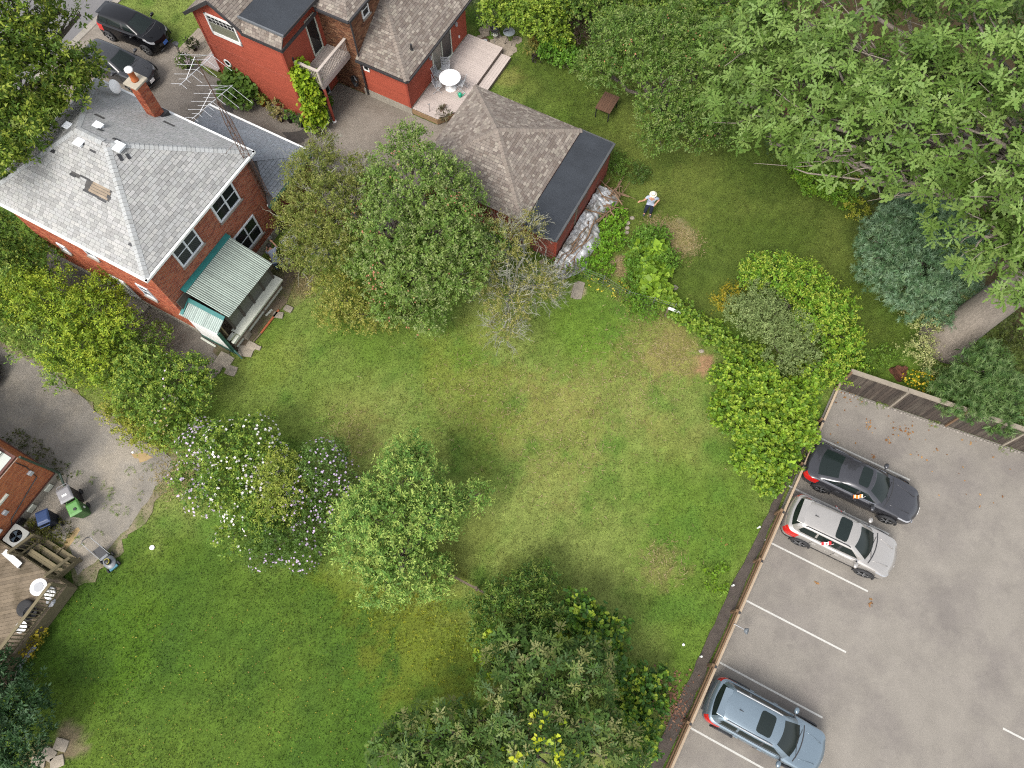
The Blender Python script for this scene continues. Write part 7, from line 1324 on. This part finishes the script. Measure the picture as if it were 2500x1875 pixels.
J1 = dict(pelvis=((0, 0, .95), (.155, .12)), spine=((0, .01, 1.14), (.15, .115)), chest=((0, .0, 1.34), (.17, .12)), neck=((0, 0, 1.5), .058), jaw=((0, -.015, 1.56), .075), head=((0, -.02, 1.63), .098), top=((0, -.01, 1.71), .07),
          shL=((.2, 0, 1.41), .066), elL=((.38, .1, 1.2), .046), wrL=((.25, -.02, 1.02), .033), shR=((-.2, -.01, 1.42), .066), elR=((-.34, -.12, 1.24), .046), wrR=((-.5, -.24, 1.28), .033),
          hipL=((.1, 0, .88), .1), knL=((.13, -.02, .49), .07), anL=((.14, .02, .1), .048), toeL=((.17, -.16, .035), .04), hipR=((-.1, 0, .88), .1), knR=((-.13, -.03, .49), .07), anR=((-.15, .01, .1), .048), toeR=((-.18, -.16, .035), .04))
person('person in a white sun hat, pale shirt and navy trousers pointing with one arm', U(1580, 524), R(-12), J1)
J2 = dict(pelvis=((0, .1, .82), (.15, .12)), spine=((0, -.05, .98), (.145, .11)), chest=((0, -.22, 1.12), (.165, .12)), neck=((0, -.34, 1.2), .055), jaw=((0, -.40, 1.22), .072), head=((0, -.45, 1.27), .098), top=((0, -.5, 1.34), .07),
          shL=((.19, -.25, 1.16), .062), elL=((.26, -.42, .98), .044), wrL=((.16, -.6, .98), .032), shR=((-.19, -.25, 1.16), .062), elR=((-.3, -.45, 1.1), .044), wrR=((-.2, -.66, 1.2), .032),
          hipL=((.1, .08, .78), .1), knL=((.13, -.06, .44), .07), anL=((.13, .06, .1), .048), toeL=((.14, -.12, .035), .04), hipR=((-.1, .08, .78), .1), knR=((-.12, -.02, .44), .07), anR=((-.13, .1, .1), .048), toeR=((-.14, -.08, .035), .04))
person('person in a white shirt stooping beside the back porch', U(684, 654), R(205), J2, hat=False)
# ------------------------------------------------------------------ woodpile under a plastic sheet
wpl = thing('wood_pile', 'pile of cut branches beside the garage wall', 'wood pile', fv(GA), GA.a); M_branch = mat('cut_branch', S(150, 122, 96), .95, (6, .25), (40, .2), obj_rand=.25); r_ = random.Random(21)
for i in range(56):
    up = i < 34; v = r_.uniform(3.2, 5.3) if up else r_.uniform(-.2, 3.2); u = r_.uniform(.35, 1.35) if up else r_.uniform(.45, 1.0); L_ = r_.uniform(.6, 1.5) if up else r_.uniform(.8, 1.6); a = r_.uniform(0, 3.1) if up else r_.gauss(1.5, .25); z = r_.uniform(.25, .6)+(.12 if not up else .0); d = Vector((math.cos(a), math.sin(a), r_.uniform(-.1, .1)))*L_/2; k = Vector((r_.uniform(-.08, .08), r_.uniform(-.08, .08), r_.uniform(0, .06)))
    rr = r_.uniform(.018, .045); c = Vector((u, v, z)); m = MB(); m.tube([c-d, c-d*.3+k, c+d*.3-k*.6, c+d], [rr, rr*.95, rr*.8, rr*.5], 6); m.build('branch', M_branch, wpl)
sheet = thing('plastic_sheet', 'crumpled translucent plastic sheet draped over the wood pile', 'plastic sheet', fv(GA), GA.a)
nu, nv = 34, 120; uu, vv = np.meshgrid(np.linspace(.14, 1.55, nu), np.linspace(-.75, 4.75, nv), indexing='ij'); wid = 1.0+.25*np.sin(vv*1.3)+.12*np.sin(vv*3.1+1)
t = np.clip((uu-.14)/(1.41), 0, 1); uw = .14+t*wid*1.15
h = .52*np.sin(np.clip(1-t, 0, 1)**.7*np.pi*.62)*np.clip((vv+.9)*1.2, .15, 1)
cr = np.abs(fbm(uw*1.2, vv, 2.6, 4, 5)-.5)*1.1+np.abs(fbm(uw+3*vv, vv*.4, 1.7, 3, 9)-.5)*.7; zz = np.maximum(h+cr*.42-.12+.06, .04); zz = np.where(t > .97, .035, zz)
idx = np.arange(nu*nv).reshape(nu, nv); qd = np.stack([idx[:-1, :-1], idx[1:, :-1], idx[1:, 1:], idx[:-1, 1:]], -1).reshape(-1, 4)
M_film = mat('plastic_film', S(222, 224, 226, .62), .28, (3, .25), (14, .18), spec=.6, c2=S(150, 146, 136), s2=1.5, trans=.15)
big_mesh('film', np.stack([uw, vv, zz], -1).reshape(-1, 3), qd, None, M_film, sheet, smooth=True)
# ------------------------------------------------------------------ garden furniture and oddments
gtb = thing('garden_table', 'brown slatted garden table on dark legs under the apple tree', 'table', U(1478, 262, 0)+Vector((0, -.35, 0)), R(-28)); M_btable = mat('brown_slat', S(122, 88, 66), .8, (5, .2), obj_rand=.1)
for i in range(7): box('table_slat', M_btable, gtb, -.42+i*.122, -.42+i*.122+.115, -.62, .62, .70, .73)
for (x, y) in ((-.36, -.54), (.36, -.54), (.36, .54), (-.36, .54)): box('leg', M_black, gtb, x-.025, x+.025, y-.025, y+.025, 0, .7)
box('apron', M_black, gtb, -.4, .4, -.56, -.53, .62, .7); box('apron', M_black, gtb, -.4, .4, .53, .56, .62, .7)
rbn = thing('red_bench', 'dark red painted bench half hidden under the oak canopy', 'bench', U(1925, 290, 0), R(-28)); M_dred = mat('dark_red_paint', S(124, 40, 36), .7, (5, .15), obj_rand=.08)
for i in range(5): box('seat_slat', M_dred, rbn, -.65, .65, -.25+i*.105, -.25+i*.105+.095, .42, .45)
for x in (-.55, .55): box('leg', M_dred, rbn, x-.04, x+.04, -.24, .26, 0, .42)
stump = thing('tree_stump', 'rotten reddish tree stump beside the board fence', 'stump', U(2193, 912)); M_stump = mat('rotten_wood', S(116, 72, 52), .95, (5, .3), (30, .3), bump=.9, bs=20); m = MB(); r_ = random.Random(2); V = []; n_ = 14
pr = [(.36, 0), (.30, .12), (.27, .3), (.2, .36), (.1, .22), (.001, .18)]
for (rr, z) in pr:
    for k in range(n_): a = 2*math.pi*k/n_; q = rr*(1+.25*math.sin(3*a)+.15*(r_.random()-.5)); V.append((q*math.cos(a), q*math.sin(a), z*(1+.35*r_.random()) if z > .2 else z))
m.add(V, [(i*n_+k, i*n_+(k+1) % n_, (i+1)*n_+(k+1) % n_, (i+1)*n_+k) for i in range(len(pr)-1) for k in range(n_)]); m.build('stump_wood', M_stump, stump)
wf = thing('wire_fence', 'sagging wire fence on thin posts between the two gardens', 'fence', (0, 0, 0)); M_wire = mat('wire', S(150, 156, 150), .6, metal=.3)
wpts = [U(*p) for p in ((1270, 600), (1330, 635), (1400, 668), (1470, 698), (1530, 735), (1590, 750), (1640, 765))]
for p in wpts: MB().tube([p, p+Vector((.02, 0, .95))], .02, 6).build('post', M_wire, wf)
for a, b in zip(wpts[:-1], wpts[1:]):
    for z in (.1, .3, .5, .7, .9): MB().tube([a+Vector((0, 0, z)), (a+b)/2+Vector((0, 0, z-.03)), b+Vector((0, 0, z))], .006, 4).build('wire', M_wire, wf)
    m = MB(); n_ = 8
    for i in range(1, n_): c = a.lerp(b, i/n_); m.tube([c+Vector((0, 0, .1)), c+Vector((0, 0, .88))], .004, 3)
    o = m.build('wire_mesh', M_wire, wf); o['kind'] = 'stuff'
a, b = U(1632, 752, .8), U(1662, 764, .8); cp = thing('fence_cap', 'short white board fixed on the garden fence among the vines', 'board', (a.x, a.y, 0)); MB().beam((0, 0, .8), (b.x-a.x, b.y-a.y, .8), .12, .04).build('cap_board', M_white, cp); box('post', M_wood, cp, -.04, .04, -.04, .04, 0, .78)
of = thing('old_rail_fence', 'remains of a grey rail fence between ash tree and thicket', 'fence', (0, 0, 0)); p0_, p1_ = U(1040, 1375), U(1230, 1475)
for z in (.35, .75): MB().beam(p0_+Vector((0, 0, z)), p1_+Vector((0, 0, z)), .05, .12).build('rail', M_wood, of)
for t_ in (0, .33, .66, 1): c = p0_.lerp(p1_, t_); box('post', M_wood, of, c.x-.05, c.x+.05, c.y-.05, c.y+.05, 0, .9)
def rock(px, py, r0, label, group=None, mt=None):
    q = U(px, py); o = thing('stone', label, 'stone', (q.x, q.y, .0), group=group); m = MB(); rr = random.Random(px+py); V = []; k = 9
    for (f, z) in ((1, 0), (1.05, .3), (.75, .6), (.02, .68)):
        for j in range(k): a = 2*math.pi*j/k; s_ = r0*f*(1+.3*(rr.random()-.5)); V.append((s_*math.cos(a), s_*math.sin(a)*.8, z*r0))
    m.add(V, [(i*k+j, i*k+(j+1) % k, (i+1)*k+(j+1) % k, (i+1)*k+j) for i in range(3) for j in range(k)]); m.build('rock', mt or M_paver, o); return o
for k, (x, y, r0, lb) in enumerate([(1543, 533, .12, 'tan stone at the top end of the weed edging'), (1533, 545, .12, 'pale stone beside the weed edging'), (1531, 557, .13, 'round white stone in the weed edging'), (1530, 568, .12, 'tan white stone at the foot of the weed edging'), (1520, 585, .11, 'small tan stone near the vegetable bed'), (1646, 703, .17, 'pale rock on the lawn by the squash plant'), (1325, 640, .16, 'grey stone at the garage corner'), (1712, 858, .12, 'grey stone at the vine edge')]): rock(x, y, r0, lb)
paver('paving_slab', 1411, 708, .5, .95, .02, R(-15), 'bare tan slab in the lawn near the lichen tree', group=None)
for k, (x, y, lb) in enumerate([(1668, 1574, 'tiny white paper scrap in the lawn by the guard rail'), (1026, 1443, 'white scrap under the ash tree'), (1318, 625, 'white scrap by the garage wall'), (325, 1105, 'white plastic scrap at the hedge foot')]): q = U(x, y); o = thing('paper_scrap', lb, 'litter', (q.x, q.y, .04)); m = MB(); crumple(m, .05, seed=k+20, sq=.5); m.build('paper_sheet', M_white, o)
cv = thing('white_sheet', 'white board leaning behind the pear tree by the brick wall', 'board', U(722, 600), R(-28)); m = MB(); m.M = Matrix.Rotation(R(-35), 4, 'Y'); m.box(-.03, .03, -.4, .4, 0, .7); m.build('board_face', M_white, cv)
grl = thing('garden_stake', 'dark garden ornament stake on the deck edge', 'stake', RH.w(5.7, 3.2, .457)); MB().tube([(0, 0, 0), (.02, .05, .45)], .012, 6).build('stake', M_black, grl); MB().tube([(-.06, .05, .5), (.02, .05, .45), (.08, .08, .52)], .014, 6).build('stake_head', M_slate, grl)
bn = thing('garden_ornament', 'black metal leaf ornament cluster by the front step', 'ornament', U(440, 140)); r_ = random.Random(4)
for k in range(6):
    a = r_.uniform(0, 6.3); d = r_.uniform(.1, .4); h_ = r_.uniform(.6, 1.2); x, y = d*math.cos(a), d*math.sin(a); m = MB(); m.tube([(x*.3, y*.3, 0), (x, y, h_)], .008, 4); m.M = Matrix.Translation((x, y, h_)) @ Matrix.Rotation(a, 4, 'Z') @ Matrix.Rotation(.4, 4, 'X'); m.lathe([(.001, -.01), (.1, 0), (.001, .01)], n=10); m.build('ornament_leaf', M_black, bn)
# stains and strips that belong to the paving
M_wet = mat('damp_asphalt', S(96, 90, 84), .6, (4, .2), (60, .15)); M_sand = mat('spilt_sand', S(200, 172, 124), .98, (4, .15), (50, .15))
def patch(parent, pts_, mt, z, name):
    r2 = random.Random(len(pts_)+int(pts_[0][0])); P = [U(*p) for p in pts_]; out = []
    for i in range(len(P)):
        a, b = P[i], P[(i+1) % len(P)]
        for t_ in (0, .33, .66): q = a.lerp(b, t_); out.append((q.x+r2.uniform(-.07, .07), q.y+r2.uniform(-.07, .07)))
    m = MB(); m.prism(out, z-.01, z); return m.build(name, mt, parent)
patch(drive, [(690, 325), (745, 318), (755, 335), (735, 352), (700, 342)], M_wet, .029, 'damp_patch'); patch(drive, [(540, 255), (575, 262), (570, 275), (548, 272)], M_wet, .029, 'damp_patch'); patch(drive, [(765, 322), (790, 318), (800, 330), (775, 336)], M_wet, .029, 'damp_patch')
patch(ldrive, [(140, 1345), (185, 1290), (200, 1295), (175, 1330), (155, 1350)], M_sand, .034, 'sand_spill'); patch(ldrive, [(320, 1110), (360, 1105), (375, 1120), (345, 1128)], M_sand, .034, 'sand_spill')
plant('crack_weeds', 'strip of grass growing in the driveway cracks', 'weeds', [Lb(270, 1200, .03, .2, .08), Lb(266, 1220, .03, .2, .08), Lb(262, 1238, .03, .2, .08), Lb(285, 1245, .03, .22, .08), Lb(310, 1248, .03, .2, .08), Lb(255, 1184, .03, .15, .06), Lb(225, 1175, .03, .15, .06), Lb(198, 1155, .03, .15, .06), Lb(320, 1150, .03, .2, .06), Lb(360, 1140, .03, .2, .06), Lb(170, 1140, .03, .15, .06), Lb(240, 1305, .03, .2, .08), Lb(195, 1320, .04, .2, .1), Lb(345, 1210, .03, .2, .08)], [(112, 140, 56), (128, 150, 62)], shape='needle', dens=55, nl=8, tl=.05, ll=.07, lw=.016, limbs=False, crown='foliage', fill=False)
plant('crack_weeds', 'small weeds at the foot of the board fence', 'weeds', [Lb(2105, 978, .04, .2, .09), Lb(2150, 990, .04, .25, .09), Lb(2280, 1035, .04, .25, .1), Lb(2455, 1090, .04, .3, .1)], [(112, 144, 56), (128, 150, 62)], shape='needle', dens=55, nl=8, tl=.05, ll=.07, lw=.016, limbs=False, crown='foliage', fill=False)
# fallen leaves
def litter_leaves(name, label, pts_, cols, size, z):
    n = len(pts_); g = np.random.default_rng(n); P = np.concatenate([pts_, np.full((n, 1), z)], 1); a = g.random(n)*6.3; D = np.stack([np.cos(a), np.sin(a), .15*g.normal(size=n)], 1); N_ = np.stack([.3*g.normal(size=n), .3*g.normal(size=n), np.ones(n)], 1); c = np.array([S(*cc, .6) for cc in cols])[g.integers(0, len(cols), n)]*(1+.3*(g.random((n, 1))-.5)); L_ = size*(.6+.8*g.random(n))
    return tag(leaf_mesh(name, P, D, N_, L_, L_*.6, c, 'oval', None), label, 'fallen leaves', kind='stuff')
g = np.random.default_rng(77); q = scatter(420, W2((150, 1450), (900, 1500), (1100, 1650), (900, 1875), (250, 1875))); q = q[g.random(len(q)) < np.clip((6-q[:, 1])/9+.15, .1, 1)]
litter_leaves('fallen_leaves', 'yellow fallen leaves scattered on the neighbour lawn', q, [(180, 170, 60), (170, 156, 60), (160, 130, 70)], .05, .06)
q = np.concatenate([scatter(40, POLY['lot'][:0] or W2((2050, 950), (2500, 1120), (2500, 1300), (2250, 1200), (1990, 1060)))]+[np.array(U(*p)[:2])+g.normal(size=(k, 2))*s_ for p, k, s_ in (((2118, 1042), 14, .12), ((2190, 1047), 16, .14), ((2214, 1058), 8, .08), ((2163, 1073), 9, .08), ((2133, 1114), 8, .06), ((2125, 1472), 9, .08), ((1992, 1424), 6, .05), ((2235, 1110), 4, .1), ((2070, 965), 20, .3), ((1760, 1330), 4, .3))])
litter_leaves('fallen_leaves', 'brown oak leaves lying on the parking lot', q, [(176, 128, 76), (196, 152, 96), (150, 104, 64)], .09, .05)
q = np.concatenate([np.array(U(*p)[:2])+g.normal(size=(k, 2))*s_ for p, k, s_ in (((1635, 1715), 160, .35), ((1645, 1745), 120, .3), ((1660, 1680), 40, .4), ((1620, 1690), 30, .3))]); litter_leaves('fallen_leaves', 'reddish brown dead leaves heaped by the guard rail', q, [(150, 112, 92), (170, 124, 96), (130, 92, 76)], .1, .07)
def straw(name, label, spots, cols):
    g = np.random.default_rng(5); pts_ = np.concatenate([np.array(U(*p)[:2])+g.normal(size=(k, 2))*s_ for p, k, s_ in spots]); n = len(pts_); P = np.concatenate([pts_, .035+.03*g.random((n, 1))], 1); a = g.random(n)*6.3; D = np.stack([np.cos(a), np.sin(a), .1*g.normal(size=n)], 1); N_ = np.stack([.2*g.normal(size=n), .2*g.normal(size=n), np.ones(n)], 1)
    c = np.array([S(*cc, .55) for cc in cols])[g.integers(0, len(cols), n)]*(1+.4*(g.random((n, 1))-.5)); tag(leaf_mesh(name, P, D, N_, .12+.14*g.random(n), .018+.014*g.random(n), c, 'needle', None), label, 'dry grass', kind='stuff')
straw('dry_grass', 'dry straw coloured grass on the worn spots of the lawns', [((1665, 590), 1300, .42), ((1605, 562), 900, .4), ((1640, 570), 500, .4), ((1590, 840), 700, 1.1), ((1650, 875), 350, .6), ((1520, 655), 500, .3), ((1350, 1070), 500, 1.6), ((1620, 1370), 180, .6), ((740, 690), 500, .4), ((860, 1060), 200, .8), ((1180, 950), 400, 1.5), ((1500, 960), 400, 1.4), ((425, 1165), 600, .5)], [(196, 178, 132), (176, 158, 110), (150, 146, 84)])
M_oil = mat('oil_stained_asphalt', S(150, 143, 134), .9, (1.5, .08), (24, .06))
def blot(cx, cy, r0, sd):
    q = U(cx, cy); g_ = random.Random(sd); P = [(q.x+r0*(.6+.7*g_.random())*math.cos(a), q.y+r0*(.6+.7*g_.random())*math.sin(a)) for a in np.linspace(0, 6.28, 19)[:-1]]; m = MB(); m.prism(P, .02, .0325); m.build('oil_stain', M_oil, lot)
for k, (x, y, r0) in enumerate([(1960, 1400, .22), (1905, 1545, .26), (1930, 1580, .12), (2060, 1450, .1), (1850, 1640, .1), (2100, 1660, .12), (2300, 1330, .14), (1840, 1835, .12), (2250, 1500, .08)]): blot(x, y, r0, k)
